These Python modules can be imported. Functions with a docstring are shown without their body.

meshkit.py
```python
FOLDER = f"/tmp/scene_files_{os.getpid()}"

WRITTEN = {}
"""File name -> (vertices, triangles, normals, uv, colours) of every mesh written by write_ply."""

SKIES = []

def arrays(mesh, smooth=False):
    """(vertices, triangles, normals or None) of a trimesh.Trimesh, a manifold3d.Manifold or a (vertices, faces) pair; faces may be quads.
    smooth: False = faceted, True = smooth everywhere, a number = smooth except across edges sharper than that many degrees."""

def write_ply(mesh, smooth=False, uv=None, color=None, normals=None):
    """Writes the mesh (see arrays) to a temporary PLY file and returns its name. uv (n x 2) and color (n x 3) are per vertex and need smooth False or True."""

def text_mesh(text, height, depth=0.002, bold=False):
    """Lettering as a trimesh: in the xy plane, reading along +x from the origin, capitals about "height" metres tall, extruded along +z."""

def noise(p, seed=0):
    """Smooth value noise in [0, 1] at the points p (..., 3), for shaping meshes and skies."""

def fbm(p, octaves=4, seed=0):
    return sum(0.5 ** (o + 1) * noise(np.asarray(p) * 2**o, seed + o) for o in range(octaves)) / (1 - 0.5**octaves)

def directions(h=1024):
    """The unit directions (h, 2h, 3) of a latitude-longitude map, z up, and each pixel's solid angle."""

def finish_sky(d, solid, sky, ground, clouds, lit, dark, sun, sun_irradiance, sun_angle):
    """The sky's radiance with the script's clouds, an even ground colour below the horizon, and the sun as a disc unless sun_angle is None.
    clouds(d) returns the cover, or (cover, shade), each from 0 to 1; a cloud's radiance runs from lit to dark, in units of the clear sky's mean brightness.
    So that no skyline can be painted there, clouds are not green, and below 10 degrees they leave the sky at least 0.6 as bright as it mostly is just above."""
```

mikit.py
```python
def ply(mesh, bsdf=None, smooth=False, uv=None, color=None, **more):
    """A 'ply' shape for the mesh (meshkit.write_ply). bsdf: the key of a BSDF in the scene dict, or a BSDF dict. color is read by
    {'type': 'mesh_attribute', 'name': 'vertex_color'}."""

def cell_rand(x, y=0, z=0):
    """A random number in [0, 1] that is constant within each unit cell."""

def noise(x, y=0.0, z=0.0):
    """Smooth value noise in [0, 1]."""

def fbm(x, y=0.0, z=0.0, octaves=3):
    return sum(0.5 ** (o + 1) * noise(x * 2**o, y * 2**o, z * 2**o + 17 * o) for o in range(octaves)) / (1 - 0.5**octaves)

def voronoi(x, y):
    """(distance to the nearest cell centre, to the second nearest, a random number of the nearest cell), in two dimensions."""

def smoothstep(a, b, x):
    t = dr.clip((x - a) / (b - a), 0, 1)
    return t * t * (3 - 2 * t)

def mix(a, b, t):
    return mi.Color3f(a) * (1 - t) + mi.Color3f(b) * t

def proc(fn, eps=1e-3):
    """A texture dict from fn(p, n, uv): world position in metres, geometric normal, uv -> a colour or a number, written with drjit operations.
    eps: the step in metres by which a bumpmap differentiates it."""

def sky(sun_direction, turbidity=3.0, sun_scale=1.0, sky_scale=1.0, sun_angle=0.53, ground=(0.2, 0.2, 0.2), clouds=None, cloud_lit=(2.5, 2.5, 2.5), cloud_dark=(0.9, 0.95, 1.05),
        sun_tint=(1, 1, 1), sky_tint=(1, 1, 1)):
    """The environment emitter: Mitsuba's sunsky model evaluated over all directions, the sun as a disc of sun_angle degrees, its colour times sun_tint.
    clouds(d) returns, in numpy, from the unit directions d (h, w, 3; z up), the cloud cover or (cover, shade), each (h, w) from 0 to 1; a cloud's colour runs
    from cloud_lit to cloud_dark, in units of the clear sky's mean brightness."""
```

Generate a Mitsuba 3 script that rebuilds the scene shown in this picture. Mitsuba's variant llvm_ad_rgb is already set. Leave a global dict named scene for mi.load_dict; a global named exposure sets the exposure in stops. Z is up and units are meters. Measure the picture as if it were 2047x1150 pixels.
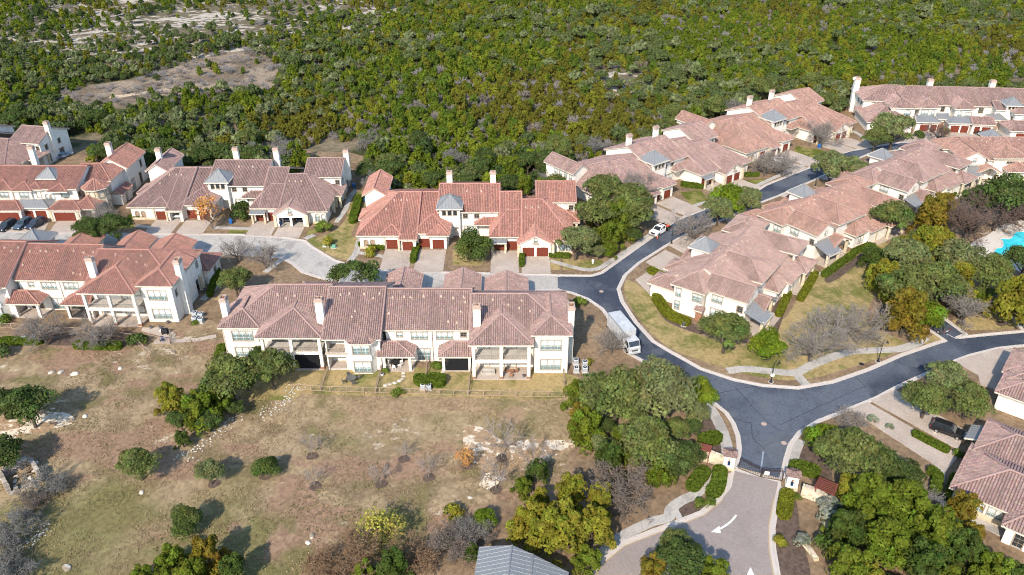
"""A gated townhouse community at the edge of a juniper and live oak forest, seen from the air on a clear winter day."""
import math, random
import numpy as np, trimesh, shapely
import shapely.geometry as sg
import shapely.ops as so
import drjit as dr
import mitsuba as mi
import mikit, meshkit
from mikit import proc, noise, fbm, cell_rand, smoothstep, mix, voronoi

T = mi.ScalarTransform4f
scene, labels = {}, {}

# ------------------------------------------------------------------ camera, sky, exposure
CAM_H, PITCH, FOCAL = 80.0, math.radians(30.4), 1600.0          # metres, downward tilt, focal length in 2047ths of the frame
fwd = np.array([0, math.cos(PITCH), -math.sin(PITCH)])
scene['camera'] = {'type': 'perspective', 'fov': math.degrees(2 * math.atan(1023.5 / FOCAL)), 'fov_axis': 'x', 'near_clip': 1.0, 'far_clip': 4000.0,
                   'to_world': T().look_at(origin=[0, 0, CAM_H], target=(np.array([0, 0, CAM_H]) + fwd * 100).tolist(), up=[0, 0, 1])}
SUN = np.array([-0.27, -0.745, 0.61])
scene['sky'] = mikit.sky(SUN.tolist(), turbidity=3.0, sky_scale=1.75, sun_scale=0.97, sun_angle=1.4, sun_tint=(0.87, 0.96, 1.15), sky_tint=(1.05, 1.0, 0.93))
exposure = 2.42


def at(px, py, z=0.0):
    """Survey: the place on the level z that lies at this point of the 2047 x 1150 aerial photograph, in metres."""
    a, b = (px - 1023.5) / FOCAL, (py - 575) / FOCAL
    t = (z - CAM_H) / (-math.sin(PITCH) - b * math.cos(PITCH))
    return np.array([a * t, (math.cos(PITCH) - b * math.sin(PITCH)) * t])


# ------------------------------------------------------------------ registry
def fresh(key):
    if key not in labels and key not in scene and not any(k.startswith(key + '__') for k in scene):
        return key
    n = COUNT.get(key, 0)
    while True:
        n += 1
        k = f'{key}_{n:03d}'
        if k not in labels and k not in scene and k not in USED:
            COUNT[key] = n
            return k


COUNT, USED = {}, set()


def unique(key):
    k = key
    n = COUNT.get(key, -1) + 1
    COUNT[key] = n
    return key if n == 0 else f'{key}_{n:03d}'


def thing(name, label, cat, group=None):
    key = unique(name)
    labels[key] = {'label': label, 'category': cat}
    if group:
        labels[key]['group'] = group
    return key


def put(parent, name, mesh, bsdf, smooth=False, color=None, kind=None, label=None, **kw):
    """A part of the thing (or part) PARENT; an entry of its own."""
    key = unique(f'{parent}__{name}')
    scene[key] = mikit.ply(mesh, bsdf, smooth, color=color, **kw)
    if kind or label:
        labels[key] = {k: v for k, v in (('kind', kind), ('label', label)) if v}
    return key


def put_thing(key, mesh, bsdf, smooth=False, color=None, **kw):
    scene[key] = mikit.ply(mesh, bsdf, smooth, color=color, **kw)


def struct(name, mesh, bsdf, smooth=False, color=None, label=None):
    key = unique(name)
    scene[key] = mikit.ply(mesh, bsdf, smooth, color=color)
    labels[key] = {'kind': 'structure'}
    if label:
        labels[key]['label'] = label
    return key


def stuff(name, label, mesh, bsdf, color=None, smooth=False, cat=None):
    key = unique(name)
    scene[key] = mikit.ply(mesh, bsdf, smooth, color=color)
    labels[key] = {'label': label, 'kind': 'stuff', 'category': cat or name.replace('_', ' ')}
    return key


# ------------------------------------------------------------------ mesh helpers
def box(x0, x1, y0, y1, z0, z1):
    v = np.array([[x, y, z] for x in (x0, x1) for y in (y0, y1) for z in (z0, z1)], float)
    f = np.array([[0, 1, 3, 2], [4, 6, 7, 5], [0, 4, 5, 1], [2, 3, 7, 6], [0, 2, 6, 4], [1, 5, 7, 3]])
    return v, f


def cat(parts):
    """Joins (vertices, faces) pairs, quads and triangles alike, into one triangle pair."""
    vs, fs, n = [], [], 0
    for p in parts:
        if hasattr(p, 'vertices'):
            p = (np.asarray(p.vertices), np.asarray(p.faces))
        v, f = np.asarray(p[0], float), np.asarray(p[1], int)
        if f.shape[1] == 4:
            f = np.vstack([f[:, [0, 1, 2]], f[:, [0, 2, 3]]])
        vs.append(v); fs.append(f + n); n += len(v)
    return np.vstack(vs), np.vstack(fs)


def boxes(*bs):
    return cat([box(*b) for b in bs])


def tube(pts, rad, sides=6, cap=True):
    p = np.asarray(pts, float)
    r = np.broadcast_to(np.asarray(rad, float), (len(p),))
    t = np.gradient(p, axis=0); t /= np.linalg.norm(t, axis=1, keepdims=True) + 1e-9
    ref = np.array([0, 0, 1.0]) if abs(t[:, 2]).mean() < 0.8 else np.array([1.0, 0, 0])
    a = np.cross(t, ref); a /= np.linalg.norm(a, axis=1, keepdims=True) + 1e-9
    b = np.cross(t, a)
    ang = np.arange(sides) * 2 * np.pi / sides
    v = (p[:, None] + r[:, None, None] * (np.cos(ang)[None, :, None] * a[:, None] + np.sin(ang)[None, :, None] * b[:, None])).reshape(-1, 3)
    f = []
    for i in range(len(p) - 1):
        for j in range(sides):
            q = [i * sides + j, i * sides + (j + 1) % sides, (i + 1) * sides + (j + 1) % sides, (i + 1) * sides + j]
            f += [[q[0], q[2], q[1]], [q[0], q[3], q[2]]]
    if cap:
        for i0, fl in ((0, 1), ((len(p) - 1) * sides, -1)):
            for j in range(1, sides - 1):
                f.append([i0, i0 + j, i0 + j + 1][::fl])
    return v, np.array(f)


def bar(p, q, w=0.05):
    return tube([p, q], w / 2 * 1.3, 4)


def cyl(x, y, z0, z1, r0, r1=None, n=12):
    return tube([[x, y, z0], [x, y, z1]], [r0, r1 if r1 is not None else r0], n)


def extrude(poly, z0, z1):
    """A shapely polygon as a slab between two levels."""
    ms = []
    for g in getattr(poly, 'geoms', [poly]):
        if g.is_empty or g.area < 1e-4:
            continue
        m = trimesh.creation.extrude_polygon(g, z1 - z0, engine='earcut')
        v = np.array(m.vertices); v[:, 2] += z0
        ms.append((v, np.array(m.faces)))
    return cat(ms)


def sheet(poly, z):
    ms = []
    for g in getattr(poly, 'geoms', [poly]):
        if g.is_empty or g.area < 1e-3:
            continue
        v, f = trimesh.creation.triangulate_polygon(g, engine='earcut')
        v3 = np.column_stack([v, np.full(len(v), z)])
        n = np.cross(v3[f[:, 1]] - v3[f[:, 0]], v3[f[:, 2]] - v3[f[:, 0]])[:, 2]
        f = np.where((n < 0)[:, None], f[:, ::-1], f)
        ms.append((v3, f))
    return cat(ms)


def place(m, x=0, y=0, z=0, deg=0, s=1.0):
    if hasattr(m, 'vertices'):
        m = (np.asarray(m.vertices), np.asarray(m.faces))
    v = np.asarray(m[0], float) * s
    c, sn = math.cos(math.radians(deg)), math.sin(math.radians(deg))
    return np.column_stack([v[:, 0] * c - v[:, 1] * sn + x, v[:, 0] * sn + v[:, 1] * c + y, v[:, 2] + z]), m[1]


def smooth_line(pts, n=6, closed=False):
    """Catmull-Rom through the points."""
    p = np.asarray(pts, float)
    if closed:
        p = np.vstack([p[-1], p, p[0], p[1]])
    else:
        p = np.vstack([2 * p[0] - p[1], p, 2 * p[-1] - p[-2]])
    out = []
    for i in range(1, len(p) - 2):
        for t in np.linspace(0, 1, n, endpoint=False):
            a, b, c, d = p[i - 1], p[i], p[i + 1], p[i + 2]
            out.append(0.5 * (2 * b + (c - a) * t + (2 * a - 5 * b + 4 * c - d) * t * t + (3 * b - a - 3 * c + d) * t ** 3))
    if not closed:
        out.append(p[-2])
    return np.array(out)


def survey(pts, z=0.0):
    return np.array([at(x, y, z) for x, y in pts])


# ------------------------------------------------------------------ materials
def rgb(*c):
    return {'type': 'rgb', 'value': list(map(float, c))}


def matte(name, c):
    scene[name] = {'type': 'twosided', 'bsdf': {'type': 'diffuse', 'reflectance': c if isinstance(c, dict) else rgb(*c)}}


def gloss(name, c, rough=0.4, spec=0.5, metal=0.0, coat=0.0):
    scene[name] = {'type': 'twosided', 'bsdf': {'type': 'principled', 'base_color': c if isinstance(c, dict) else rgb(*c), 'roughness': rough, 'specular': spec, 'metallic': metal,
                                                'clearcoat': coat, 'clearcoat_gloss': 0.9}}


VC = {'type': 'mesh_attribute', 'name': 'vertex_color'}
matte('m_vc', VC)                                                    # a thing's own colours, per vertex
gloss('m_vc_satin', VC, 0.55, 0.4)


def stucco_color(p, n, uv):
    g = fbm(p.x * 1.3, p.y * 1.3, p.z * 1.3, 3)
    s = smoothstep(0.62, 0.78, fbm(p.x * 0.9 + 7, p.y * 0.9, p.z * 0.35, 3))    # run-off stains
    return mix(mi.Color3f(0.74, 0.70, 0.635) * (0.93 + 0.14 * g), (0.55, 0.50, 0.42), 0.35 * s)


def stone_color(p, n, uv):
    a = p.x * 0.8 + p.y * 0.8
    row = dr.floor(p.z * 3.3)
    c = cell_rand(dr.floor(a * 1.6 + 0.5 * cell_rand(row, 3)), row, 5)
    return mix((0.50, 0.42, 0.29), (0.62, 0.55, 0.43), c) * (0.85 + 0.3 * noise(p.x * 9, p.y * 9, p.z * 9))


def asphalt_color(p, n, uv):
    big = fbm(p.x * 0.11, p.y * 0.11, 0, 4)
    fine = noise(p.x * 5, p.y * 5, 3)
    wear = smoothstep(0.55, 0.75, fbm(p.x * 0.35, p.y * 0.35 + 50, 6, 4))
    crack = smoothstep(0.035, 0.0, dr.abs(fbm(p.x * 0.09 + 11, p.y * 0.09, 4, 4) - 0.5))
    c = mix((0.052, 0.062, 0.084), (0.105, 0.12, 0.148), smoothstep(0.35, 0.72, big)) * (0.8 + 0.4 * fine)
    c = mix(c, (0.135, 0.142, 0.155), 0.45 * wear)
    return mix(c, (0.045, 0.05, 0.062), 0.22 * crack)


def concrete_color(p, n, uv):
    big = fbm(p.x * 0.22 + 31, p.y * 0.22, 0, 4)
    blot = smoothstep(0.55, 0.75, fbm(p.x * 0.5, p.y * 0.5 + 9, 2, 4))
    fine = noise(p.x * 4, p.y * 4, 7)
    jx = dr.abs(p.x / 3.4 - dr.round(p.x / 3.4)) * 3.4
    c = mix((0.36, 0.335, 0.305), (0.455, 0.425, 0.39), big) * (0.9 + 0.2 * fine)
    c = mix(c, (0.25, 0.23, 0.21), 0.6 * blot)
    return mix(c, (0.25, 0.23, 0.2), 0.7 * smoothstep(0.05, 0.02, jx))


def drive_color(p, n, uv):
    big = fbm(p.x * 0.45 + 3, p.y * 0.45, 5, 4)
    fine = noise(p.x * 6, p.y * 6, 7)
    return mix((0.36, 0.295, 0.245), (0.48, 0.41, 0.355), big) * (0.9 + 0.2 * fine)


def entry_color(p, n, uv):
    big = fbm(p.x * 0.3, p.y * 0.3, 5, 4)
    return mix((0.255, 0.215, 0.20), (0.32, 0.275, 0.255), big) * (0.9 + 0.2 * noise(p.x * 6, p.y * 6, 1))


def dry_lawn(p, n, uv):
    a = fbm(p.x * 0.16, p.y * 0.16, 1.5, 4)
    b = fbm(p.x * 0.7 + 40, p.y * 0.7, 2.5, 3)
    f = fbm(p.x * 3.1, p.y * 3.1, 8, 3)
    g = smoothstep(0.44, 0.66, 0.6 * a + 0.4 * b)
    c = mix((0.34, 0.255, 0.125), (0.155, 0.155, 0.05), g)
    return c * (0.68 + 0.64 * f)


def green_lawn(p, n, uv):
    f = fbm(p.x * 2.2, p.y * 2.2, 8, 3)
    a = fbm(p.x * 0.4, p.y * 0.4, 3, 3)
    return mix((0.10, 0.115, 0.025), (0.22, 0.20, 0.07), smoothstep(0.4, 0.7, a)) * (0.7 + 0.6 * f)


def field_color(p, n, uv):
    """Winter meadow: bleached grass, green winter weed, reddish soil and thin pale caliche."""
    a = fbm(p.x * 0.075 + 4, p.y * 0.075, 1, 4)
    b = fbm(p.x * 0.33 + 20, p.y * 0.33, 2, 4)
    s = fbm(p.x * 0.13 + 60, p.y * 0.2, 3, 4)
    f = fbm(p.x * 2.6, p.y * 2.6, 4, 3)
    green = smoothstep(0.0, 1.0, (72.0 - p.y) / 12.0 + (a - 0.5) * 5.0 + (b - 0.5) * 3.0 - 0.3)
    low = smoothstep(0.0, 1.0, (-22.0 - p.x) / 14.0 + (b - 0.5) * 3.0) * smoothstep(0.0, 1.0, (86.0 - p.y) / 14.0 + (a - 0.5) * 3.0)
    green = dr.maximum(dr.maximum(0.8 * green, 0.85 * low), 0.6 * smoothstep(0.58, 0.70, 0.5 * a + 0.5 * b))
    straw = smoothstep(0.0, 1.0, (p.y - 88.0) / 8.0 + (b - 0.5) * 3.0) * smoothstep(0.0, 1.0, (p.x + 32.0) / 10.0 + (a - 0.5) * 3.0)
    c = mix((0.335, 0.25, 0.155), (0.225, 0.165, 0.10), smoothstep(0.35, 0.65, b))
    c = mix(c, (0.285, 0.185, 0.125), smoothstep(0.47, 0.62, s))
    c = mix(c, (0.40, 0.31, 0.175), 0.35 * straw)
    c = mix(c, (0.145, 0.145, 0.05), 0.85 * green)
    pale = smoothstep(0.66, 0.76, 0.55 * fbm(p.x * 0.5, p.y * 0.8 + 77, 6, 4) + 0.45 * fbm(p.x * 0.12 + 90, p.y * 0.12, 6, 2))
    c = mix(c, (0.56, 0.47, 0.36), 0.8 * pale)
    return c * (0.56 + 0.70 * f)


def soil_color(p, n, uv):
    a = fbm(p.x * 0.2, p.y * 0.2, 1, 4)
    f = fbm(p.x * 2.0, p.y * 2.0, 4, 3)
    return mix((0.155, 0.105, 0.065), (0.285, 0.205, 0.135), a) * (0.6 + 0.8 * f)


def forest_floor(p, n, uv):
    a = fbm(p.x * 0.06, p.y * 0.06, 1, 4)
    f = fbm(p.x * 0.9, p.y * 0.9, 4, 3)
    return mix((0.055, 0.06, 0.028), (0.19, 0.155, 0.105), smoothstep(0.5, 0.7, a)) * (0.6 + 0.8 * f)


def rock_color(p, n, uv):
    f = fbm(p.x * 0.7, p.y * 0.7, 4, 4)
    return mix((0.25, 0.205, 0.155), (0.60, 0.545, 0.475), smoothstep(0.36, 0.6, f)) * (0.75 + 0.5 * noise(p.x * 2.3, p.y * 2.3, 5))


def mulch_color(p, n, uv):
    return mix((0.06, 0.042, 0.034), (0.17, 0.125, 0.10), fbm(p.x * 3, p.y * 3, 4, 3))


for nm, fn in (('m_stucco', stucco_color), ('m_stone', stone_color), ('m_asphalt', asphalt_color), ('m_concrete', concrete_color), ('m_drive', drive_color), ('m_entry', entry_color),
               ('m_lawn', dry_lawn), ('m_green', green_lawn), ('m_field', field_color), ('m_soil', soil_color), ('m_forest', forest_floor), ('m_rock', rock_color), ('m_mulch', mulch_color)):
    matte(nm, proc(fn))
matte('m_trim', (0.33, 0.27, 0.215))
matte('m_cream', (0.62, 0.56, 0.47))
matte('m_white', (0.78, 0.77, 0.74))
matte('m_curb', (0.50, 0.45, 0.41))
matte('m_dark', (0.02, 0.02, 0.022))
matte('m_black', (0.03, 0.03, 0.033))
matte('m_bark', (0.16, 0.125, 0.10))
gloss('m_door', (0.15, 0.033, 0.019), 0.5, 0.35)
gloss('m_metal', (0.24, 0.245, 0.25), 0.5, 0.5, 0.35)
gloss('m_metal_dark', (0.13, 0.135, 0.135), 0.45, 0.5, 0.5)
gloss('m_pane', (0.14, 0.21, 0.22), 0.06, 0.9)
gloss('m_pane_dark', (0.025, 0.032, 0.035), 0.06, 0.8)
gloss('m_screen', (0.018, 0.02, 0.026), 0.35, 0.4)
matte('m_wood', (0.34, 0.25, 0.19))
matte('m_brown', (0.30, 0.155, 0.10))


def clearing_color(p, n, uv):
    a = fbm(p.x * .12, p.y * .12, 1, 4)
    return mix((.165, .13, .095), (.27, .215, .16), smoothstep(.35, .65, a)) * (.6 + .8 * fbm(p.x * 1.2, p.y * 1.2, 3, 3))


matte('m_clearing', proc(clearing_color))
matte('m_track', (.50, .39, .28))


def slope_color(p, n, uv):
    k = smoothstep(.49, .60, .55 * fbm(p.x * .10, p.y * .16, 2, 4) + .45 * fbm(p.x * .4, p.y * .5, 7, 3))
    return mix((.14, .12, .08), (.42, .37, .31), k) * (.7 + .6 * fbm(p.x * 1.1, p.y * 1.1, 4, 3))


matte('m_slope', proc(slope_color))
# ------------------------------------------------------------------ houses
class Frame:
    """A house's own axes: u to the right along its front, v into its depth."""
    def __init__(self, x, y, deg):
        self.o, self.deg = np.array([x, y, 0.0]), deg
        c, s = math.cos(math.radians(deg)), math.sin(math.radians(deg))
        self.r = np.array([[c, -s, 0], [s, c, 0], [0, 0, 1.0]])

    def __call__(self, m):
        return np.asarray(m[0], float) @ self.r.T + self.o, m[1]

    def pt(self, u, v):
        return (np.array([u, v, 0.0]) @ self.r.T + self.o)[:2]


def roof_shape(u0, u1, v0, v1, ze, zr, axis, e0, e1, rp=None):
    """Faces, ridge and hip lines, eave lines, rake lines of a hipped or gabled roof; e0, e1 = the run of the hip at either end of the ridge (0 = gable)."""
    sw = axis == 'v'
    a0, a1, b0, b1 = (v0, v1, u0, u1) if sw else (u0, u1, v0, v1)
    zf, zb = ze if isinstance(ze, tuple) else (ze, ze)
    m = (b0 + b1) / 2 if rp is None else rp
    P = lambda a, b, z: np.array([b, a, z] if sw else [a, b, z], float)
    A, B, C, D = P(a0, b0, zf), P(a1, b0, zf), P(a1, b1, zb), P(a0, b1, zb)
    if a0 + e0 > a1 - e1 - 0.01:
        k = (a0 + e0 + a1 - e1) / 2; R0 = R1 = P(k, m, zr)
    else:
        R0, R1 = P(a0 + e0, m, zr), P(a1 - e1, m, zr)
    same = np.allclose(R0, R1)
    faces = [[A, B, R1] + ([] if same else [R0]), [C, D, R0] + ([] if same else [R1])]
    lines = [] if same else [(R0, R1)]
    eaves, rakes = [(A, B), (C, D)], []
    for e, p, q, r in ((e0, D, A, R0), (e1, B, C, R1)):
        if e > 0:
            faces.append([p, q, r]); lines += [(p, r), (q, r)]; eaves.append((p, q))
        else:
            rakes += [(p, r), (q, r)]
    out = []
    for f in faces:
        f = np.array(f)
        n = np.cross(f[1] - f[0], f[2] - f[0])
        out.append(f if n[2] > 0 else f[::-1])
    return out, lines, eaves, rakes


def face_axes(f):
    n = np.cross(f[1] - f[0], f[2] - f[0]); n /= np.linalg.norm(n)
    a = np.cross([0, 0, 1.0], n); a /= np.linalg.norm(a)
    return a, np.cross(n, a), n


def slab(f, t=0.14):
    k = len(f)
    v = np.vstack([f, f - [0, 0, t]])
    fs = [[0, i, i + 1] for i in range(1, k - 1)] + [[k, k + i + 1, k + i] for i in range(1, k - 1)]
    for i in range(k):
        j = (i + 1) % k
        fs += [[i, k + i, k + j], [i, k + j, j]]
    return v, np.array(fs)


PROFILE = np.array([[-0.42, 0.0], [-0.22, 0.30], [0.22, 0.30], [0.42, 0.0]])


def tiles(f, pitch_s, pitch_t, base, rng):
    """Barrel tiles over one roof face: (vertices, faces, colours)."""
    a, b, n = face_axes(f)
    o = f[np.argmin(f @ b)]
    s, t = (f - o) @ a, (f - o) @ b
    S, Tt = np.meshgrid(np.arange(s.min() + pitch_s / 2, s.max(), pitch_s), np.arange(0, t.max(), pitch_t))
    S, Tt = S.ravel(), Tt.ravel()
    ok = np.ones(len(S), bool)
    for i in range(len(f)):
        j = (i + 1) % len(f)
        d = np.array([s[j] - s[i], t[j] - t[i]])
        L = np.linalg.norm(d)
        if L < 1e-6:
            continue
        ok &= (d[0] * (Tt + pitch_t * 0.5 - t[i]) - d[1] * (S - s[i])) / L > 0.10
    S, Tt = S[ok], Tt[ok]
    k = len(S)
    if not k:
        return None
    ps, ph = PROFILE[:, 0] * pitch_s, PROFILE[:, 1] * pitch_s
    jit = rng.uniform(-0.015, 0.015, (k, 1))
    low = o + (S[:, None] + ps)[..., None] * a + ((Tt[:, None] - 0.03 + jit) + 0 * ps)[..., None] * b + (ph + 0.075 + rng.uniform(0, 0.02, (k, 1)))[..., None] * n
    up = o + (S[:, None] + ps * 0.9)[..., None] * a + ((Tt[:, None] + pitch_t * 1.02) + 0 * ps)[..., None] * b + (ph * 0.9 + 0.022 + 0 * jit)[..., None] * n
    v = np.concatenate([low, up], 1).reshape(-1, 3)
    q = np.array([[0, 1, 5], [0, 5, 4], [1, 2, 6], [1, 6, 5], [2, 3, 7], [2, 7, 6], [0, 3, 2], [0, 2, 1]])
    fs = (np.arange(k)[:, None, None] * 8 + q).reshape(-1, 3)
    mid = low.mean(1)
    w = meshkit.fbm(mid * [0.35, 0.35, 0.35], 3, seed=3)
    streak = meshkit.fbm(np.column_stack([(mid @ a) * 1.1, (mid @ b) * 0.12, 0 * S]), 2, seed=8)
    lum = (0.84 + 0.34 * rng.random(k)) * (0.86 + 0.30 * w)
    age = np.clip((streak - 0.56) * 2.6, 0, 0.26)[:, None]
    hue = rng.normal(0, 0.035, (k, 3))
    col = np.asarray(base) * lum[:, None] * (1 + hue)
    col = col * (1 - age) + np.array([0.15, 0.11, 0.10]) * age
    return v, fs, np.repeat(col, 8, 0)


class House:
    def __init__(self, name, label, x, y, deg, tile=(0.36, 0.16, 0.12), ts=(0.36, 0.40), seed=1, wall='m_stucco', category='townhouse', group=None):
        self.key = thing(name, label, category, group)
        self.fr = Frame(x, y, deg)
        self.tile, self.ts, self.rng, self.wall = tile, ts, np.random.default_rng(seed), wall
        self.walls, self.slabs, self.metal, self.caps, self.mcaps, self.fascia, self.tl, self.openings = [], [], [], [], [], [], [], []
        self.seams = []
        self.n = 0

    def part(self, name, mesh, bsdf, parent=None, **kw):
        return put(parent or self.key, name, self.fr(mesh), bsdf, **kw)

    def parts(self, name, bs, bsdf, parent=None):
        for b in bs:
            self.part(name, box(*b), bsdf, parent=parent)

    # -------- wings
    def wing(self, u0, u1, v0, v1, ze, zr, axis='u', e0=0, e1=0, openings=(), wall=True, metal=False, zb=0.0, rp=None, inset=0.6, stone=False):
        faces, lines, eaves, rakes = roof_shape(u0, u1, v0, v1, ze, zr, axis, e0, e1, rp)
        (self.metal.append([slab(f) for f in faces]) if metal else self.slabs.extend(slab(f) for f in faces))
        for p, q in lines:
            up = np.array([0, 0, 0.13])
            (self.mcaps if metal else self.caps).append((p + up, q + up))
        for p, q in eaves:
            self.fascia.append((p, q, 0.2))
        for p, q in rakes:
            self.fascia.append((p, q, 0.2))
            if not metal:
                self.caps.append((p + [0, 0, 0.12], q + [0, 0, 0.12]))
        for f in faces:
            if metal:
                self.standing_seams(f)
            else:
                t = tiles(f, *self.ts, self.tile, self.rng)
                if t:
                    self.tl.append(t)
        if wall:
            i0 = inset if (axis == 'v' or e0 > 0) else 0.3
            i1 = inset if (axis == 'v' or e1 > 0) else 0.3
            j0 = inset if (axis == 'u' or e0 > 0) else 0.3
            j1 = inset if (axis == 'u' or e1 > 0) else 0.3
            W = (u0 + i0, u1 - i1, v0 + j0, v1 - j1)
            zs = ze if isinstance(ze, tuple) else (ze, ze)
            for side in 'SNWE':
                self.wall_side(side, W, zb, zs, zr, axis, (e0, e1), rp, [o for o in openings if o[0] == side], (u0, u1, v0, v1))
        return self

    def standing_seams(self, f):
        a, b, n = face_axes(f)
        o = f[np.argmin(f @ b)]
        s, t = (f - o) @ a, (f - o) @ b
        poly = sg.Polygon(np.column_stack([s, t]))
        for x in np.arange(s.min() + 0.25, s.max(), 0.6):
            c = poly.intersection(sg.LineString([(x, -1), (x, t.max() + 1)]))
            if c.length > 0.3:
                (x0, t0), (x1, t1) = list(c.coords)[0], list(c.coords)[-1]
                self.seams.append(tube([o + a * x0 + b * t0 + n * 0.01, o + a * x1 + b * t1 + n * 0.01], 0.032, 4, cap=False))

    def mapper(self, side, W):
        U0, U1, V0, V1 = W
        def f(m):
            s, d, z = m[0][:, 0], m[0][:, 1], m[0][:, 2]
            if side == 'S': v = np.column_stack([s, V0 + d, z])
            elif side == 'N': v = np.column_stack([s, V1 - d, z])
            elif side == 'W': v = np.column_stack([U0 + d, s, z])
            else: v = np.column_stack([U1 - d, s, z])
            return v, m[1]
        return f

    def wall_side(self, side, W, zb, zs, zr, axis, e, rp, ops, eaves):
        U0, U1, V0, V1 = W
        u0, u1, v0, v1 = eaves
        lo, hi = (U0, U1) if side in 'SN' else (V0, V1)
        if hi - lo < 0.3:
            return
        along = (axis == 'u') == (side in 'SN')
        if along:                                                       # under an eave
            z = (zs[0] if side in 'SW' else zs[1])
            b0, b1 = (v0, v1) if axis == 'u' else (u0, u1)
            m = (b0 + b1) / 2 if rp is None else rp
            run = (m - b0) if side in 'SW' else (b1 - m)
            top = z + 0.6 * (zr - z) / max(run, 0.1) - 0.16
            ring = [(lo, zb), (hi, zb), (hi, top), (lo, top)]
        else:
            k = 0 if side in 'SW' else 1
            b0, b1 = (v0, v1) if axis == 'u' else (u0, u1)
            m = (b0 + b1) / 2 if rp is None else rp
            zl = zs[0] + (lo - b0) * (zr - zs[0]) / (m - b0) - 0.16
            zh = zs[1] + (b1 - hi) * (zr - zs[1]) / (b1 - m) - 0.16
            if e[k] == 0:
                ring = [(lo, zb), (hi, zb), (hi, zh), (m, zr - 0.16), (lo, zl)]
            else:
                ring = [(lo, zb), (hi, zb), (hi, min(zl, zh)), (lo, min(zl, zh))]
        poly = sg.Polygon(ring)
        for _, c, z0, w, h, kind, *more in ops:
            hole = sg.box(c - w / 2, z0, c + w / 2, z0 + h)
            if kind in ('arch', 'archdoor', 'archopen'):
                hole = so.unary_union([sg.box(c - w / 2, z0, c + w / 2, z0 + h - w / 2), sg.Point(c, z0 + h - w / 2).buffer(w / 2, 6)])
            poly = poly.difference(hole)
        if poly.is_empty:
            return
        mp = self.mapper(side, W)
        ms = []
        for g in getattr(poly, 'geoms', [poly]):
            v, f = extrude(g, 0, 0.2)                                    # (s, z, depth)
            ms.append(mp((v[:, [0, 2, 1]], f)))
        self.walls += ms
        for o in ops:
            self.openings.append((mp, o))

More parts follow.
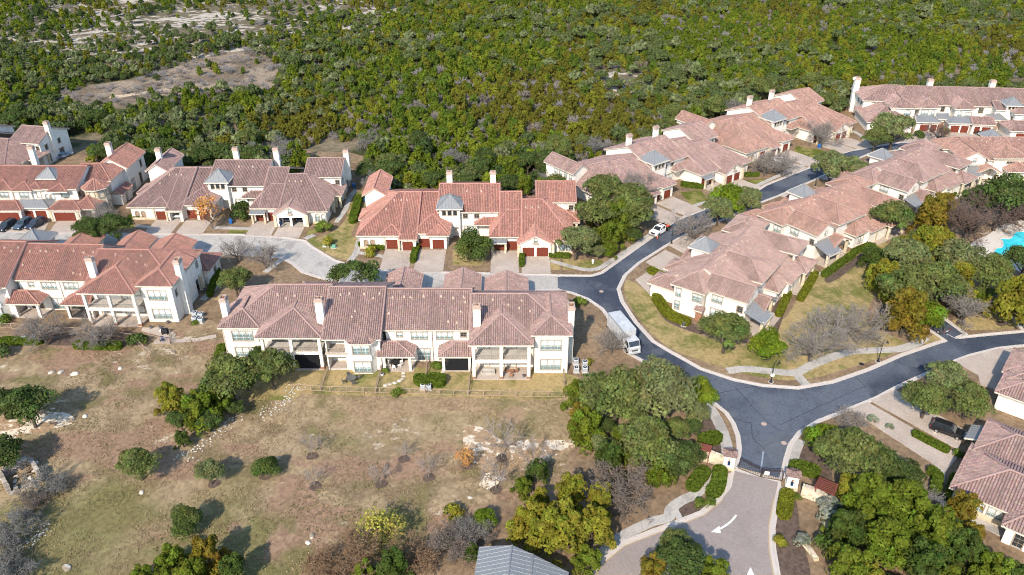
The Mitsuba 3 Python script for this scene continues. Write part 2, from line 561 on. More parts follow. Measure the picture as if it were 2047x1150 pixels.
    # -------- what stands in the openings
    def opening(self, mp, o):
        _, c, z0, w, h, kind, *more = o
        n = more[0] if more else max(1, round(w / 1.0))
        bx = lambda *b: mp(box(*b))
        if kind == 'open' or kind == 'archopen':
            return
        if kind == 'garage':
            ps = [box(c - w / 2, c + w / 2, 0.16, 0.19, z0, z0 + h)]
            for r in range(4):
                za, zb = z0 + 0.04 + r * h / 4, z0 + (r + 1) * h / 4 - 0.03
                k = max(3, round(w / 0.62))
                for j in range(k):
                    a, b = c - w / 2 + 0.06 + j * (w - 0.08) / k, c - w / 2 + (j + 1) * (w - 0.08) / k
                    ps.append(box(a, b, 0.125, 0.165, za, zb))
            d = self.part('garage_door', mp(cat(ps)), 'm_door')
            return
        if kind in ('door', 'archdoor'):
            d = self.part('door', mp(cat([box(c - w / 2, c + w / 2, 0.1, 0.15, z0, z0 + h)] + [box(c + x - 0.16 * w, c + x + 0.16 * w, 0.08, 0.1, z0 + q * h, z0 + (q + 0.36) * h) for x in (-0.22 * w, 0.22 * w) for q in (0.08, 0.52)])),
                          'm_wood' if kind == 'archdoor' else 'm_brown')
            if kind == 'archdoor':
                self.part('frame', mp(arch_frame(c, z0, w, h)), 'm_trim', parent=d)
            return
        if kind == 'screen':
            d = self.part('screen', bx(c - w / 2, c + w / 2, 0.07, 0.09, z0, z0 + h), 'm_screen')
            return
        # window: taupe frame and mullions, pale muntins, upper pane paler: blinds and sky reflection put into its colour
        k = self.part('window', mp(arch_frame(c, z0, w, h) if kind == 'arch' else cat(
            [box(c - w / 2 - .16, c + w / 2 + .16, -.06, .1, z0 + h, z0 + h + .16), box(c - w / 2 - .14, c + w / 2 + .14, -.08, .1, z0 - .14, z0),
             box(c - w / 2 - .13, c - w / 2, -.05, .1, z0, z0 + h), box(c + w / 2, c + w / 2 + .13, -.05, .1, z0, z0 + h)]
            + [box(c - w / 2 + i * w / n - .045, c - w / 2 + i * w / n + .045, .02, .1, z0, z0 + h) for i in range(1, n)])), 'm_trim')
        dark = kind == 'dark'
        if dark:
            self.part('pane', bx(c - w / 2, c + w / 2, .11, .13, z0, z0 + h), 'm_pane_dark', parent=k)
        else:
            zs = z0 + h * (0.42 if self.rng.random() < 0.75 else 0.7)
            self.part('pane', bx(c - w / 2, c + w / 2, .11, .13, z0, zs), 'm_pane', parent=k)
            self.part('pale_pane', bx(c - w / 2, c + w / 2, .11, .13, zs, z0 + h), 'm_pane_pale', parent=k)
        mu = [box(c - w / 2, c + w / 2, .075, .105, z0 + h * q - .018, z0 + h * q + .018) for q in ((.33, .66) if h > 1.1 else (.5,))]
        mu += [box(c - w / 2 + (i + .5) * w / n - .016, c - w / 2 + (i + .5) * w / n + .016, .075, .105, z0, z0 + h) for i in range(n)]
        if w > 0.75:
            self.part('muntin', mp(cat(mu)), 'm_trim' if dark else 'm_white', parent=k)

    def chimney(self, u, v, z0, z1, a=1.25, b=0.95):
        c = self.part('chimney', boxes((u - a / 2, u + a / 2, v - b / 2, v + b / 2, z0, z1 - 0.55)), self.wall)
        self.part('cap', boxes((u - a / 2 - .08, u + a / 2 + .08, v - b / 2 - .08, v + b / 2 + .08, z1 - .85, z1 - .7), (u - a / 2 - .14, u + a / 2 + .14, v - b / 2 - .14, v + b / 2 + .14, z1 - .55, z1 - .36),
                                (u - a / 2, u + a / 2, v - b / 2, v - b / 2 + .15, z1 - .36, z1 - .02), (u - a / 2, u + a / 2, v + b / 2 - .15, v + b / 2, z1 - .36, z1 - .02),
                                (u - a / 2, u - a / 2 + .15, v - b / 2, v + b / 2, z1 - .36, z1), (u + a / 2 - .15, u + a / 2, v - b / 2, v + b / 2, z1 - .36, z1)), 'm_chimcap', parent=c)
        self.part('flue', cyl(u, v, z1 - .5, z1 + .02, .2, .2, 8), 'm_brown', parent=c)

    def vents(self, pts):
        """Small tile vents and pipes on the roof: (u, v, z)."""
        for u, v, z in pts:
            self.part('roof_vent', cat([box(u - .16, u + .16, v - .14, v + .14, z - .35, z + .12), cyl(u + .02, v, z + .1, z + .3, .07, .07, 6)]), 'm_vent')

    def shed(self, pts, metal=True, t=0.12):
        """A lean-to roof over four corners (u, v, z), front left, front right, back right, back left."""
        f = np.array(pts, float)
        n = np.cross(f[1] - f[0], f[2] - f[0])
        f = f if n[2] > 0 else f[::-1]
        (self.metal.append([slab(f, t)]) if metal else self.slabs.append(slab(f, t)))
        if metal:
            self.standing_seams(f)
        else:
            tt = tiles(f, *self.ts, self.tile, self.rng)
            if tt: self.tl.append(tt)
        self.fascia.append((f[0], f[1], 0.2))

    def finish(self):
        if self.walls:
            self.part('wall', cat(self.walls), self.wall)
        for mp, o in self.openings:
            self.opening(mp, o)
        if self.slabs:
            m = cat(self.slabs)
            roof = self.part('roof', m, 'm_vc', color=np.tile(np.array(self.tile) * 0.62, (len(m[0]), 1)))  # under the tiles: darker than them, shade of the gaps put into the colour
            if self.tl:
                n = np.cumsum([0] + [len(t[0]) for t in self.tl])
                v = np.vstack([t[0] for t in self.tl]); f = np.vstack([t[1] + k for t, k in zip(self.tl, n)]); c = np.vstack([t[2] for t in self.tl])
                self.part('tile', (v, f), 'm_vc', parent=roof, color=np.clip(c, 0.01, 0.9), kind='stuff', label='barrel tiles of the roof')
            if self.caps:
                m = cat([tube([p, q], 0.15, 6) for p, q in self.caps])
                self.part('ridge_cap', m, 'm_vc', parent=roof, color=np.tile(np.array(self.tile) * 1.05, (len(m[0]), 1)))
        if self.metal:
            for g in self.metal:
                r = self.part('metal_roof', cat(g), 'm_metal')
            self.part('seam', cat(self.seams + [tube([p, q], 0.08, 5) for p, q in self.mcaps]), 'm_metal', parent=r, kind='stuff', label='standing seams of the metal roof')
        fs = []
        for p, q, h in self.fascia:
            d = q - p; L = np.linalg.norm(d[:2])
            if L < 0.05: continue
            nn = np.array([d[1], -d[0], 0]) / L * 0.05
            v = np.array([p - nn + [0, 0, .04], p + nn + [0, 0, .04], p + nn - [0, 0, h], p - nn - [0, 0, h], q - nn + [0, 0, .04], q + nn + [0, 0, .04], q + nn - [0, 0, h], q - nn - [0, 0, h]])
            fs.append((v, np.array([[0, 1, 2, 3], [7, 6, 5, 4], [0, 4, 5, 1], [1, 5, 6, 2], [2, 6, 7, 3], [3, 7, 4, 0]])))
        if fs:
            self.part('fascia', cat(fs), 'm_cream')
        return self


def arch_frame(c, z0, w, h, t=0.13):
    outer = so.unary_union([sg.box(c - w / 2 - t, z0 - .1, c + w / 2 + t, z0 + h - w / 2), sg.Point(c, z0 + h - w / 2).buffer(w / 2 + t, 6)])
    inner = so.unary_union([sg.box(c - w / 2, z0, c + w / 2, z0 + h - w / 2), sg.Point(c, z0 + h - w / 2).buffer(w / 2, 6)])
    v, f = extrude(outer.difference(inner), -0.06, 0.1)
    return v[:, [0, 2, 1]], f


gloss('m_pane_pale', (0.50, 0.55, 0.55), 0.12, 0.7)  # pale upper part of a window pane, sky reflection put into the colour
matte('m_chimcap', (0.42, 0.32, 0.27))
matte('m_vent', (0.52, 0.40, 0.33))

scene['m_mesh'] = {'type': 'mask', 'opacity': 0.7, 'bsdf': {'type': 'twosided', 'bsdf': {'type': 'diffuse', 'reflectance': rgb(.02, .021, .024)}}}   # insect screen, partly see-through
# ------------------------------------------------------------------ the house types
def plan_courtyard(h, open_doors=(), chims=((-4.1, 18.4), (5.7, 18.4)), side_chims=(), left_gable=True):
    """One-storey garages in front, a two-storey middle, a metal-capped entry tower, a gabled wing at either end."""
    def door(i, c, z=0.0): return ('S', c, z, 2.44, 2.14, 'open' if i in open_doors else 'garage')
    h.wing(-23.2, -10.2, 2.4, 27, 3.3, 8.0, 'u', 8, 0, [('S', -21.3, .05, .85, 2.0, 'archdoor'), ('S', -19.9, .05, .85, 2.0, 'archdoor'), ('E', 20, 4, 1, 1, 'dark')] + [('S', -12.35, 0, 3.3, 2.5, 'open'), ('S', -15.75, 0, 3.3, 2.5, 'open')])
    h.wing(-13.9, -10.2, 1.3, 28.1, 2.95, 8.03, 'u', 0, 0, [door(2, -12.35)])
    h.wing(-18.2, -13.4, 2.25, 6.9, 3.4, 4.6, 'v', 3.0, 0, [door(1, -15.75)])
    h.wing(-11.3, -3.2, 2.85, 16, 3.6, 5.5, 'v', 5.9, 0, [door(3, -8.85)])
    h.wing(-8.2, -3.4, 2.2, 7.2, 3.4, 4.55, 'v', 3.2, 0, [door(4, -5.8)])
    h.wing(-6.4, -0.7, 7.4, 13.2, 7.2, 9.5, 'u', 2.85, 2.85, [('S', c, 5.45, .75, 1.15, 'dark', 1) for c in (-4.75, -3.55, -2.35)] + [('S', -2.4, 0, 1.4, 2.6, 'open'), ('E', 10.3, 5.45, .75, 1.15, 'dark', 1)], metal=True)
    h.wing(-6.2, 7.3, 8.4, 25, 6.0, 9.1, 'u', 0, 0, [('S', -.2, 4.35, .95, .95, 'dark', 1), ('S', 2.3, 4.35, .95, .95, 'dark', 1), ('S', 1.1, .7, 3.0, 1.7, 'w', 3)])
    h.wing(7.3, 12.15, 1.6, 26, 3.4, 8.45, 'u', 0, 0, [], wall=False)
    h.wing(-10.3, -5.8, 4, 26.5, 3.6, 7.75, 'u', 0, 0, [], wall=False)
    h.wing(5.2, 12.0, 1.62, 16, 3.38, 6.28, 'u', 3.6, 0, [door(5, 7.35), door(6, 10.15)])
    h.wing(1.8, 8, 7.2, 12.4, 3.5, 5.0, 'u', 3.0, 0, [], wall=False)
    h.wing(12.1, 23.2, .2, 23, 3.3, 7.6, 'u', 0, 6.5, [('S', 20.6, .55, .85, 1.75, 'arch', 1), ('S', 22.0, .55, .85, 1.75, 'arch', 1), ('E', 6, .8, 1.6, 1.5, 'w', 2), ('E', 11, .8, 1.6, 1.5, 'w', 2)] + [('S', 15.3, 0, 5.6, 2.4, 'open')] * (7 in open_doors))
    h.wing(11.1, 18.8, -1, 6, 3.0, 5.0, 'v', 0, 0, [door(7, 13.45), door(8, 16.4), ('S', 14.95, 3.25, .65, 1.0, 'arch', 1)])
    h.wing(15.4, 24.3, 12.7, 25, 6.4, 8.8, 'u', 0, 0, [('E', 15.5, 4.0, .9, 1.2, 'dark', 1), ('E', 20.5, 4.0, .9, 1.2, 'dark', 1), ('E', 15.5, .6, 1.1, 2.0, 'dark', 1), ('E', 20.5, .4, 1.6, 2.1, 'dark', 2), ('S', 23.2, 4.3, .9, 1.1, 'dark', 1)])
    h.wing(19, 24.9, 8.9, 15.3, 3.3, 4.7, 'u', 0, 3.0, [], wall=False)
    if left_gable:
        h.wing(-24, -18.4, 17, 28, 6.1, 7.9, 'v', 0, 0, [('W', v, z, .95, 1.35, 'w', 1) for v in (18.6, 20.4, 22.2, 24.0) for z in (.9, 4.1)])
    h.wing(-24, -18, 10.3, 16, 3.3, 4.5, 'u', 2.6, 0, [], wall=False)
    h.shed([(5.3, .25, 2.62), (8.9, .25, 2.62), (8.9, 2.3, 3.2), (5.3, 2.3, 3.2)])
    h.parts('pillar', [(5.6, 6.0, .55, .95, 0, 2.6), (8.4, 8.8, .55, .95, 0, 2.6)], 'm_stone')
    h.parts('pier', [(11.1, 11.7, -1.0, -.5, 0, 2.9), (18.3, 18.9, -1.0, -.5, 0, 2.9), (-14.25, -13.95, 1.7, 2.2, 0, 2.9), (-17.5, -17.15, 2.6, 2.9, 0, 3.2)], 'm_stone')
    h.parts('wainscot', [(18.9, 22.9, .62, .8, 0, .5), (-22.7, -17.6, 2.85, 3.0, 0, .5)], 'm_stone')
    if open_doors:
        h.parts('garage_floor', [(-13.6, -10.8, 1.6, 9, -.1, .04), (11.8, 18.2, -.4, 8, -.1, .04)], 'm_concrete')
        h.parts('garage_wall', [(-13.7, -10.6, 9, 9.15, 0, 2.6), (11.7, 18.3, 8, 8.15, 0, 2.6), (14.9, 15.05, 0, 8, 0, 2.6)], 'm_trim')
    h.part('window_box', boxes((14.4, 15.5, -1.15, -.72, 3.0, 3.24)), 'm_chimcap')
    h.parts('pillar', [(23.0, 23.5, 6.5, 7.0, 0, 3.4), (23.0, 23.5, 9.5, 10, 0, 3.4), (24.0, 24.5, 9.2, 9.7, 0, 3.2), (24.0, 24.5, 14.6, 15.1, 0, 3.2)], 'm_stone')
    for c in chims: h.chimney(c[0], c[1], 5, 11.6)
    for c in side_chims: h.chimney(c[0], c[1], 3, c[2])
    h.vents([(u, v, 3.3 + (v - 2.4) * .382 + .2) for u, v in ((-16, 12.2), (-14.4, 12.2), (-13.2, 12.2), (-17.5, 9.6))] + [(u, v, 6 + (v - 8.4) * .373 + .2) for u, v in ((0, 14.4), (3.2, 14.4))]
            + [(u, v, 3.3 + (v - .2) * .377 + .2) for u, v in ((13, 9.2), (14.4, 9.2), (15.8, 9.2))])
    return h.finish()


def balcony(h, u0, u1, v0, v1, zf, ztop, mid=True, screened=False, stuffed=False):
    """Two open storeys between pillars: floors, rail, back wall with windows."""
    um = (u0 + u1) / 2
    us = (u0, um, u1) if mid else (u0, u1)
    w = .5
    for x in us:
        p = h.part('pillar', boxes((x - w / 2, x + w / 2, v0, v0 + w, 0.0, ztop)), h.wall)
        h.part('base', boxes((x - w / 2 - .06, x + w / 2 + .06, v0 - .06, v0 + w + .06, 0, .55)), 'm_brown', parent=p)
    h.parts('beam', [(u0 - .2, u1 + .2, v0 + .06, v0 + .44, ztop - .45, ztop), (u0 - .2, u1 + .2, v0 + .06, v0 + .44, zf - .55, zf + .02)], h.wall)
    h.parts('balcony_floor', [(u0 - .1, u1 + .1, v0 + .45, v1, zf - .3, zf)], 'm_concrete')
    h.parts('terrace_floor', [(u0 - .3, u1 + .3, v0 - .2, v1, -.2, .12)], 'm_drive')
    h.part('balcony_ceiling', boxes((u0 - .1, u1 + .1, v0 + .45, v1, ztop - .12, ztop - .02)), 'm_cream')
    r = h.part('railing', cat([bar((u0, v0 + .2, zf + .95), (u1, v0 + .2, zf + .95), .07), bar((u0, v0 + .2, zf + .12), (u1, v0 + .2, zf + .12), .05)] +
                              [bar((x, v0 + .2, zf), (x, v0 + .2, zf + .95), .03) for x in np.arange(u0 + .3, u1, .32)]), 'm_trim')
    W = (u0, u1, v1, v1 + 5)
    ops = []
    for a, b in ([(u0, um), (um, u1)] if mid else [(u0, u1)]):
        for z in (.12, zf):
            ops += [('S', a + .33 * (b - a), z + .05, .42 * (b - a), 2.15, 'dark', 2), ('S', a + .78 * (b - a), z + .8, .28 * (b - a), 1.35, 'w', 1)]
    poly = sg.box(u0, 0, u1, ztop)
    mp = h.mapper('S', W)
    for o in ops:
        poly = poly.difference(sg.box(o[1] - o[3] / 2, o[2], o[1] + o[3] / 2, o[2] + o[4]))
        h.openings.append((mp, o))
    v, f = extrude(poly, 0, .2)
    h.walls.append(mp((v[:, [0, 2, 1]], f)))
    if screened:
        for a, b in ([(u0, um), (um, u1)] if mid else [(u0, u1)]):
            h.part('screen', boxes((a + w / 2, b - w / 2, v0 + .2, v0 + .21, .12, zf - .55)), 'm_mesh')


def lanai(h, u0, u1, v0, v1, ze, zr, e0, e1, posts, screened=False):
    h.wing(u0, u1, v0, v1, ze, zr, 'u', e0, e1, [], wall=False)
    for x in posts:
        h.parts('pillar', [(x - .22, x + .22, v0 + .5, v0 + .95, 0, ze - .1)], h.wall)
    h.parts('terrace_floor', [(u0 + .4, u1 - .3, v0 + .35, v1, -.2, .1)], 'm_drive')
    if screened:
        h.part('screen', boxes((posts[0] + .22, posts[-1] - .22, v0 + .7, v0 + .71, .1, ze - .2)), 'm_mesh')


def plan_terrace(h, low=False, left=True):
    """Two-storey garden front: balconies under hipped roofs, lean-to terraces between; garages at the back, on the street. Origin v = 0 is y = 108 in its first place."""
    d = -108.0
    W = lambda u0, u1, v0, v1, *a, **k: h.wing(u0, u1, v0 + d, v1 + d, *a, **k)
    # right block
    W(-6.9, 9.6, 109.2, 122.6, 7.3, 10.7, 'u', 0, 7.0, [('E', 5.0, 5.0, .9, 1.1, 'dark', 1), ('E', 8.6, 4.9, 1.0, 1.5, 'dark', 1), ('E', 12.0, 4.9, .9, 1.9, 'arch', 1), ('E', 10.6, 0, 1.9, 3.0, 'archopen'), ('E', 6.2, .9, 1.0, 1.6, 'dark', 1)])
    W(3.1, 9.8, 107.5, 118, 7.9, 9.55, 'v', 3.35, 0, [('S', 6.4, 4.7, 3.3, 1.9, 'w', 3), ('S', 6.4, .75, 3.3, 1.95, 'w', 3), ('W', .95, 4.7, 1.1, 1.7, 'dark', 1), ('W', .95, .6, 1.1, 2.1, 'dark', 1), ('E', 1.6, 4.8, .7, 1.2, 'dark', 1)])
    h.wing(-6.95, 3.46, 105.8 + d, 118 + d, 7.15, 9.6, 'v', 5.6, 0, [], wall=False)
    balcony(h, -6.25, 2.75, 106.4 + d, 109.75 + d, 3.75, 7.2)
    # middle
    W(-21.4, -6.85, 110.9, 124.6, 6.7, 10.6, 'u', 0, 0, [('S', -18.8, 5.0, .95, .85, 'w', 1), ('S', -15.5, 4.55, 2.7, 1.35, 'w', 3), ('S', -11.3, 4.55, 2.7, 1.35, 'w', 3), ('S', -8.1, 5.0, .95, .85, 'dark', 1),
                                                       ('S', -14.9, .35, 2.0, 2.2, 'w', 2), ('S', -11.4, .35, 1.9, 2.2, 'dark', 2), ('S', -18.9, .2, 2.2, 2.2, 'dark', 2), ('S', -8.6, .2, 2.4, 2.2, 'dark', 2)])
    h.part('downpipe', bar((-13.35, 111.44 + d, .1), (-13.35, 111.44 + d, 6.6), .12), 'm_trim')
    lanai(h, -22.3, -16.1, 108.1 + d, 112.6 + d, 3.25, 4.75, 0, 3.1, (-21.3, -17.0))
    lanai(h, -12.2, -6.75, 108.1 + d, 112.6 + d, 3.25, 4.75, 3.1, 0, (-11.4, -7.05), screened=True)
    # left block, its mirror image with a bay
    if left:
        W(-31.1, -21.5, 108.4, 127.0, 6.5, 11.0, 'u', 0, 0, [('S', -29.15, .12, 3.1, 2.55, 'open'), ('S', -29.15, 3.5, 3.1, 2.4, 'open'), ('E', 5, 5, 1, 1, 'dark', 1)])
        W(-48.6, -30.9, 112.2, 125.4, 6.4, 10.8, 'u', 8.0, 0, [('W', 6, 4, 1, 1.2, 'dark', 1)])
        W(-49.0, -42.0, 111.4, 119, 6.8, 8.45, 'v', 3.4, 0, [('S', -45.3, 3.9, 3.4, 1.9, 'w', 3), ('S', -45.3, .6, 3.4, 1.9, 'w', 3), ('E', 4.4, 4, 1, 1.6, 'dark', 1)])
        h.wing(-42.0, -31.1, 108.5 + d, 118 + d, 6.75, 9.1, 'v', 5.4, 0, [], wall=False)
        balcony(h, -41.2, -31.8, 109.1 + d, 112.6 + d, 3.5, 6.8, screened=True)
        h.parts('balcony_floor', [(-31, -27.2, 108.9 + d, 112.5 + d, 3.15, 3.5), (-31, -27.2, 108.9 + d, 112.5 + d, -.2, .1)], 'm_drive')
        h.part('recess_wall', boxes((-31, -27.2, 111.6 + d, 111.8 + d, 0, 6.3)), h.wall)
        h.part('railing', cat([bar((-30.8, .95, 4.45), (-27.5, .95, 4.45), .07)] + [bar((x, .95, 3.5), (x, .95, 4.45), .03) for x in np.arange(-30.7, -27.5, .3)]), 'm_trim')
        bay = [(-27.0, 109.2), (-26.2, 107.9), (-23.2, 107.9), (-22.4, 109.2)]
        roofed = [(-27.5, 108.9), (-26.5, 107.3), (-22.9, 107.3), (-21.9, 108.9)]
        h.walls.append(extrude(sg.Polygon([(a, b + d) for a, b in bay]), 0, 6.35))
        m = [np.array([[roofed[i][0], roofed[i][1] + d, 6.35], [roofed[i + 1][0], roofed[i + 1][1] + d, 6.35], [-24.7, 111 + d, 7.35]]) for i in range(3)]
        h.slabs += [slab(f) for f in m]
        for f in m:
            t = tiles(f, *h.ts, h.tile, h.rng)
            if t: h.tl.append(t)
            h.fascia.append((f[0], f[1], .2))
        fr = lambda q: (q[0], q[1])
        for z, hh in ((4.1, 1.75), (.5, 2.0)):
            mp = h.mapper('S', (0, 0, 107.72 + d, 0))
            h.openings.append((mp, ('S', -24.7, z, 2.7, hh, 'w', 2)))
        h.part('bay_trim', boxes((-26.3, -23.1, 107.82 + d, 107.9 + d, 3.0, 3.7)), h.wall)
        h.part('downpipe', bar((-48.45, 111.95 + d, .1), (-48.45, 111.95 + d, 6.6), .13), 'm_cream')
    # garages on the street side
    for a, b, v1 in ((-24.4, -17.3, 136.2), (-13.0, -5.9, 135.8), (-5.2, 3.1, 134.6)):
        W(a, b, 121, v1, 3.0, 4.7, 'v', 0, 0, [])
        W(a + 1.2, a + 4.6, 124, v1 + .9, 2.9, 3.75, 'v', 0, 0, [])
    if left:
        W(-40, -31, 122, 133, 3.2, 4.8, 'u', 3, 0, [])
        W(-32.6, -26.2, 128, 134.4, 4.6, 6.9, 'u', 3.2, 3.2, [('S', -30, 3.2, .8, .8, 'dark', 1)], metal=True)
    if low:
        W(2.5, 10.5, 121.5, 129, 3.2, 5.2, 'u', 0, 3.4, [('E', 17.5, .9, 1, 1.2, 'dark', 1)])
    h.parts('pillar', [(9.1, 9.7, 119.6 + d, 120.2 + d, 0, 3.2)], 'm_stone')
    h.chimney(-5.75, 110.6 + d, 6, 12.0)
    h.chimney(9.75, 111.6 + d, 0, 11.4, 1.0, 1.5)
    if left:
        h.chimney(-31.8, 112.4 + d, 6, 12.2)
        h.chimney(-48.5, 115.0 + d, 0, 10.8, 1.0, 1.4)
    f = lambda u, v, z0, v0, k: (u, v + d, z0 + (v - v0) * k + .2)
    h.vents([f(u, v, 6.7, 110.9, .57) for u, v in ((-20.6, 113.6), (-20.2, 116.2), (-18.3, 116.3), (-17.2, 116.2), (-15, 116.4), (-12, 116.4), (-10, 116.1), (-8.2, 116.2), (-7.9, 115.4), (-8.6, 113.8), (-10.6, 112.2), (-9.2, 112.0))]
            + [f(u, v, 7.3, 109.2, .5) for u, v in ((-3.2, 114.8), (-.6, 113.9), (1.6, 114.6), (1.2, 113.3), (3.0, 112.8))])
    if left:
        h.vents([f(u, v, 6.5, 108.4, .48) for u, v in ((-29, 116.2), (-27.5, 116.4), (-25, 116.3), (-23.4, 115.6), (-26.2, 113.2), (-26.6, 112.2), (-22.4, 116.4))] + [f(u, v, 6.4, 112.2, .66) for u, v in ((-40, 117.2), (-38.4, 116.6), (-37, 117.0))])
    return h.finish()


def plan_gabled(h, closet=False):
    """Wide asymmetric roof, metal-capped tower on the street side, a gabled wing with a metal porch, hipped dormer wings on the garden side (u to the garden)."""
    h.wing(-2.0, 3.0, -3.2, 1.4, 6.6, 8.5, 'u', 2.3, 2.3, [], metal=True)
    h.wing(-3, 14.5, -12, 11, (3.3, 5.2), 8.0, 'v', 0, 0, [('N', 4, 3, .9, 1.2, 'dark', 1)], rp=5.4)
    h.wing(4, 18.3, 0, 8.2, (7.4, 3.3), 8.0, 'v', 0, 0, [], rp=5.4)
    h.wing(6.9, 15.4, -15.6, -8.9, 5.8, 7.7, 'u', 0, 0,
           [('S', 9.6, 3.7, 1.9, 1.35, 'w', 2), ('S', 9.6, .7, 1.9, 1.6, 'w', 2), ('S', 14.0, 3.2, 1.0, 1.2, 'dark', 1), ('E', -12.2, 4.95, .7, 1.1, 'arch', 1)] + [('E', v, 3.0, .85, 1.25, 'w', 1) for v in (-14.2, -13.0, -11.8, -10.6)])
    h.wing(1.2, 8.0, -17.2, -7, 5.8, 7.75, 'v', 4, 0, [('S', 6.4, 3.5, 1.7, 1.5, 'w', 2), ('S', 2.7, 3.4, .9, 1.6, 'w', 1), ('S', 2.7, .7, .9, 1.6, 'w', 1), ('W', -15.6, 3.4, .9, 1.6, 'w', 1)])
    h.wing(.1, 6.9, 8.5, 18, 6.3, 7.9, 'v', 3.5, 3.5, [('E', 14, 4.3, 1.2, 1.2, 'dark', 1), ('S', 5.6, 4.6, .8, .9, 'dark', 1)])
    h.wing(5, 15, -7.4, 1.9, 5.9, 7.95, 'u', 0, 4.4, [('S', 13.6, 4.6, .9, .9, 'dark', 1), ('E', -2, 4.3, 3.0, .9, 'dark', 4)])
    h.wing(5, 16.4, 7.4, 14.4, 5.9, 7.5, 'u', 0, 3.5, [('E', 10.9, 4.5, 3.2, 1.0, 'dark', 4), ('S', 15, 4.2, .8, 1.0, 'dark', 1)])
    h.wing(11, 17.4, -4.2, 2.3, 3.25, 4.8, 'u', 0, 2.9, [('E', -1, .6, 1.6, 1.7, 'w', 2)])
    h.wing(12, 19.2, 6.1, 12.8, 3.2, 4.7, 'u', 0, 3.0, [], wall=False)
    h.wing(10, 17.6, -12.3, -6.0, 3.0, 4.6, 'u', 0, 0, [], wall=False)
    h.shed([(19.0, -15.7, 2.75), (19.0, -11.0, 2.75), (15.0, -11.0, 4.0), (15.0, -15.7, 4.0)])
    for u, v in ((18.5, -15.2), (18.5, -11.5), (17.0, -6.6), (18.7, 6.6), (18.7, 12.2), (17.6, 3.2), (17.6, 7.8)):
        h.parts('pillar', [(u - .25, u + .25, v - .25, v + .25, 0, 2.9)], 'm_stone')
    h.parts('terrace_floor', [(14.8, 19.3, -15.8, -6.3, -.2, .1), (15.5, 19.2, 2.6, 13, -.2, .1)], 'm_drive')
    for v, w in ((-14.9, 5), (-8, 5), (3.4, 6.5)):
        h.wing(-4.6, 3, v, v + w, 3.05, 4.5, 'u', 2.6, 0, [('W', v + w / 2, 0, 2.4, 2.1, 'garage')])
    h.wing(-3.4, 2, -2.8, 3.2, 3.3, 4.3, 'u', 0, 0, [('W', .2, 0, 1.5, 2.4, 'dark', 1)])
    if closet:
        h.part('utility_closet', boxes((6.7, 7.9, -17.2, -16.4, 0, 2.3)), 'm_brown')
        h.shed([(6.4, -17.7, 2.35), (8.2, -17.7, 2.35), (8.2, -16.5, 2.95), (6.4, -16.5, 2.95)], metal=False)
        h.part('downpipe', bar((7.95, -16.66, .1), (7.95, -16.66, 5.6), .12), 'm_trim')
    h.vents([(u, v, 8.0 - (u - 5.4) * .31 + .15) for u, v in ((6.4, -9.5), (6.6, -7), (6.2, -4.6), (6.4, -2), (6.2, 1), (6.5, 3), (6.3, 6), (7.2, 4.2), (7.4, -6))] + [(u, v, 8 - (5.4 - u) * .56 + .15) for u, v in ((4.6, -8), (4.4, 2.4), (4.5, 5.2), (4.4, -3))])
    return h.finish()
# ------------------------------------------------------------------ the ground
def terrain(x, y):
    """Height of the forest hills beyond the houses."""
    return 0.0 * x


X, Y = np.meshgrid(np.linspace(-1500, 1500, 61), np.linspace(-300, 2700, 61), indexing='ij')
gv = np.column_stack([X.ravel(), Y.ravel(), np.zeros(X.size)])
gi = np.arange(61 * 61).reshape(61, 61)
gf = np.stack([gi[:-1, :-1], gi[1:, :-1], gi[1:, 1:], gi[:-1, 1:]], -1).reshape(-1, 4)
struct('ground', (gv, gf), 'm_forest')


def poly(px, n=5, closed=True, smooth=True):
    p = survey(px)
    return sg.Polygon(smooth_line(p, n, True) if smooth else p).buffer(0)


def patch(name, px, bsdf, z, smooth=True, label=None):
    g = px if hasattr(px, 'area') else poly(px, smooth=smooth)
    return struct(name, sheet(g, z), bsdf, label=label), g


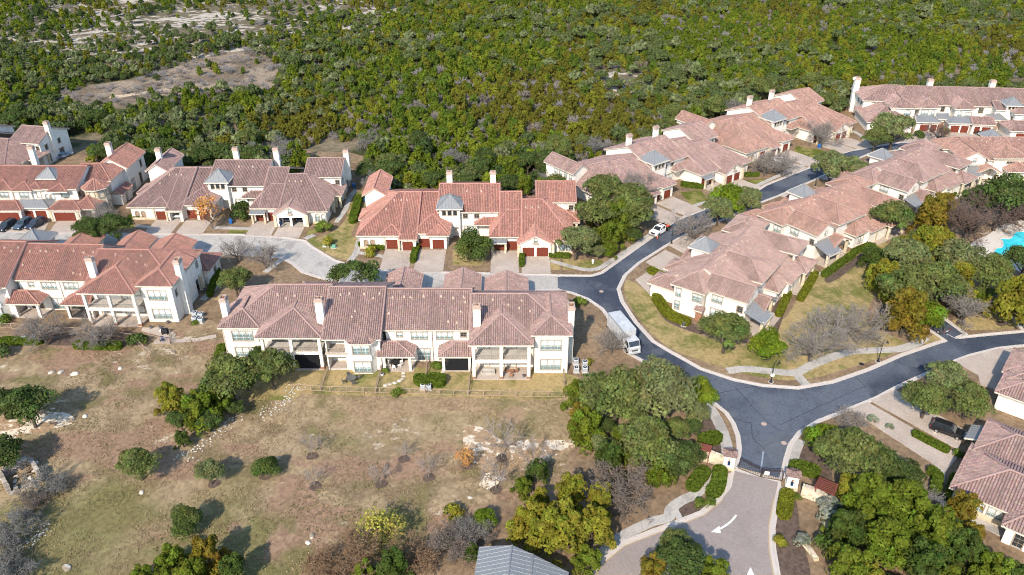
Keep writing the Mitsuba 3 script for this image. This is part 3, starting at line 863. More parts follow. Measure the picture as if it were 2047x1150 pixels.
# meadow and yards
yard = poly([(-60, 250), (60, 262), (150, 300), (260, 330), (420, 330), (560, 300), (700, 305), (790, 330), (880, 345), (1000, 352), (1130, 350), (1200, 330), (1290, 290), (1400, 240), (1500, 210), (1660, 195), (1720, 165), (2150, 190),
             (2250, 500), (2300, 1180), (1600, 1260), (600, 1240), (-300, 1240), (-400, 600)], smooth=False)
patch('yard_ground', yard, 'm_soil', 0.004)
meadow = [(-120, 690), (60, 690), (290, 690), (420, 640), (470, 720), (560, 778), (800, 778), (1133, 782), (1140, 850), (1135, 920), (1090, 975), (1020, 1000), (960, 1010), (880, 1060), (820, 1110), (760, 1140), (700, 1120), (560, 1160), (400, 1190),
          (100, 1220), (-100, 1230), (-150, 900)]
patch('meadow', meadow, 'm_field', 0.009)
LAWNS = {
    'lawn_a': [(330, 660), (430, 600), (470, 640), (455, 700), (430, 740), (470, 790), (560, 800), (600, 790), (585, 770), (480, 720), (470, 650), (440, 590), (400, 640)],
    'lawn_c': [(585, 740), (760, 742), (770, 735), (1125, 745), (1130, 795), (850, 793), (585, 783)],
    'lawn_e': [(1255, 560), (1300, 590), (1330, 640), (1400, 670), (1490, 690), (1560, 690), (1600, 640), (1680, 560), (1760, 520), (1765, 560), (1730, 640), (1800, 680), (1800, 700), (1700, 735), (1600, 760), (1500, 750), (1400, 720), (1330, 690), (1280, 640), (1250, 590)],
    'lawn_r': [(1905, 640), (1990, 628), (2040, 645), (2030, 655), (1930, 660)],
    'lawn_r2': [(1850, 680), (1880, 665), (1900, 685), (1860, 695)],
    'lawn_b': [(700, 480), (720, 430), (735, 400), (735, 385), (700, 390), (690, 440), (650, 470), (615, 480), (660, 510), (700, 520), (715, 505)],
    'lawn_g': [(1545, 520), (1560, 640), (1620, 560), (1700, 500), (1760, 480), (1780, 510), (1760, 560), (1700, 620), (1600, 680), (1560, 700)],
}
for k, v in LAWNS.items():
    patch('lawn', v, 'm_lawn', 0.014)
patch('clearing', [(120, 195), (180, 172), (260, 158), (330, 140), (420, 112), (490, 104), (545, 125), (556, 152), (535, 180), (470, 188), (400, 185), (330, 200), (260, 222), (215, 228), (150, 215)], 'm_clearing', 0.006)
patch('dirt_track', [(225, 192), (290, 183), (350, 174), (352, 177), (292, 187), (228, 197)], 'm_track', 0.012)

for cx, cy, rx, ry in ((-150, 388, 118, 82), (39, 284, 13, 22), (-45, 395, 30, 18)):
    t = np.linspace(0, 2 * np.pi, 60)[:-1]
    q = np.column_stack([np.cos(t), np.sin(t)])
    q *= (1 + .5 * (meshkit.fbm(np.column_stack([q * 2.2 + cx, 0 * t]), 3) - .5))[:, None]
    struct('rocky_slope', sheet(sg.Polygon(q * [rx, ry] + [cx, cy]).buffer(0), .005), 'm_slope')

# streets
ASPHALT = [(1115, 551), (1181, 552), (1202, 546), (1223, 531), (1262, 503), (1303, 474), (1350, 441), (1412, 417), (1489, 396), (1531, 370), (1621, 334), (1656, 315), (1698, 302), (1740, 295), (1800, 285), (1880, 282), (1960, 284), (2100, 292), (2200, 298),
           (2200, 312), (2060, 305), (1960, 298), (1880, 297), (1800, 300), (1743, 306), (1700, 324), (1629, 360), (1559, 391), (1517, 407), (1416, 453), (1380, 465), (1330, 493), (1278, 526), (1250, 551), (1237, 578), (1244, 603), (1271, 644), (1306, 683), (1341, 704),
           (1402, 738), (1465, 759), (1524, 771), (1594, 776), (1663, 764), (1733, 740), (1802, 710), (1872, 686), (1907, 676), (1976, 669), (2042, 663), (2180, 655), (2180, 682), (2032, 693), (1997, 697), (1941, 711), (1893, 729), (1795, 774), (1754, 796),
           (1698, 819), (1639, 842), (1600, 865), (1581, 890), (1573, 917), (1563, 962), (1463, 936), (1474, 918), (1477, 896), (1474, 871), (1465, 847), (1451, 826), (1425, 805), (1380, 773), (1338, 749), (1289, 725), (1251, 704), (1228, 660), (1214, 632), (1202, 617), (1174, 598), (1143, 586), (1115, 580)]
asphalt = poly(ASPHALT, smooth=False).buffer(-.6).buffer(1.2, 8).buffer(-.6)
struct('asphalt_road', sheet(asphalt, 0.024), 'm_asphalt')
CSTREET = [(-80, 468), (0, 463), (250, 468), (480, 470), (560, 475), (609, 482), (623, 494), (668, 521), (700, 532), (756, 540), (819, 544), (965, 547), (1120, 551), (1120, 580), (1000, 583), (800, 580), (700, 570), (640, 556), (605, 545), (585, 528), (562, 516), (500, 511), (435, 509), (300, 512), (-80, 500)]
cstreet = poly(CSTREET, smooth=False).buffer(-1).buffer(2, 8).buffer(-1)
struct('concrete_street', sheet(cstreet.difference(asphalt), 0.02), 'm_concrete')
ENTRY = [(1463, 936), (1456, 972), (1433, 1000), (1402, 1025), (1350, 1046), (1306, 1062), (1244, 1086), (1202, 1120), (1160, 1170), (1200, 1260), (1565, 1260), (1558, 1170), (1552, 1132), (1546, 1098), (1545, 1056), (1552, 1014), (1563, 962)]
entry = poly(ENTRY, smooth=False).buffer(-.5).buffer(1, 8).buffer(-.5)
struct('entry_road', sheet(entry.difference(asphalt), 0.02), 'm_entry')
bay1 = poly([(1893, 684), (1842, 650), (1852, 636), (1884, 634), (1931, 669)], smooth=False)
bay2 = poly([(2046, 662), (2020, 634), (2060, 618), (2120, 660)], smooth=False)
struct('parking_bay', sheet(bay1.union(bay2).difference(asphalt), 0.022), 'm_asphalt')


def ring_band(g, w0, w1, cut=()):
    b = g.buffer(w1, 6).difference(g.buffer(w0, 6))
    for c in cut:
        b = b.difference(c)
    return b


streets = so.unary_union([asphalt, cstreet, entry, bay1, bay2])
gate_cut = sg.Polygon([at(1455, 930), at(1570, 958), at(1566, 975), at(1452, 945)])
# concrete gutter apron and kerb round the streets
struct('gutter', sheet(ring_band(streets, -.45, 0.0), 0.03), 'm_curb')
DRIVES = []


def drive(pts, name='driveway'):
    g = sg.Polygon(pts).buffer(0)
    DRIVES.append(g)
    return g


def drives_of(fr, v0s):
    for (a, b, vt), v0 in zip(((-17.2, -11.2, 2.6), (-10.2, -4.1, 2.4), (5.6, 11.4, 1.8), (12.0, 17.9, -.7)), v0s):
        drive([fr.pt(a, v0), fr.pt(b, v0), fr.pt(b, vt), fr.pt(a, vt)])


F_B, F_A2, F_H1, F_H2 = Frame(-10, 150, 0), Frame(-64.9, 164.45, 0), Frame(44.1, 180.9, 38.3), Frame(82.3, 212.5, 36.3)
drives_of(F_B, (-7.2, -7.6, -8.2, -8.4)); drives_of(F_A2, (-4.5, -5.0, -6, -6.3)); drives_of(F_H1, (-13, -11, -9, -8.4)); drives_of(F_H2, (-10, -9, -8.5, -9))
drive(survey([(115, 441), (158, 441), (150, 470), (95, 470)])); drive(survey([(-20, 441), (100, 441), (85, 470), (-40, 470)]))
for q in ([(1270, 560), (1300, 540), (1345, 570), (1330, 600), (1300, 590)], [(1290, 525), (1330, 500), (1390, 530), (1360, 560)], [(1335, 490), (1370, 470), (1410, 490), (1390, 520)],
          [(1450, 440), (1500, 418), (1530, 440), (1480, 470)], [(1560, 392), (1610, 368), (1640, 390), (1600, 410)], [(1640, 358), (1690, 330), (1720, 340), (1690, 370)]):
    drive(survey(q))
for q in ([(1832, 258), (1990, 264), (1985, 284), (1800, 288)], [(1990, 274), (2100, 278), (2100, 292), (1985, 288)]):
    drive(survey(q))
drive(survey([(1740, 802), (1790, 780), (1930, 862), (1915, 900)])); drive(survey([(1700, 820), (1735, 805), (1918, 910), (1890, 945)]))
drive(survey([(1905, 722), (2000, 697), (2047, 700), (1990, 780), (1960, 770), (1955, 750)]))
paved = so.unary_union(DRIVES).difference(streets)
for k, g in enumerate(DRIVES):
    gg = g.difference(streets)
    for e in DRIVES[:k]:
        gg = gg.difference(e)
    if gg.area > 1:
        struct('driveway', extrude(gg, 0.0, 0.06 + 0.001 * k), 'm_drive')
kerb = ring_band(streets, 0.0, .32, cut=[gate_cut] + [g.buffer(.05) for g in DRIVES])
struct('kerb', extrude(kerb, 0.0, 0.13), 'm_curb')


def walk(px, w=1.45, world=False):
    p = np.asarray(px, float) if world else survey(px)
    return sg.LineString(smooth_line(p, 6)).buffer(w / 2, cap_style=2)


WALKS = [walk([(1454, 742), (1490, 738), (1545, 743), (1590, 745), (1628, 728), (1690, 706), (1740, 701), (1790, 699), (1825, 690), (1850, 675)], 1.7),
         walk([(1590, 745), (1600, 758), (1612, 770)], 1.6),
         walk([(1100, 522), (1180, 540), (1225, 520), (1275, 487), (1325, 452)], 1.2),
         walk([(1345, 425), (1410, 405), (1480, 385), (1560, 350), (1640, 315)], 1.2),
         walk([(1240, 545), (1225, 570), (1232, 600), (1262, 650), (1300, 693)], .01) if False else walk([(1402, 790), (1428, 830), (1443, 860), (1452, 890), (1455, 915)], 1.7),
         walk([(1600, 880), (1590, 905), (1583, 930), (1575, 958)], 1.4),
         walk([(1455, 925), (1420, 955), (1395, 985), (1360, 1003), (1340, 1020), (1335, 1035), (1300, 1045), (1240, 1075), (1200, 1110)], 1.5),
         walk([(1345, 1010), (1352, 1025), (1360, 1040)], .9),
         walk([(740, 440), (722, 470), (712, 505), (700, 522)], 1.4), walk([(712, 505), (760, 512), (775, 516)], 1.2), walk([(672, 445), (690, 420), (700, 395), (712, 380)], 1.2),
         walk([(628, 470), (610, 478)], 1.4), walk([(545, 520), (570, 495), (600, 480)], .01) if False else walk([(530, 545), (555, 525), (585, 505)], 1.3),
         walk([(405, 600), (425, 580), (436, 565)], 1.3), walk([(272, 452), (300, 455), (310, 460)], 1.2), walk([(425, 455), (500, 458)], 1.2),
         walk([(1880, 935), (1878, 960), (1870, 990), (1895, 1010)], 1.3), walk([(1895, 1012), (1960, 1045), (2047, 1090), (2100, 1118)], 1.5),
         walk([(1640, 470), (1660, 455)], 1.0), walk([(1620, 555), (1640, 545)], 1.0), walk([(1740, 300), (1725, 275), (1705, 262)], 1.3)]
walks = so.unary_union(WALKS).difference(streets.buffer(.3)).difference(paved)
for g in getattr(walks, 'geoms', [walks]):
    struct('footpath', extrude(g, 0.0, 0.075), 'm_concrete')

# planting beds and soil
for q in ([(405, 470 + 35), (480, 515), (545, 512), (575, 522), (585, 530), (530, 550), (470, 560), (430, 590), (425, 560), (440, 540)],
          [(1150, 600), (1190, 610), (1220, 650), (1235, 700), (1260, 715), (1220, 740), (1160, 755), (1150, 700)]):
    patch('bare_soil', q, 'm_soil', 0.017)
for q in ([(1305, 595), (1330, 640), (1400, 668), (1398, 655), (1340, 620), (1318, 590)], [(1560, 570), (1575, 600), (1560, 650), (1545, 690), (1535, 680), (1545, 620)], [(1650, 555), (1690, 530), (1740, 490), (1748, 500), (1700, 540), (1660, 565)],
          [(100, 690), (280, 690), (290, 710), (280, 665), (110, 668)], [(1560, 980), (1545, 1050), (1552, 1110), (1570, 1160), (1620, 1160), (1600, 1060), (1590, 1000)], [(1350, 1010), (1375, 990), (1400, 1000), (1430, 1000), (1400, 1022), (1362, 1034)],
          [(1600, 885), (1625, 870), (1660, 930), (1660, 990), (1620, 960), (1600, 930)], [(1380, 800), (1410, 815), (1440, 860), (1450, 905), (1420, 930), (1400, 880)]):
    patch('planting_bed', q, 'm_mulch', 0.02)
for q in ([(668, 480), (720, 470), (715, 505), (690, 515)], [(905, 500), (935, 500), (980, 505), (960, 532), (905, 530)], [(1100, 518), (1120, 518), (1120, 540), (1100, 540)], [(1125, 518), (1180, 520), (1205, 520), (1205, 538), (1125, 540)]):
    patch('lawn', q, 'm_lawn', 0.018, smooth=False)
for q in ([(1592, 292), (1640, 300), (1660, 305), (1605, 325), (1585, 305)], [(1490, 360), (1530, 358), (1530, 368), (1500, 375)], [(1360, 385), (1400, 380), (1420, 405), (1380, 410)], [(165, 460), (260, 440), (270, 455), (180, 470)], [(500, 455), (505, 462), (470, 470), (455, 470), (460, 458)], [(560, 452), (567, 455), (555, 470), (547, 470)], [(615, 460), (640, 460), (612, 476)]):
    patch('lawn', q, 'm_green', 0.018, smooth=False)
patch('rock_outcrop', [(930, 860), (960, 850), (1000, 880), (1040, 880), (1080, 880), (1130, 885), (1140, 905), (1090, 930), (1060, 950), (1010, 970), (960, 980), (930, 950), (950, 920), (925, 890)], 'm_rock', 0.013) if False else None
# ------------------------------------------------------------------ the buildings
RED, BROWN, PINK, ROSE, DUSK = (0.395, 0.205, 0.165), (0.31, 0.212, 0.192), (0.345, 0.215, 0.178), (0.33, 0.228, 0.20), (0.335, 0.178, 0.145)
far = dict(ts=(0.46, 0.52))
plan_courtyard(House('townhouse', 'salmon red tiled townhouse row at the centre with two chimneys against the forest', -10, 150, 0, RED, seed=1))
plan_courtyard(House('townhouse', 'brown tiled townhouse row with three open garages and an orange brown tree', -64.9, 164.45, 0, BROWN, seed=2), open_doors=(2, 7, 8), chims=((-1.9, 19.0), (7.9, 18.8)), side_chims=((-21.6, 21.1, 10.6), (24.6, 19.6, 10.8)))
plan_courtyard(House('townhouse', 'dusty brown tiled townhouse row beside the white utility truck, turned to the street', 44.1, 180.9, 38.3, BROWN, seed=3, **far))
plan_courtyard(House('townhouse', 'rosy tiled townhouse row up the street behind the white parked car', 82.3, 212.5, 36.3, PINK, seed=4, **far))
plan_courtyard(House('townhouse', 'brown tiled townhouse at the far left edge against the dark forest', -150.2, 191.7, -11, BROWN, seed=5, **far), side_chims=((24.2, 17.6, 11.0),))
plan_terrace(House('townhouse', 'long brown tiled two-storey townhouse row behind the meadow fence', 0, 108, 0, BROWN, seed=6))
plan_terrace(House('townhouse', 'red brown tiled two-storey townhouse row with two bare trees before its balconies', -70.4, 124, -2.0, DUSK, seed=7), low=True)
plan_gabled(House('townhouse', 'pinkish brown tiled townhouse with a brown utility closet on its white wall', 38.4, 142.4, -36, ROSE, seed=8), closet=True)
plan_gabled(House('townhouse', 'salmon tiled townhouse, middle of the three right of the street', 66.3, 168.7, -54, PINK, seed=9))
plan_gabled(House('townhouse', 'brown tiled townhouse, farthest of the three right of the street', 93.4, 191.6, -51, BROWN, seed=10, **far))
plan_gabled(House('townhouse', 'salmon tiled townhouse at the right edge above the pool, white gable facing the viewer', 129, 205.5, -90, PINK, seed=11, **far))


def turret_house():
    h = House('townhouse', 'red tiled two-storey townhouse with a round stone turret and dark cars before it', 0, 0, 0, DUSK, seed=12)
    w = h.wing
    w(-126, -100.2, 170, 184.5, 6.4, 9.2, 'u', 0, 0, [('S', -103.4, 4.2, 1.9, 1.6, 'arch', 2), ('S', -107.6, 3.4, .9, 1.5, 'arch', 1), ('S', -106.4, 3.4, .9, 1.5, 'arch', 1), ('E', 171.5, 4, 1, 1.2, 'dark', 1)])
    w(-103, -94.3, 174.9, 185, 6.4, 8.7, 'u', 0, 4.0, [('E', 176.6, 4.0, 1.3, 1.7, 'dark', 2), ('E', 180.6, 4.0, 1.3, 1.7, 'dark', 2)])
    w(-101.4, -93.2, 182, 193, 6.7, 9.1, 'v', 0, 0, [('E', 190.3, 4.0, 1.0, 1.6, 'dark', 1), ('E', 184.2, .4, 1.6, 2.6, 'w', 2), ('E', 188.6, .3, 1.2, 2.6, 'dark', 1)])
    h.part('wall', boxes((-95.0, -94.8, 175.5, 192.7, 0, 6.2)), h.wall)
    w(-121, -114.7, 169.6, 176, 6.2, 7.7, 'v', 3.0, 0, [('S', -117.2, 4.25, 1.9, 1.5, 'w', 2)])
    w(-114.8, -110.2, 169.4, 176, 6.2, 7.5, 'v', 2.4, 0, [('S', -112.5, 4.25, 2.0, 1.5, 'w', 2)])
    w(-112, -108.2, 169.9, 175, 6.2, 7.3, 'v', 2.0, 0, [('S', -109.4, 4.25, .9, 1.5, 'w', 1)])
    w(-106.6, -102.0, 169.2, 174, 6.1, 7.1, 'v', 2.3, 0, [], wall=False)
    w(-110.3, -105.7, 172.5, 177.2, 7.9, 9.9, 'u', 2.3, 2.3, [('S', c, 6.75, .7, .75, 'dark', 1) for c in (-109.1, -108.0, -106.9)], metal=True)
    dd = [('S', -102.4, 0, 4.9, 2.2, 'garage')]
    w(-105.8, -98.1, 165.8, 171, 3.0, 4.3, 'u', 2.4, 2.4, dd)
    w(-113.2, -105.9, 166.9, 171.2, 3.1, 4.3, 'u', 0, 2.2, [('S', -111.4, 0, 2.5, 2.2, 'garage'), ('S', -108.4, 0, 2.5, 2.2, 'garage')], metal=True)
    w(-122, -111.6, 165.7, 171, 3.0, 4.3, 'u', 0, 2.2, [('S', -115.2, 0, 4.9, 2.2, 'garage')])
    w(-100.5, -95, 166.5, 174, 3.0, 4.7, 'v', 3, 0, [('S', -97.7, 0, 2.2, 2.4, 'open')])
    # turret
    cx, cy, r = -96.9, 172.6, 2.6
    ang = np.arange(8) * np.pi / 4 + np.pi / 8
    ring = [(cx + r * math.cos(a), cy + r * math.sin(a)) for a in ang]
    h.part('turret', extrude(sg.Polygon(ring), 0, 6.2), 'm_stone')
    big = [(cx + (r + .55) * math.cos(a), cy + (r + .55) * math.sin(a), 6.15) for a in ang]
    for i in range(8):
        f = np.array([big[i], big[(i + 1) % 8], (cx, cy, 7.9)])
        h.slabs.append(slab(f)); t = tiles(f, *h.ts, h.tile, h.rng)
        if t: h.tl.append(t)
        h.caps.append((f[0] + [0, 0, .12], f[2] + [0, 0, .12])); h.fascia.append((f[0], f[1], .2))
    for k in (4, 5, 6, 7):
        a = np.pi / 4 * k + np.pi / 4
        R = r * math.cos(np.pi / 8)
        for z, hh in ((.9, 1.5), (4.1, 1.5)):
            def mp(m, a=a, R=R):
                s, d, zz = m[0][:, 0], m[0][:, 1], m[0][:, 2]
                return np.column_stack([cx + (R + .1 - d) * math.cos(a) - s * math.sin(a), cy + (R + .1 - d) * math.sin(a) + s * math.cos(a), zz]), m[1]
            h.openings.append((mp, ('S', 0, z, 1.1, hh, 'w', 1)))
    for u0, v0 in ((-95.2, 175.4), (-95.0, 178.4)):
        h.parts('porch', [(u0, u0 + 2.2, v0, v0 + .25, 0, 2.7), (u0 + 2.0, u0 + 2.2, v0, v0 + 2.0, 0, 2.7)], h.wall)
        h.wing(u0 - .2, u0 + 2.6, v0 - .3, v0 + 2.4, 2.7, 3.6, 'v', 0, 0, [], wall=False)
    h.chimney(-99.4, 187.6, 6, 11.3, 1.3, 1.1); h.chimney(-118.6, 187.5, 3, 10.4, 1.3, 1.1)
    h.vents([(u, 175.6, 7.8) for u in (-116, -113.6, -104.2, -101.8)])
    h.parts('pier', [(-105.6, -105.2, 166.2, 166.5, 0, 2.9), (-99.6, -99.0, 166.2, 166.5, 0, 2.9), (-113.3, -112.8, 167.2, 167.6, 0, 3.0), (-106.6, -106.2, 167.2, 167.6, 0, 3.0)], 'm_stone')
    h.finish()


def far_row():
    h = House('townhouse', 'long brown tiled two-storey townhouse row at the top right with metal canopies', 106, 230, -5, BROWN, seed=13, **far)
    w = h.wing
    w(-.5, 12, 7.6, 20.5, 6.2, 9.2, 'u', 7.5, 0, [('S', 3.2, 3.9, 1.1, 1.7, 'arch', 1), ('W', 10, 4.2, .8, 1.2, 'dark', 1), ('W', 13, 3.6, .8, 2.0, 'dark', 1)])
    w(8, 62, 4.8, 20.5, 6.2, 9.5, 'u', 5, 0, [('S', 22.4, 4.2, 1.0, 1.4, 'dark', 1), ('S', 33.4, 4.0, 1.3, 1.5, 'dark', 2)])
    w(36, 40, 2, 10, 6.1, 7.5, 'u', 0, 0, [])
    w(5.6, 13.7, 1.1, 10, 6.2, 8.2, 'v', 4, 0, [('S', 11, 3.9, 1.9, 1.5, 'arch', 2)])
    w(14, 20.2, 1.8, 11, 6.2, 8.2, 'v', 3.1, 0, [('S', 16.2, 3.9, 2.0, 1.5, 'w', 2), ('S', 18.6, 3.7, 1.0, 1.6, 'arch', 1)])
    w(24.2, 30.2, 1.6, 11, 6.2, 8.3, 'v', 3.0, 0, [('S', 26.2, 3.8, 1.0, 1.5, 'arch', 1), ('S', 28.6, 3.6, 1.7, 1.5, 'w', 2)])
    w(38.2, 43, 1.4, 6.4, 7.6, 9.6, 'u', 2.4, 2.4, [('S', c, 6.4, .6, .8, 'dark', 1) for c in (39.6, 40.6, 41.6)], metal=True)
    w(40, 62, -1.2, 8, 6.0, 7.6, 'u', 3.2, 0, [('S', 43.6, 3.7, 1.8, 1.5, 'arch', 2), ('W', 1, 3, 1, 1.4, 'dark', 1)])
    w(-1.6, 12.2, -3.1, 10.5, 3.0, 5.8, 'v', 6.8, 0, [('S', 2.2, .8, .9, 1.7, 'arch', 1), ('S', 3.6, .8, .9, 1.7, 'arch', 1)])
    w(12.9, 20, -1.8, 3, 3.0, 4.3, 'u', 0, 2.2, [('S', 15.7, 0, 2.5, 2.15, 'garage'), ('S', 18.6, 0, 2.4, 2.15, 'garage')], metal=True)
    w(21.9, 28.6, -2.1, 3, 3.0, 4.3, 'u', 2.2, 0, [('S', 24.3, 0, 2.5, 2.15, 'garage'), ('S', 27.2, 0, 2.5, 2.15, 'garage')], metal=True)
    w(19.4, 23.4, .8, 5, 3.3, 4.4, 'u', 0, 0, [('S', 21.4, 0, 1.4, 2.3, 'door')], metal=True)
    w(28.5, 34.9, -2.6, 3, 3.0, 4.4, 'u', 0, 0, [('S', 30.3, 0, 1.6, 2.15, 'garage'), ('S', 32.9, 0, 2.5, 2.15, 'garage')])
    w(34.8, 39.2, .4, 5, 3.6, 5.0, 'u', 2.1, 2.1, [('S', 36.6, 0, 1.2, 2.4, 'archdoor')], metal=True)
    w(36.9, 62, -7.4, 1, 3.0, 4.6, 'u', 2.6, 0, [('S', 41.6, 0, 5, 2.2, 'garage')])
    h.chimney(-.2, 17, 0, 10.7, 1.6, 1.6); h.chimney(20.6, 14.5, 8, 11.4, 1.5, 1.3); h.chimney(39.5, 15.8, 8, 11.2, 1.5, 1.3)
    h.part('satellite_dish', place(trimesh.creation.icosphere(2, .55), -1.2, 17, 10.2), 'm_white')
    h.finish()


def corner_houses():
    h = House('townhouse', 'brown tiled single-storey townhouse at the lower right with a stone base', 58.7, 77.9, -40, BROWN, seed=14, ts=(0.36, 0.42))
    h.wing(-.7, 19, 0, 11.2, 3.2, 5.5, 'u', 5.4, 0, [('S', 3.25, .95, .95, 1.5, 'w', 1), ('S', 5.1, .95, 1.7, 1.5, 'w', 2), ('W', 4, .9, 1, 1.4, 'dark', 1)])
    h.wing(-.2, 19, 9.5, 18.2, 3.6, 5.6, 'u', 4.0, 0, [('W', 12, 0, 2.4, 2.1, 'garage'), ('W', 15.4, 0, 2.4, 2.1, 'garage')])
    h.wing(6.2, 18, -2.6, 6, 3.0, 4.7, 'u', 3.2, 0, [('S', 8.5, .2, 1.1, 2.1, 'dark', 1), ('S', 12, .8, 2, 1.4, 'w', 2)])
    h.parts('wainscot', [(-.13, 6.8, .5, .62, 0, .95), (-.2, -.05, .5, 10.5, 0, .95)], 'm_stone')
    h.shed([(-1.9, 13.2, 2.3), (-.2, 13.2, 2.9), (-.2, 17.2, 2.9), (-1.9, 17.2, 2.3)])
    h.finish()
    h = House('townhouse', 'brown tiled single-storey townhouse at the right edge above the black parked car', 74.8, 98.8, -40, BROWN, seed=15, ts=(0.36, 0.42))
    h.wing(0, 18, 0, 7.0, 3.3, 4.9, 'u', 3.4, 0, [])
    h.wing(-.4, 18, 6.6, 15, 3.3, 5.1, 'u', 4, 0, [('W', 9, 0, 2.4, 2.1, 'garage'), ('W', 12.4, 0, 2.4, 2.1, 'garage')])
    h.wing(.6, 18, 4, 10, 3.6, 5.2, 'u', 3, 0, [])
    h.finish()


def barn():
    o = at(1010, 1150, 4.2)
    h = House('shed', 'grey standing-seam metal roofed outbuilding at the bottom edge', 0, 0, 0, BROWN, seed=16, category='shed')
    A, R0, B = at(958, 1093, 3.4), at(1024, 1090, 5.0), at(1137, 1143, 3.2)
    dv = np.array([-.10, -1.0])
    L = 14.0
    f1 = np.array([[*(A + dv * L), 3.4], [*(R0 + dv * L), 5.0], [*R0, 5.0], [*A, 3.4]])
    M = at(1066, 1107, 4.5)
    f2 = np.array([[*R0, 5.0], [*(R0 + dv * L), 5.0], [*(M + dv * L), 4.4], [*M, 4.4]])
    f3 = np.array([[*M, 4.4], [*(M + dv * L), 4.4], [*(B + dv * L), 3.1], [*B, 3.1]])
    for f in (f1, f2, f3):
        n = np.cross(f[1] - f[0], f[2] - f[0])
        f = f if n[2] > 0 else f[::-1]
        h.metal.append([slab(f, .1)]); h.standing_seams(f)
    h.mcaps.append((np.array([*R0, 5.05]), np.array([*(R0 + dv * L), 5.05])))
    h.mcaps.append((np.array([*M, 4.46]), np.array([*(M + dv * L), 4.46])))
    pts = [A + [.4, -.4], R0 + [0, -.4], M + [0, -.4], B + [-.6, -.3], B + dv * L, A + dv * L + [.4, 0]]
    h.walls.append(extrude(sg.Polygon(pts), 0, 3.0))
    h.finish()


turret_house(); far_row(); corner_houses(); barn()
# ------------------------------------------------------------------ plants
scene['m_leaf'] = {'type': 'principledthin', 'base_color': VC, 'roughness': 0.7, 'spec_trans': 0.0, 'diff_trans': 0.7, 'eta': 1.3}
rng = np.random.default_rng(77)


def cards(c, n, size, r, aspect=1.5):
    """Leaf sprays: one bent quad each, at C facing N."""
    k = len(c)
    t = np.cross(n, r.normal(size=(k, 3))); t /= np.linalg.norm(t, axis=1, keepdims=True) + 1e-9
    b = np.cross(n, t)
    s = (size * r.uniform(.65, 1.35, k))[:, None]
    l, w = s * aspect * .5, s * .5
    v = np.stack([c - t * l, c + b * w - n * w * .35, c + t * l - n * l * .15, c - b * w - n * w * .35], 1).reshape(-1, 3)
    i = np.arange(k)[:, None] * 4
    return v, np.vstack([i + [0, 1, 2], i + [0, 2, 3]])


def sphere_pts(k, r):
    p = r.normal(size=(k, 3))
    return p / np.linalg.norm(p, axis=1, keepdims=True)


def crown(kind, n, size, base, seed, hue=0.10, vary=.3):
    """Foliage of one tree, radius 1, standing on z = 0, made of clumps of leaf sprays."""
    r = np.random.default_rng(seed)
    if kind == 'oak':
        k, H, z0 = 44, 1.35, .42
        d = sphere_pts(k, r); d[:, 2] = np.abs(d[:, 2]) * 1.05 - .18
        cc = d * [.66, .66, .50] * r.uniform(.55, 1.1, (k, 1)) + [0, 0, z0 + .42]
        cr = r.uniform(.17, .33, k)
        sc = np.array([1, 1, .85])
    elif kind == 'juniper':
        k = 38
        h = r.uniform(.12, 1.0, k); a = r.uniform(0, 6.28, k)
        rad = (1.02 - .62 * h) * r.uniform(.25, .85, k)
        cc = np.column_stack([np.cos(a) * rad, np.sin(a) * rad, h * 1.35])
        cr = r.uniform(.15, .30, k) * (1.1 - .35 * h)
        sc = np.array([.85, .85, 1.35])
    elif kind == 'round':
        k = 20
        d = sphere_pts(k, r); d[:, 2] = np.abs(d[:, 2])
        cc = d * [.62, .62, .85] * r.uniform(.6, 1.05, (k, 1)) + [0, 0, .35]
        cr = r.uniform(.28, .42, k); sc = np.array([1, 1, 1.0])
    elif kind == 'shrub':
        k = 9
        d = sphere_pts(k, r); d[:, 2] = np.abs(d[:, 2]) * .8
        cc = d * .5 + [0, 0, .25]; cr = r.uniform(.35, .5, k); sc = np.array([1, 1, .9])
    which = r.integers(0, k, n)
    d = sphere_pts(n, r)
    d[:, 2] = np.where(d[:, 2] < -.35, -d[:, 2], d[:, 2])
    rr = r.uniform(.72, 1.05, n)[:, None]
    c = cc[which] + d * sc * (cr[which][:, None]) * rr
    c[:, 2] = np.maximum(c[:, 2], .04)
    nn = d + r.normal(0, .42, (n, 3)); nn /= np.linalg.norm(nn, axis=1, keepdims=True)
    v, f = cards(c, nn, size, r)
    tone = r.uniform(.78, 1.22, k)[which] * r.uniform(1 - vary, 1 + vary, n)
    col = np.asarray(base) * 1.5 * tone[:, None] * (1 + r.normal(0, hue, (k, 3))[which] * .6 + r.normal(0, hue, (n, 3)) * .5)
    return (v, f), np.repeat(np.clip(col, .004, .8), 4, 0)


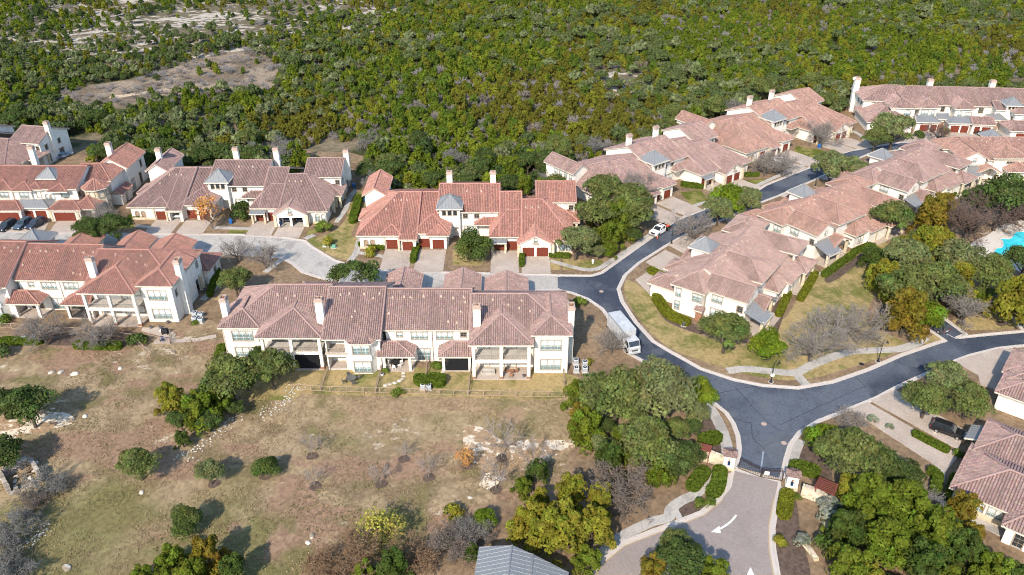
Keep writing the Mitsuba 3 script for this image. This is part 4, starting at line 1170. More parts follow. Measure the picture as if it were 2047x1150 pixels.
def branches(seed, levels=5, n0=5, spread=.5, h=1.0, twig=.0045, first=.3, up=.12, split=3, tr=.045, flat=1.0, lean=(.5, 1.3)):
    """A leafless tree, crown radius about 1: trunk and limbs as tapered tubes, twigs as slivers."""
    r = np.random.default_rng(seed)
    limbs, twigs = [], []

    def grow(p, d, L, rad, lev):
        bend = r.normal(0, .10 * L, 3)
        mid, q = p + d * L * .5 + bend * .6, p + d * L + bend * .3
        (limbs if lev <= 2 else twigs).append((np.array([p, mid, q]), np.array([rad, rad * .8, rad * .62])))
        if lev >= levels:
            return
        for i in range(split + (r.random() < .5)):
            t = 1.0 if i == 0 else r.uniform(.35, .95)
            s = mid + (q - mid) * (t - .5) * 2 if t > .5 else p + (mid - p) * t * 2
            e = d + r.normal(0, spread * (.6 if i == 0 else 1.2), 3); e[2] = e[2] * flat + up; e /= np.linalg.norm(e)
            grow(s, e, L * r.uniform(.58, .82), rad * .6, lev + 1)
    top = np.array([r.normal(0, .03), r.normal(0, .03), first])
    limbs.append((np.array([[0, 0, -.02], top]), np.array([tr, tr * .85])))
    for i in range(n0):
        a = i * 6.28 / n0 + r.uniform(-.4, .4)
        e = np.array([math.cos(a), math.sin(a), r.uniform(*lean)]); e /= np.linalg.norm(e)
        grow(top * r.uniform(.75, 1), e, h * r.uniform(.32, .42), tr * .62, 1)
    L = cat([tube(p, q, 4, cap=False) for p, q in limbs])
    P0, P1, P2 = (np.array([t[0][k] for t in twigs]) for k in range(3))
    R = np.maximum(np.array([t[1][0] for t in twigs]) * .8, twig)[:, None]
    a = np.cross(P2 - P0, r.normal(size=P0.shape)); a /= np.linalg.norm(a, axis=1, keepdims=True) + 1e-9
    b = np.cross(P2 - P0, a); b /= np.linalg.norm(b, axis=1, keepdims=True) + 1e-9
    v = np.concatenate([np.stack([P0 + x * R, P1 + x * R * .8, P2, P1 - x * R * .8, P0 - x * R], 1) for x in (a, b)]).reshape(-1, 3)
    i = np.arange(len(P0) * 2)[:, None] * 5
    f = np.vstack([i + [0, 1, 3], i + [0, 3, 4], i + [1, 2, 3]])
    v[:, 2] = np.maximum(v[:, 2], .02)
    return L, (v, f)


def brush(seed, n=420, base=(.3, .27, .25), flat=.75):
    """A leafless thicket: slivers fanning out from a few stems."""
    r = np.random.default_rng(seed)
    k = 9
    a = r.uniform(0, 6.28, k); q = r.uniform(0, .45, k)
    foot = np.column_stack([np.cos(a) * q, np.sin(a) * q, 0 * a])
    w = r.integers(0, k, n)
    d = sphere_pts(n, r); d[:, 2] = np.abs(d[:, 2]) * flat + .25; d += foot[w] * .8; d /= np.linalg.norm(d, axis=1, keepdims=True)
    t0, t1 = r.uniform(.05, .55, n)[:, None], r.uniform(.6, 1.08, n)[:, None]
    A, B = foot[w] + d * t0, foot[w] + d * t1 + r.normal(0, .07, (n, 3))
    A[:, 2] = np.maximum(A[:, 2], 0); B[:, 2] = np.maximum(B[:, 2], .05)
    s = np.cross(d, r.normal(size=(n, 3))); s /= np.linalg.norm(s, axis=1, keepdims=True) + 1e-9
    W = r.uniform(.010, .024, n)[:, None]
    v = np.stack([A - s * W, A + s * W, B], 1).reshape(-1, 3)
    f = np.arange(3 * n).reshape(-1, 3)
    return (v, f), np.repeat(np.asarray(base) * r.uniform(.6, 1.35, n)[:, None] * (1 + r.normal(0, .05, (n, 3))), 3, 0)


GROUPS = {}


def flat_color(m, c):
    return np.tile(np.asarray(c, float), (len(m[0]), 1))


def group(gid, **parts):
    """A shapegroup of parts {name: (mesh, colours)}."""
    scene[gid] = {'type': 'shapegroup', **{k: mikit.ply(m, 'm_leaf', color=c) for k, (m, c) in parts.items()}}
    GROUPS[gid] = list(parts)


def trunk(h=.6, r=.07, seed=0):
    q = np.random.default_rng(seed)
    ps = [tube([[0, 0, -.02], [q.normal(0, .03), q.normal(0, .03), h * .5], [q.normal(0, .06), q.normal(0, .06), h]], [r, r * .75, r * .5], 6)]
    for i in range(4):
        a = i * 1.57 + q.uniform(-.4, .4)
        ps.append(tube([[0, 0, h * .55], [.25 * math.cos(a), .25 * math.sin(a), h * .95], [.5 * math.cos(a), .5 * math.sin(a), h * 1.35]], [r * .5, r * .35, r * .15], 5, cap=False))
    return cat(ps)


BARK, GREYBARK = (.13, .105, .085), (.235, .205, .185)
OAK, OAK2, OAKD = (.090, .108, .034), (.122, .136, .056), (.056, .078, .024)
JUN, JUNY, JUNR, JUND = (.080, .102, .014), (.132, .13, .018), (.122, .096, .016), (.046, .068, .016)
SPECIES = {'oak': ('oak', OAK), 'oakl': ('oak', OAK2), 'oakd': ('oak', OAKD), 'jun': ('juniper', JUN), 'juny': ('juniper', JUNY), 'junr': ('juniper', JUNR), 'jund': ('juniper', JUND),
           'leafy': ('round', (.095, .135, .014)), 'round': ('round', (.062, .086, .024))}
HEIGHT = {'oak': 1.0, 'juniper': 1.0, 'round': 1.0}
for sp, (k, c) in SPECIES.items():
    for i in range(3):
        m, col = crown(k, 6000 if k == 'oak' else 4600, .058 if k == 'oak' else .066, c, 100 + i * 7 + len(sp))
        t = trunk(.62 if k != 'juniper' else .5, .06, i)
        group(f'near_{sp}_{i}', trunk=(t, flat_color(t, BARK)), crown=(m, col))
for i in range(4):
    L, tw = branches(500 + i, 6, 6, .52, 1.12, twig=.0038, tr=.055)
    for nm, cl, ct in (('bare', (.19, .165, .145), (.29, .258, .232)), ('brown', (.13, .10, .09), (.18, .13, .11))):
        group(f'near_{nm}_{i}', trunk=(L, flat_color(L, cl)), branches=(tw, flat_color(tw, ct)))
    L, tw = branches(520 + i, 5, 5, .5, 1.1, twig=.004, lean=(.8, 1.6))
    m, col = crown('round', 420, .085, (.33, .17, .055), 60 + i)
    m = (m[0] * [.85, .85, 1.0] + [0, 0, .35], m[1])
    group(f'near_rust_{i}', trunk=(L, flat_color(L, GREYBARK)), branches=(tw, flat_color(tw, (.28, .2, .14))), crown=(m, col))
    L2, tw2 = branches(540 + i, 5, 5, .4, 1.5, twig=.006, first=.7, lean=(.9, 1.8), tr=.03)
    group(f'near_sapling_{i}', trunk=(L2, flat_color(L2, (.30, .27, .25))), branches=(tw2, flat_color(tw2, (.36, .31, .28))))
    for nm, c in (('brush', (.235, .195, .17)), ('greybrush', (.255, .245, .228)), ('rustbrush', (.29, .195, .125))):
        L3, tw3 = branches(700 + i * 3 + len(nm), 6, 9, .62, 1.25, twig=.0055, first=.06, up=.06, tr=.03, lean=(.15, 1.6))
        kk = np.random.default_rng(i).uniform(.65, 1.3, len(tw3[0]) // 5)
        group(f'near_{nm}_{i}', stems=(cat([L3, tw3]), np.vstack([flat_color(L3, c), np.repeat(np.asarray(c) * kk[:, None], 5, 0)])))
    L3, tw3 = branches(760 + i, 5, 9, .6, 1.2, twig=.006, first=.06, tr=.03, lean=(.2, 1.6))
    m2, col2 = crown('shrub', 900, .05, (.25, .235, .05), 90 + i)
    m2 = (m2[0] * [1.1, 1.1, 1.2] + [0, 0, .1], m2[1])
    group(f'near_yellow_{i}', stems=(cat([L3, tw3]), flat_color(cat([L3, tw3]), (.30, .27, .10))), crown=(m2, col2))
for i in range(3):
    for nm, c in (('shrub', (.085, .12, .022)), ('shrubd', (.05, .075, .022)), ('shrubo', (.16, .155, .022)), ('shrubg', (.16, .185, .13))):
        m, col = crown('shrub', 520, .15, c, 300 + i)
        group(f'near_{nm}_{i}', crown=(m, col))
NVAR = {**{s: 3 for s in SPECIES}, **{s: 4 for s in ('bare', 'brown', 'rust', 'sapling', 'brush', 'greybrush', 'rustbrush', 'yellow')}, **{s: 3 for s in ('shrub', 'shrubd', 'shrubo', 'shrubg')}}
KNAME = {'oak': 'oak_tree', 'oakl': 'oak_tree', 'oakd': 'oak_tree', 'jun': 'juniper_tree', 'juny': 'juniper_tree', 'junr': 'juniper_tree', 'jund': 'juniper_tree', 'leafy': 'leafy_tree', 'round': 'young_oak', 'bare': 'bare_tree', 'brown': 'bare_tree', 'rust': 'rusty_leaved_tree',
         'sapling': 'sapling', 'brush': 'thicket', 'greybrush': 'thicket', 'rustbrush': 'thicket', 'yellow': 'yellow_shrub', 'shrub': 'shrub', 'shrubd': 'shrub', 'shrubo': 'shrub', 'shrubg': 'shrub'}
KCAT = {'thicket': 'bush', 'yellow_shrub': 'bush', 'shrub': 'bush', 'sapling': 'young tree', 'young_oak': 'tree'}
LOOK = {'oak': 'grey green oak', 'oakl': 'pale grey green oak', 'oakd': 'dark green oak', 'jun': 'olive green juniper', 'juny': 'yellow green juniper', 'junr': 'rusty olive juniper', 'jund': 'dark green juniper', 'leafy': 'bright green leafy tree',
        'round': 'rounded dark green young oak', 'bare': 'bare grey tree', 'brown': 'bare brown tree', 'rust': 'bare tree holding orange brown leaves', 'sapling': 'bare young sapling', 'brush': 'leafless brown thicket', 'greybrush': 'leafless grey thicket',
        'rustbrush': 'leafless rusty thicket', 'yellow': 'yellow flowering bush', 'shrub': 'green rounded bush', 'shrubd': 'dark green bush', 'shrubo': 'yellow green bush', 'shrubg': 'grey green spiky bush'}


def zc(x, y):
    return y * math.cos(PITCH) + CAM_H * math.sin(PITCH)


TREES = []


def plant(kind, x, y, r, label, grp=None, hs=1.0, name=None):
    key = thing(name or KNAME[kind], label, KCAT.get(KNAME[kind], 'tree'), grp)
    sgid = f'near_{kind}_{rng.integers(NVAR[kind])}'
    scene[key] = {'type': 'instance', 'shapes': {'type': 'ref', 'id': sgid},
                  'to_world': T().translate([float(x), float(y), 0.0]).rotate([0, 0, 1], float(rng.uniform(0, 360))).scale([float(r), float(r), float(r * hs)])}
    TREES.append((x, y, r))
    return key


def plant_px(kind, px, py, rpx, where, hs=1.0, grp=None):
    """The tree whose foot is at (px, py) of the aerial photograph and whose crown is RPX wide there; WHERE completes its label."""
    x, y = at(px, py)
    return plant(kind, x, y, rpx * zc(x, y) / FOCAL * (1.0 if 'sapling' in kind or 'shrub' in kind else 1.17), f'{LOOK[kind]} {where}', grp, hs)
# ------------------------------------------------------------------ the trees one can name
J = 'in the clump left of the entry road'
for k, x, y, r, w in [
    ('oak', 1228, 850, 74, 'beside the lower street, left one of the two largest'), ('oakl', 1318, 842, 76, 'beside the lower street, right one of the two largest'), ('oak', 1285, 935, 66, 'below the two largest oaks by the lower street'),
    ('oakd', 1350, 955, 50, 'by the footpath left of the gate'), ('leafy', 1398, 818, 40, 'leaning over the kerb left of the junction'), ('jun', 1152, 812, 36, 'at the end of the meadow fence'), ('jun', 1168, 885, 48, 'beside the pale rocky patch of the meadow'),
    ('junr', 1158, 848, 28, 'between the fence end and the rocky patch'), ('jund', 1215, 950, 44, 'between the thicket and the oaks by the lower street'),
    ('brush', 1228, 1000, 66, 'left of the footpath that bends to the gate'), ('juny', 1062, 1085, 56, 'above the metal roofed shed, left of its clump'), ('juny', 1118, 1105, 70, 'right behind the metal roofed shed'), ('juny', 1180, 1095, 60, 'between the shed and the entry road'),
    ('juny', 1140, 1020, 48, 'topmost of the yellow green clump near the shed'), ('juny', 1196, 1030, 44, 'right of the yellow green clump near the shed'), ('jun', 1172, 1148, 40, 'at the bottom edge right of the shed'),
    ('leafy', 968, 1052, 26, 'small and bright above the shed roof'), ('jund', 1076, 962, 32, 'at the lower edge of the rocky patch'), ('jun', 1045, 990, 26, 'left of the dark juniper below the rocky patch'),
    ('shrubo', 905, 1035, 28, 'with upright stems at the lower edge of the meadow'), ('brush', 905, 1105, 46, 'left of the metal roofed shed, lower one'), ('greybrush', 935, 1080, 38, 'left of the metal roofed shed, upper one'), ('jund', 890, 1092, 20, 'small among the thickets left of the shed'),
    ('yellow', 765, 1090, 54, 'at the lower edge of the meadow'), ('rustbrush', 700, 1145, 66, 'at the bottom edge left of the shed'), ('rustbrush', 830, 1135, 50, 'below the yellow bush'), ('rustbrush', 640, 1155, 46, 'at the bottom edge right of the bottom junipers'),
    ('jund', 790, 1165, 46, 'at the bottom edge below the yellow bush'), ('jun', 735, 1172, 36, 'at the bottom edge left below the yellow bush'),
    ('jun', 350, 1150, 42, 'at the bottom edge, left of the tallest one'), ('junr', 425, 1142, 50, 'tallest at the bottom edge under the meadow'), ('jun', 395, 1178, 46, 'cut by the bottom edge of the view'), ('jund', 470, 1172, 44, 'at the bottom edge, right of the tallest one'), ('jun', 290, 1175, 34, 'at the bottom edge, leftmost of its clump'),
    ('oak', 285, 960, 42, 'free in the meadow, leftmost of three in a row'), ('oakl', 424, 968, 32, 'free in the meadow, middle of three in a row'), ('round', 380, 1064, 38, 'alone low in the meadow'),
    ('round', 534, 950, 28, 'thin trunked in the meadow, right of three in a row'), ('oakd', 72, 855, 54, 'at the left edge of the meadow'), ('oakd', 14, 838, 38, 'cut by the left edge beside the meadow'), ('oakd', 22, 945, 46, 'at the left edge above the stone ruin'),
    ('greybrush', 98, 985, 38, 'right of the stone ruin'), ('greybrush', 40, 1068, 46, 'below the stone ruin'), ('greybrush', 12, 1120, 40, 'at the left edge low down'), ('brush', 70, 1012, 28, 'in front of the stone ruin'), ('greybrush', 30, 1165, 46, 'in the bottom left corner'),
    ('oak', 470, 802, 60, 'before the left balconies, lower one'), ('oak', 548, 778, 52, 'before the left balconies, right one'), ('oakd', 522, 742, 30, 'reaching up to the left balconies'), ('juny', 350, 832, 42, 'leftmost of the clump at the fence corner'), ('jun', 402, 852, 48, 'in the middle of the clump at the fence corner'),
    ('jund', 368, 894, 22, 'small below the clump at the fence corner'), ('jun', 438, 826, 44, 'between the oaks and the clump at the fence corner'),
    ('bare', 1618, 722, 70, 'large, on the lawn above the curved footpath'), ('bare', 1690, 682, 66, 'large, behind the one above the curved footpath'), ('oak', 1445, 706, 54, 'before the white wall with the utility closet'), ('leafy', 1532, 712, 36, 'before the metal porch of the nearest right house'),
    ('oak', 1775, 475, 46, 'beside the garden of the middle right house'), ('oakl', 1800, 560, 52, 'in the grove left of the pool, upper left'), ('junr', 1850, 470, 44, 'in the grove left of the pool, topmost'), ('juny', 1840, 540, 52, 'in the middle of the grove left of the pool'),
    ('oakl', 1905, 565, 52, 'just left of the pool'), ('oak', 1790, 625, 58, 'in the grove left of the pool, lower left'), ('oak', 1850, 620, 60, 'in the grove left of the pool, lower middle'), ('junr', 1800, 674, 58, 'lowest of the grove, beside the parked dark wagon'),
    ('leafy', 1850, 655, 36, 'hanging over the parked dark wagon'), ('oak', 1965, 588, 50, 'below the pool'), ('juny', 2010, 648, 62, 'in the island between the parking bays'), ('bare', 1920, 645, 54, 'with a mulch ring in the island between the parking bays'), ('juny', 1900, 600, 46, 'behind the bare tree between the parking bays'),
    ('oakd', 2038, 560, 42, 'covering the near rim of the pool'), ('jund', 1735, 545, 34, 'at the edge of the lawn behind the middle right house'), ('juny', 1760, 580, 40, 'between the lawn and the grove left of the pool'), ('juny', 1870, 520, 40, 'between the grove and the pool terrace'),
    ('oakd', 2000, 452, 60, 'largest above the pool, left of two'), ('oakd', 2062, 448, 56, 'largest above the pool, right of two'), ('oakd', 1948, 436, 38, 'left of the large oaks above the pool'), ('brown', 1925, 480, 58, 'left above the pool terrace'), ('brown', 1985, 462, 60, 'right above the pool terrace'),
    ('junr', 1880, 440, 34, 'beside the terrace of the farthest right house'), ('greybrush', 1845, 455, 26, 'in the grove beside the middle right house'),
    ('oakl', 1778, 300, 44, 'on the street corner beside the farthest tower'), ('oak', 1745, 305, 30, 'left of the street corner beside the farthest tower'), ('oakl', 1655, 372, 42, 'beside the street, before the farthest tower'), ('oakl', 1700, 372, 34, 'beside the street, right before the farthest tower'),
    ('leafy', 1452, 424, 38, 'beside the street behind the nearest tower'), ('oakl', 1492, 430, 34, 'right beside the street behind the nearest tower'), ('oakl', 1432, 452, 36, 'lowest beside the street behind the nearest tower'), ('bare', 1382, 478, 42, 'beside the street left of the nearest tower'),
    ('oak', 1195, 470, 50, 'between the salmon row and the white utility truck, left'), ('jun', 1232, 475, 46, 'between the salmon row and the white utility truck, middle'), ('oak', 1262, 470, 50, 'right beside the white utility truck'), ('oak', 1205, 418, 44, 'at the top of the clump right of the salmon row'),
    ('oak', 1258, 432, 42, 'right at the top of the clump right of the salmon row'), ('oakl', 1150, 520, 42, 'before the right corner of the salmon row'), ('jun', 1215, 498, 34, 'lowest in the clump right of the salmon row'),
    ('round', 948, 518, 38, 'in the lawn square before the salmon row'), ('oakd', 724, 592, 46, 'between the concrete street and the garage roofs'), ('oakd', 690, 580, 32, 'left of the one between street and garage roofs'), ('oak', 476, 594, 38, 'beside the white chimney of the foreground row'),
    ('oakd', 190, 492, 36, 'behind the red garage roofs, left half of a wide crown'), ('oakd', 240, 490, 38, 'behind the red garage roofs, right half of a wide crown'), ('bare', 476, 524, 32, 'on the soil island of the concrete street, left one'), ('bare', 532, 538, 36, 'on the soil island of the concrete street, right one'),
    ('rust', 425, 458, 36, 'before the brown garages'), ('bare', 206, 452, 36, 'beside the round stone turret'), ('bare', 95, 690, 46, 'before the left balconies at the left edge, left one'), ('bare', 196, 694, 46, 'before the left balconies at the left edge, right one'),
    ('bare', 1278, 408, 46, 'over the roof corner beside the white utility truck'), ('bare', 1528, 352, 34, 'left of the white parked car'), ('bare', 1562, 352, 38, 'right of the white parked car'), ('bare', 1642, 295, 36, 'on the lawn beside the blue bin'), ('bare', 1600, 275, 26, 'at the tower of the rosy row'),
    ('bare', 1790, 268, 30, 'before the left end of the far row'), ('brown', 1872, 282, 24, 'crooked, before the metal canopy of the far row'), ('bare', 1222, 708, 36, 'beside the white box truck'),
    ('oak', 1842, 836, 48, 'beside the black parked car, left part of the crown'), ('oak', 1925, 838, 46, 'beside the black parked car, right part of the crown'), ('oakl', 1880, 792, 44, 'above the black parked car'), ('leafy', 1898, 770, 28, 'bright, rising above the oaks by the black car'),
    ('oak', 1690, 962, 72, 'right of the gate, largest'), ('leafy', 1640, 905, 40, 'on a thin trunk right of the gate'), ('oakd', 1735, 965, 54, 'right of the gate beside the double driveway'), ('bare', 1700, 862, 34, 'at the kerb right of the junction'),
    ('jun', 1725, 1050, 68, 'right of the stone entrance wall'), ('juny', 1690, 1010, 40, 'just right of the red trellis'), ('jun', 1800, 1060, 70, 'in the lower right grove, middle'), ('jund', 1680, 1105, 56, 'in the lower right grove, left'), ('jun', 1765, 1130, 66, 'in the lower right grove, low middle'),
    ('jun', 1855, 1110, 66, 'in the lower right grove, low right'), ('jund', 1910, 1140, 60, 'in the lower right grove near the footpath'), ('jun', 1690, 1168, 60, 'at the bottom edge, left of the lower right grove'), ('jund', 1830, 1172, 62, 'at the bottom edge, middle of the lower right grove'), ('jun', 1975, 1178, 50, 'near the bottom right corner'),
    ('junr', 1912, 1052, 46, 'beside the footpath of the corner house'), ('greybrush', 1840, 1035, 44, 'amid the lower right grove, right'), ('greybrush', 1795, 1022, 34, 'amid the lower right grove, left'), ('junr', 1930, 1095, 36, 'below the footpath of the corner house'), ('oakd', 1790, 985, 46, 'between the grove and the double driveway'),
    ('junr', 1300, 1172, 44, 'at the bottom edge on the entry road bend, left'), ('oakd', 1358, 1168, 58, 'at the bottom edge on the entry road bend, middle'), ('jun', 1420, 1175, 44, 'at the bottom edge on the entry road bend, right'), ('oak', 1345, 1120, 40, 'topmost on the entry road bend'),
    ('shrubg', 1650, 1030, 40, 'long leaved, below the stone entrance wall'), ('shrubo', 1560, 1085, 18, 'spiky, beside the right kerb of the entry road'), ('shrubg', 1600, 1085, 22, 'low, in the bed right of the entry road'),
]:
    plant_px(k, x, y, r, w)
SAP = [(624, 912, 30), (630, 972, 26), (762, 968, 30), (808, 918, 22), (857, 955, 30), (1003, 916, 50), (1062, 948, 46), (992, 980, 42)]
for i, (x, y, r) in enumerate(SAP):
    w = ['in a mulch ring, upper of two at the left', 'in a mulch ring, lower of two at the left', 'in a mulch ring, lowest in the middle of the meadow', 'in a mulch ring, smallest, in the middle of the meadow',
         'in a mulch ring, in the middle of the meadow', 'tallest, on the pale rocky patch', 'tall, on the right of the pale rocky patch', 'lowest, at the edge of the pale rocky patch'][i]
    plant_px('sapling', x, y, r * .8, w, 1.1)
plant_px('rust', 934, 934, 28, 'small, in a mulch ring beside the pale rocky patch', .9)
for x, y in [(q[0], q[1]) for q in SAP] + [(934, 932), (428, 968), (530, 952), (1532, 716), (1920, 646), (2000, 648)]:
    c = at(x, y)
    ring = [(c[0] + .85 * math.cos(a) * (1 + .12 * math.sin(3 * a + x)), c[1] + .85 * math.sin(a) * (1 + .12 * math.sin(2 * a + y))) for a in np.linspace(0, 6.28, 18)[:-1]]
    struct('mulch_ring', extrude(sg.Polygon(ring).buffer(0), 0, .07), 'm_mulch')


# hedges: clipped boxes of leaf
def hedge(px, w, h, label, col=(.07, .10, .014), world=False):
    p = np.asarray(px, float) if world else survey(px)
    g = sg.LineString(smooth_line(p, 5) if len(p) > 2 else p).buffer(w / 2, 4)
    r = np.random.default_rng(int(abs(p[0][0] * 31 + p[0][1] * 7)) + 5)
    x0, y0, x1, y1 = g.bounds
    n = int(g.area * 60 + g.length * h * 60)
    P = np.column_stack([r.uniform(x0, x1, n * 6), r.uniform(y0, y1, n * 6)])
    P = P[shapely.contains_xy(g, P[:, 0], P[:, 1])][:int(g.area * 60)]
    topn = np.tile([0, 0, 1.0], (len(P), 1))
    top = np.column_stack([P, np.full(len(P), h) + r.normal(0, .05, len(P))])
    d = r.uniform(0, g.length, int(g.length * h * 55))
    E = np.array([g.exterior.interpolate(x).coords[0] for x in d]); E2 = np.array([g.exterior.interpolate(x + .05).coords[0] for x in d])
    t = E2 - E; s = np.column_stack([t[:, 1], -t[:, 0], 0 * d]); s /= np.linalg.norm(s, axis=1, keepdims=True) + 1e-9
    if not g.exterior.is_ccw: s = -s
    side = np.column_stack([E, r.uniform(.03, h, len(d))])
    c = np.vstack([top, side]); nn = np.vstack([topn, s]) + r.normal(0, .45, (len(c), 3)); nn /= np.linalg.norm(nn, axis=1, keepdims=True)
    v, f = cards(c, nn, .24, r)
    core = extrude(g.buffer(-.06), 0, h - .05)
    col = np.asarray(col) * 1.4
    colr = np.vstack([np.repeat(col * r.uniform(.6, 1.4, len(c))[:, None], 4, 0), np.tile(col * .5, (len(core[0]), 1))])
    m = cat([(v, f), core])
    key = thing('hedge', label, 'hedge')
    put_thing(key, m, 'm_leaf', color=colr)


OLV = (.11, .12, .014)
for px, w, h, l in [
    ([(718, 400), (706, 445)], 1.8, 1.1, 'long clipped hedge on the lawn left of the salmon row'), ([(722, 492), (764, 498)], 1.2, .9, 'clipped hedge under the arched doors of the salmon row'),
    ([(836, 484), (826, 524)], 1.3, 1.0, 'narrow clipped hedge between the two left driveways of the salmon row'), ([(1044, 505), (1043, 532)], 1.1, .9, 'narrow clipped hedge between the two right driveways of the salmon row'), ([(1102, 513), (1135, 515)], 1.1, .9, 'low hedge at the right corner of the salmon row'),
    ([(158, 694), (236, 696)], 1.7, .9, 'long clipped hedge below the left balconies, right one'), ([(10, 686), (78, 686)], 1.7, .9, 'long clipped hedge below the left balconies, left one'), ([(262, 437), (300, 436)], 1.2, .8, 'hedge under the arched doors of the brown row'),
    ([(1600, 600), (1628, 552)], 1.4, .9, 'hedge along the terrace of the nearest right house, upper part'), ([(1556, 632), (1575, 592)], 1.3, .9, 'hedge along the terrace of the nearest right house, lower part'),
    ([(1648, 552), (1704, 512)], 1.4, .9, 'hedge along the terrace of the middle right house, lower part'), ([(1706, 508), (1736, 494)], 1.3, .9, 'hedge along the terrace of the middle right house, upper part'), ([(1870, 405), (1905, 392)], 1.3, .9, 'hedge along the terrace of the farthest right house'),
    ([(1312, 600), (1336, 632), (1370, 648)], 1.8, 1.1, 'curved hedge along the white wall of the nearest right house'), ([(1302, 545), (1320, 554)], 1.8, .9, 'rounded hedge between the driveways of the nearest right house'),
    ([(1438, 948), (1434, 975), (1425, 988)], 2.0, .9, 'clipped hedge patch left of the gate, beside the kerb'), ([(1405, 950), (1385, 975)], 2.0, .9, 'clipped hedge patch left of the gate, behind the footpath'), ([(1592, 938), (1622, 946)], 2.2, .9, 'clipped hedge patch right of the gate, behind the pillar'),
    ([(1572, 995), (1566, 1030)], 1.9, .9, 'clipped hedge patch right of the entry road below the pillar'), ([(1830, 872), (1888, 902)], 1.2, .8, 'clipped hedge between the two lower right driveways'), ([(1862, 948), (1872, 960), (1868, 985)], 1.4, 1.0, 'rounded hedge left of the corner house footpath'),
    ([(1906, 962), (1896, 1000)], 1.2, 1.0, 'rounded hedge along the corner house wall'), ([(444, 700), (434, 735)], 1.4, 1.0, 'hedge around the air conditioners at the left end of the foreground row'), ([(1470, 672), (1560, 600)], .1, .1, '') if False else ([(838, 764), (852, 772)], 1.8, 1.2, 'round clipped hedge left of the two garden air conditioners'),
    ([(866, 766), (878, 768)], 2.3, 1.4, 'round clipped hedge right of the two garden air conditioners'), ([(1408, 885), (1428, 880)], 2.2, 1.0, 'rounded hedge beside the footpath above the gate'), ([(420, 592), (436, 545)], 1.1, .9, 'hedge along the side path of the red brown row'),
    ([(1180, 354), (1210, 352)], .1, .1, '') if False else ([(1368, 372), (1398, 376)], 1.9, .9, 'rounded hedge before the white side wall of the dusty row'), ([(1492, 352), (1512, 352)], 1.5, .8, 'rounded hedge at the right corner of the dusty row')]:
    hedge(px, w, h, l, OLV if 'right of the entry' in l or 'nearest right' in l else (.07, .10, .014))
SH = [('shrubo', 740, 510, 18, 'orange green, before the arched doors of the salmon row'), ('shrub', 650, 462, 22, 'dark and round at the right corner of the brown row'), ('shrubo', 658, 492, 18, 'beside the green utility box'), ('shrub', 176, 452, 16, 'beside the pale utility box by the turret'), ('shrubd', 478, 440, 22, 'under the tower of the brown row'),
      ('shrubd', 480, 420, 20, 'tall, under the tower of the brown row'), ('shrub', 795, 792, 17, 'at the meadow fence below the stepping stones'), ('shrub', 770, 745, 10, 'potted, beside the round terrace table'), ('shrub', 874, 735, 15, 'between the two lean-to terraces'), ('shrub', 1160, 610, 18, 'at the street corner behind the foreground row'),
      ('shrubo', 1178, 728, 12, 'beside the air conditioners at the right end'), ('shrub', 390, 648, 10, 'beside the air conditioners of the red brown row'), ('shrubd', 275, 690, 24, 'at the fence corner of the red brown row'), ('shrubd', 10, 710, 26, 'at the left edge below the balconies'), ('shrub', 8, 645, 18, 'at the left edge under the balconies'),
      ('shrub', 1395, 1010, 16, 'spiky, in the kerb bed left of the gate, left one'), ('shrub', 1416, 1008, 17, 'spiky, in the kerb bed left of the gate, right one'), ('shrubg', 1745, 842, 14, 'in the strip between the two lower driveways, left'), ('shrubg', 1778, 856, 10, 'in the strip between the two lower driveways, right'),
      ('shrub', 1910, 908, 12, 'in the bed of the corner house, left'), ('shrubd', 1922, 912, 10, 'in the bed of the corner house, right'), ('shrub', 1590, 1000, 14, 'round, below the right gate pillar'), ('shrub', 1690, 272, 14, 'at the right corner of the rosy row'), ('shrubd', 1835, 275, 14, 'beside the driveway of the far row'), ('shrubo', 1885, 268, 14, 'at the entrance of the far row'),
      ('shrub', 2012, 652, 0.1, '')][:-1]
for k, x, y, r, w in SH:
    plant_px(k, x, y, r, w)
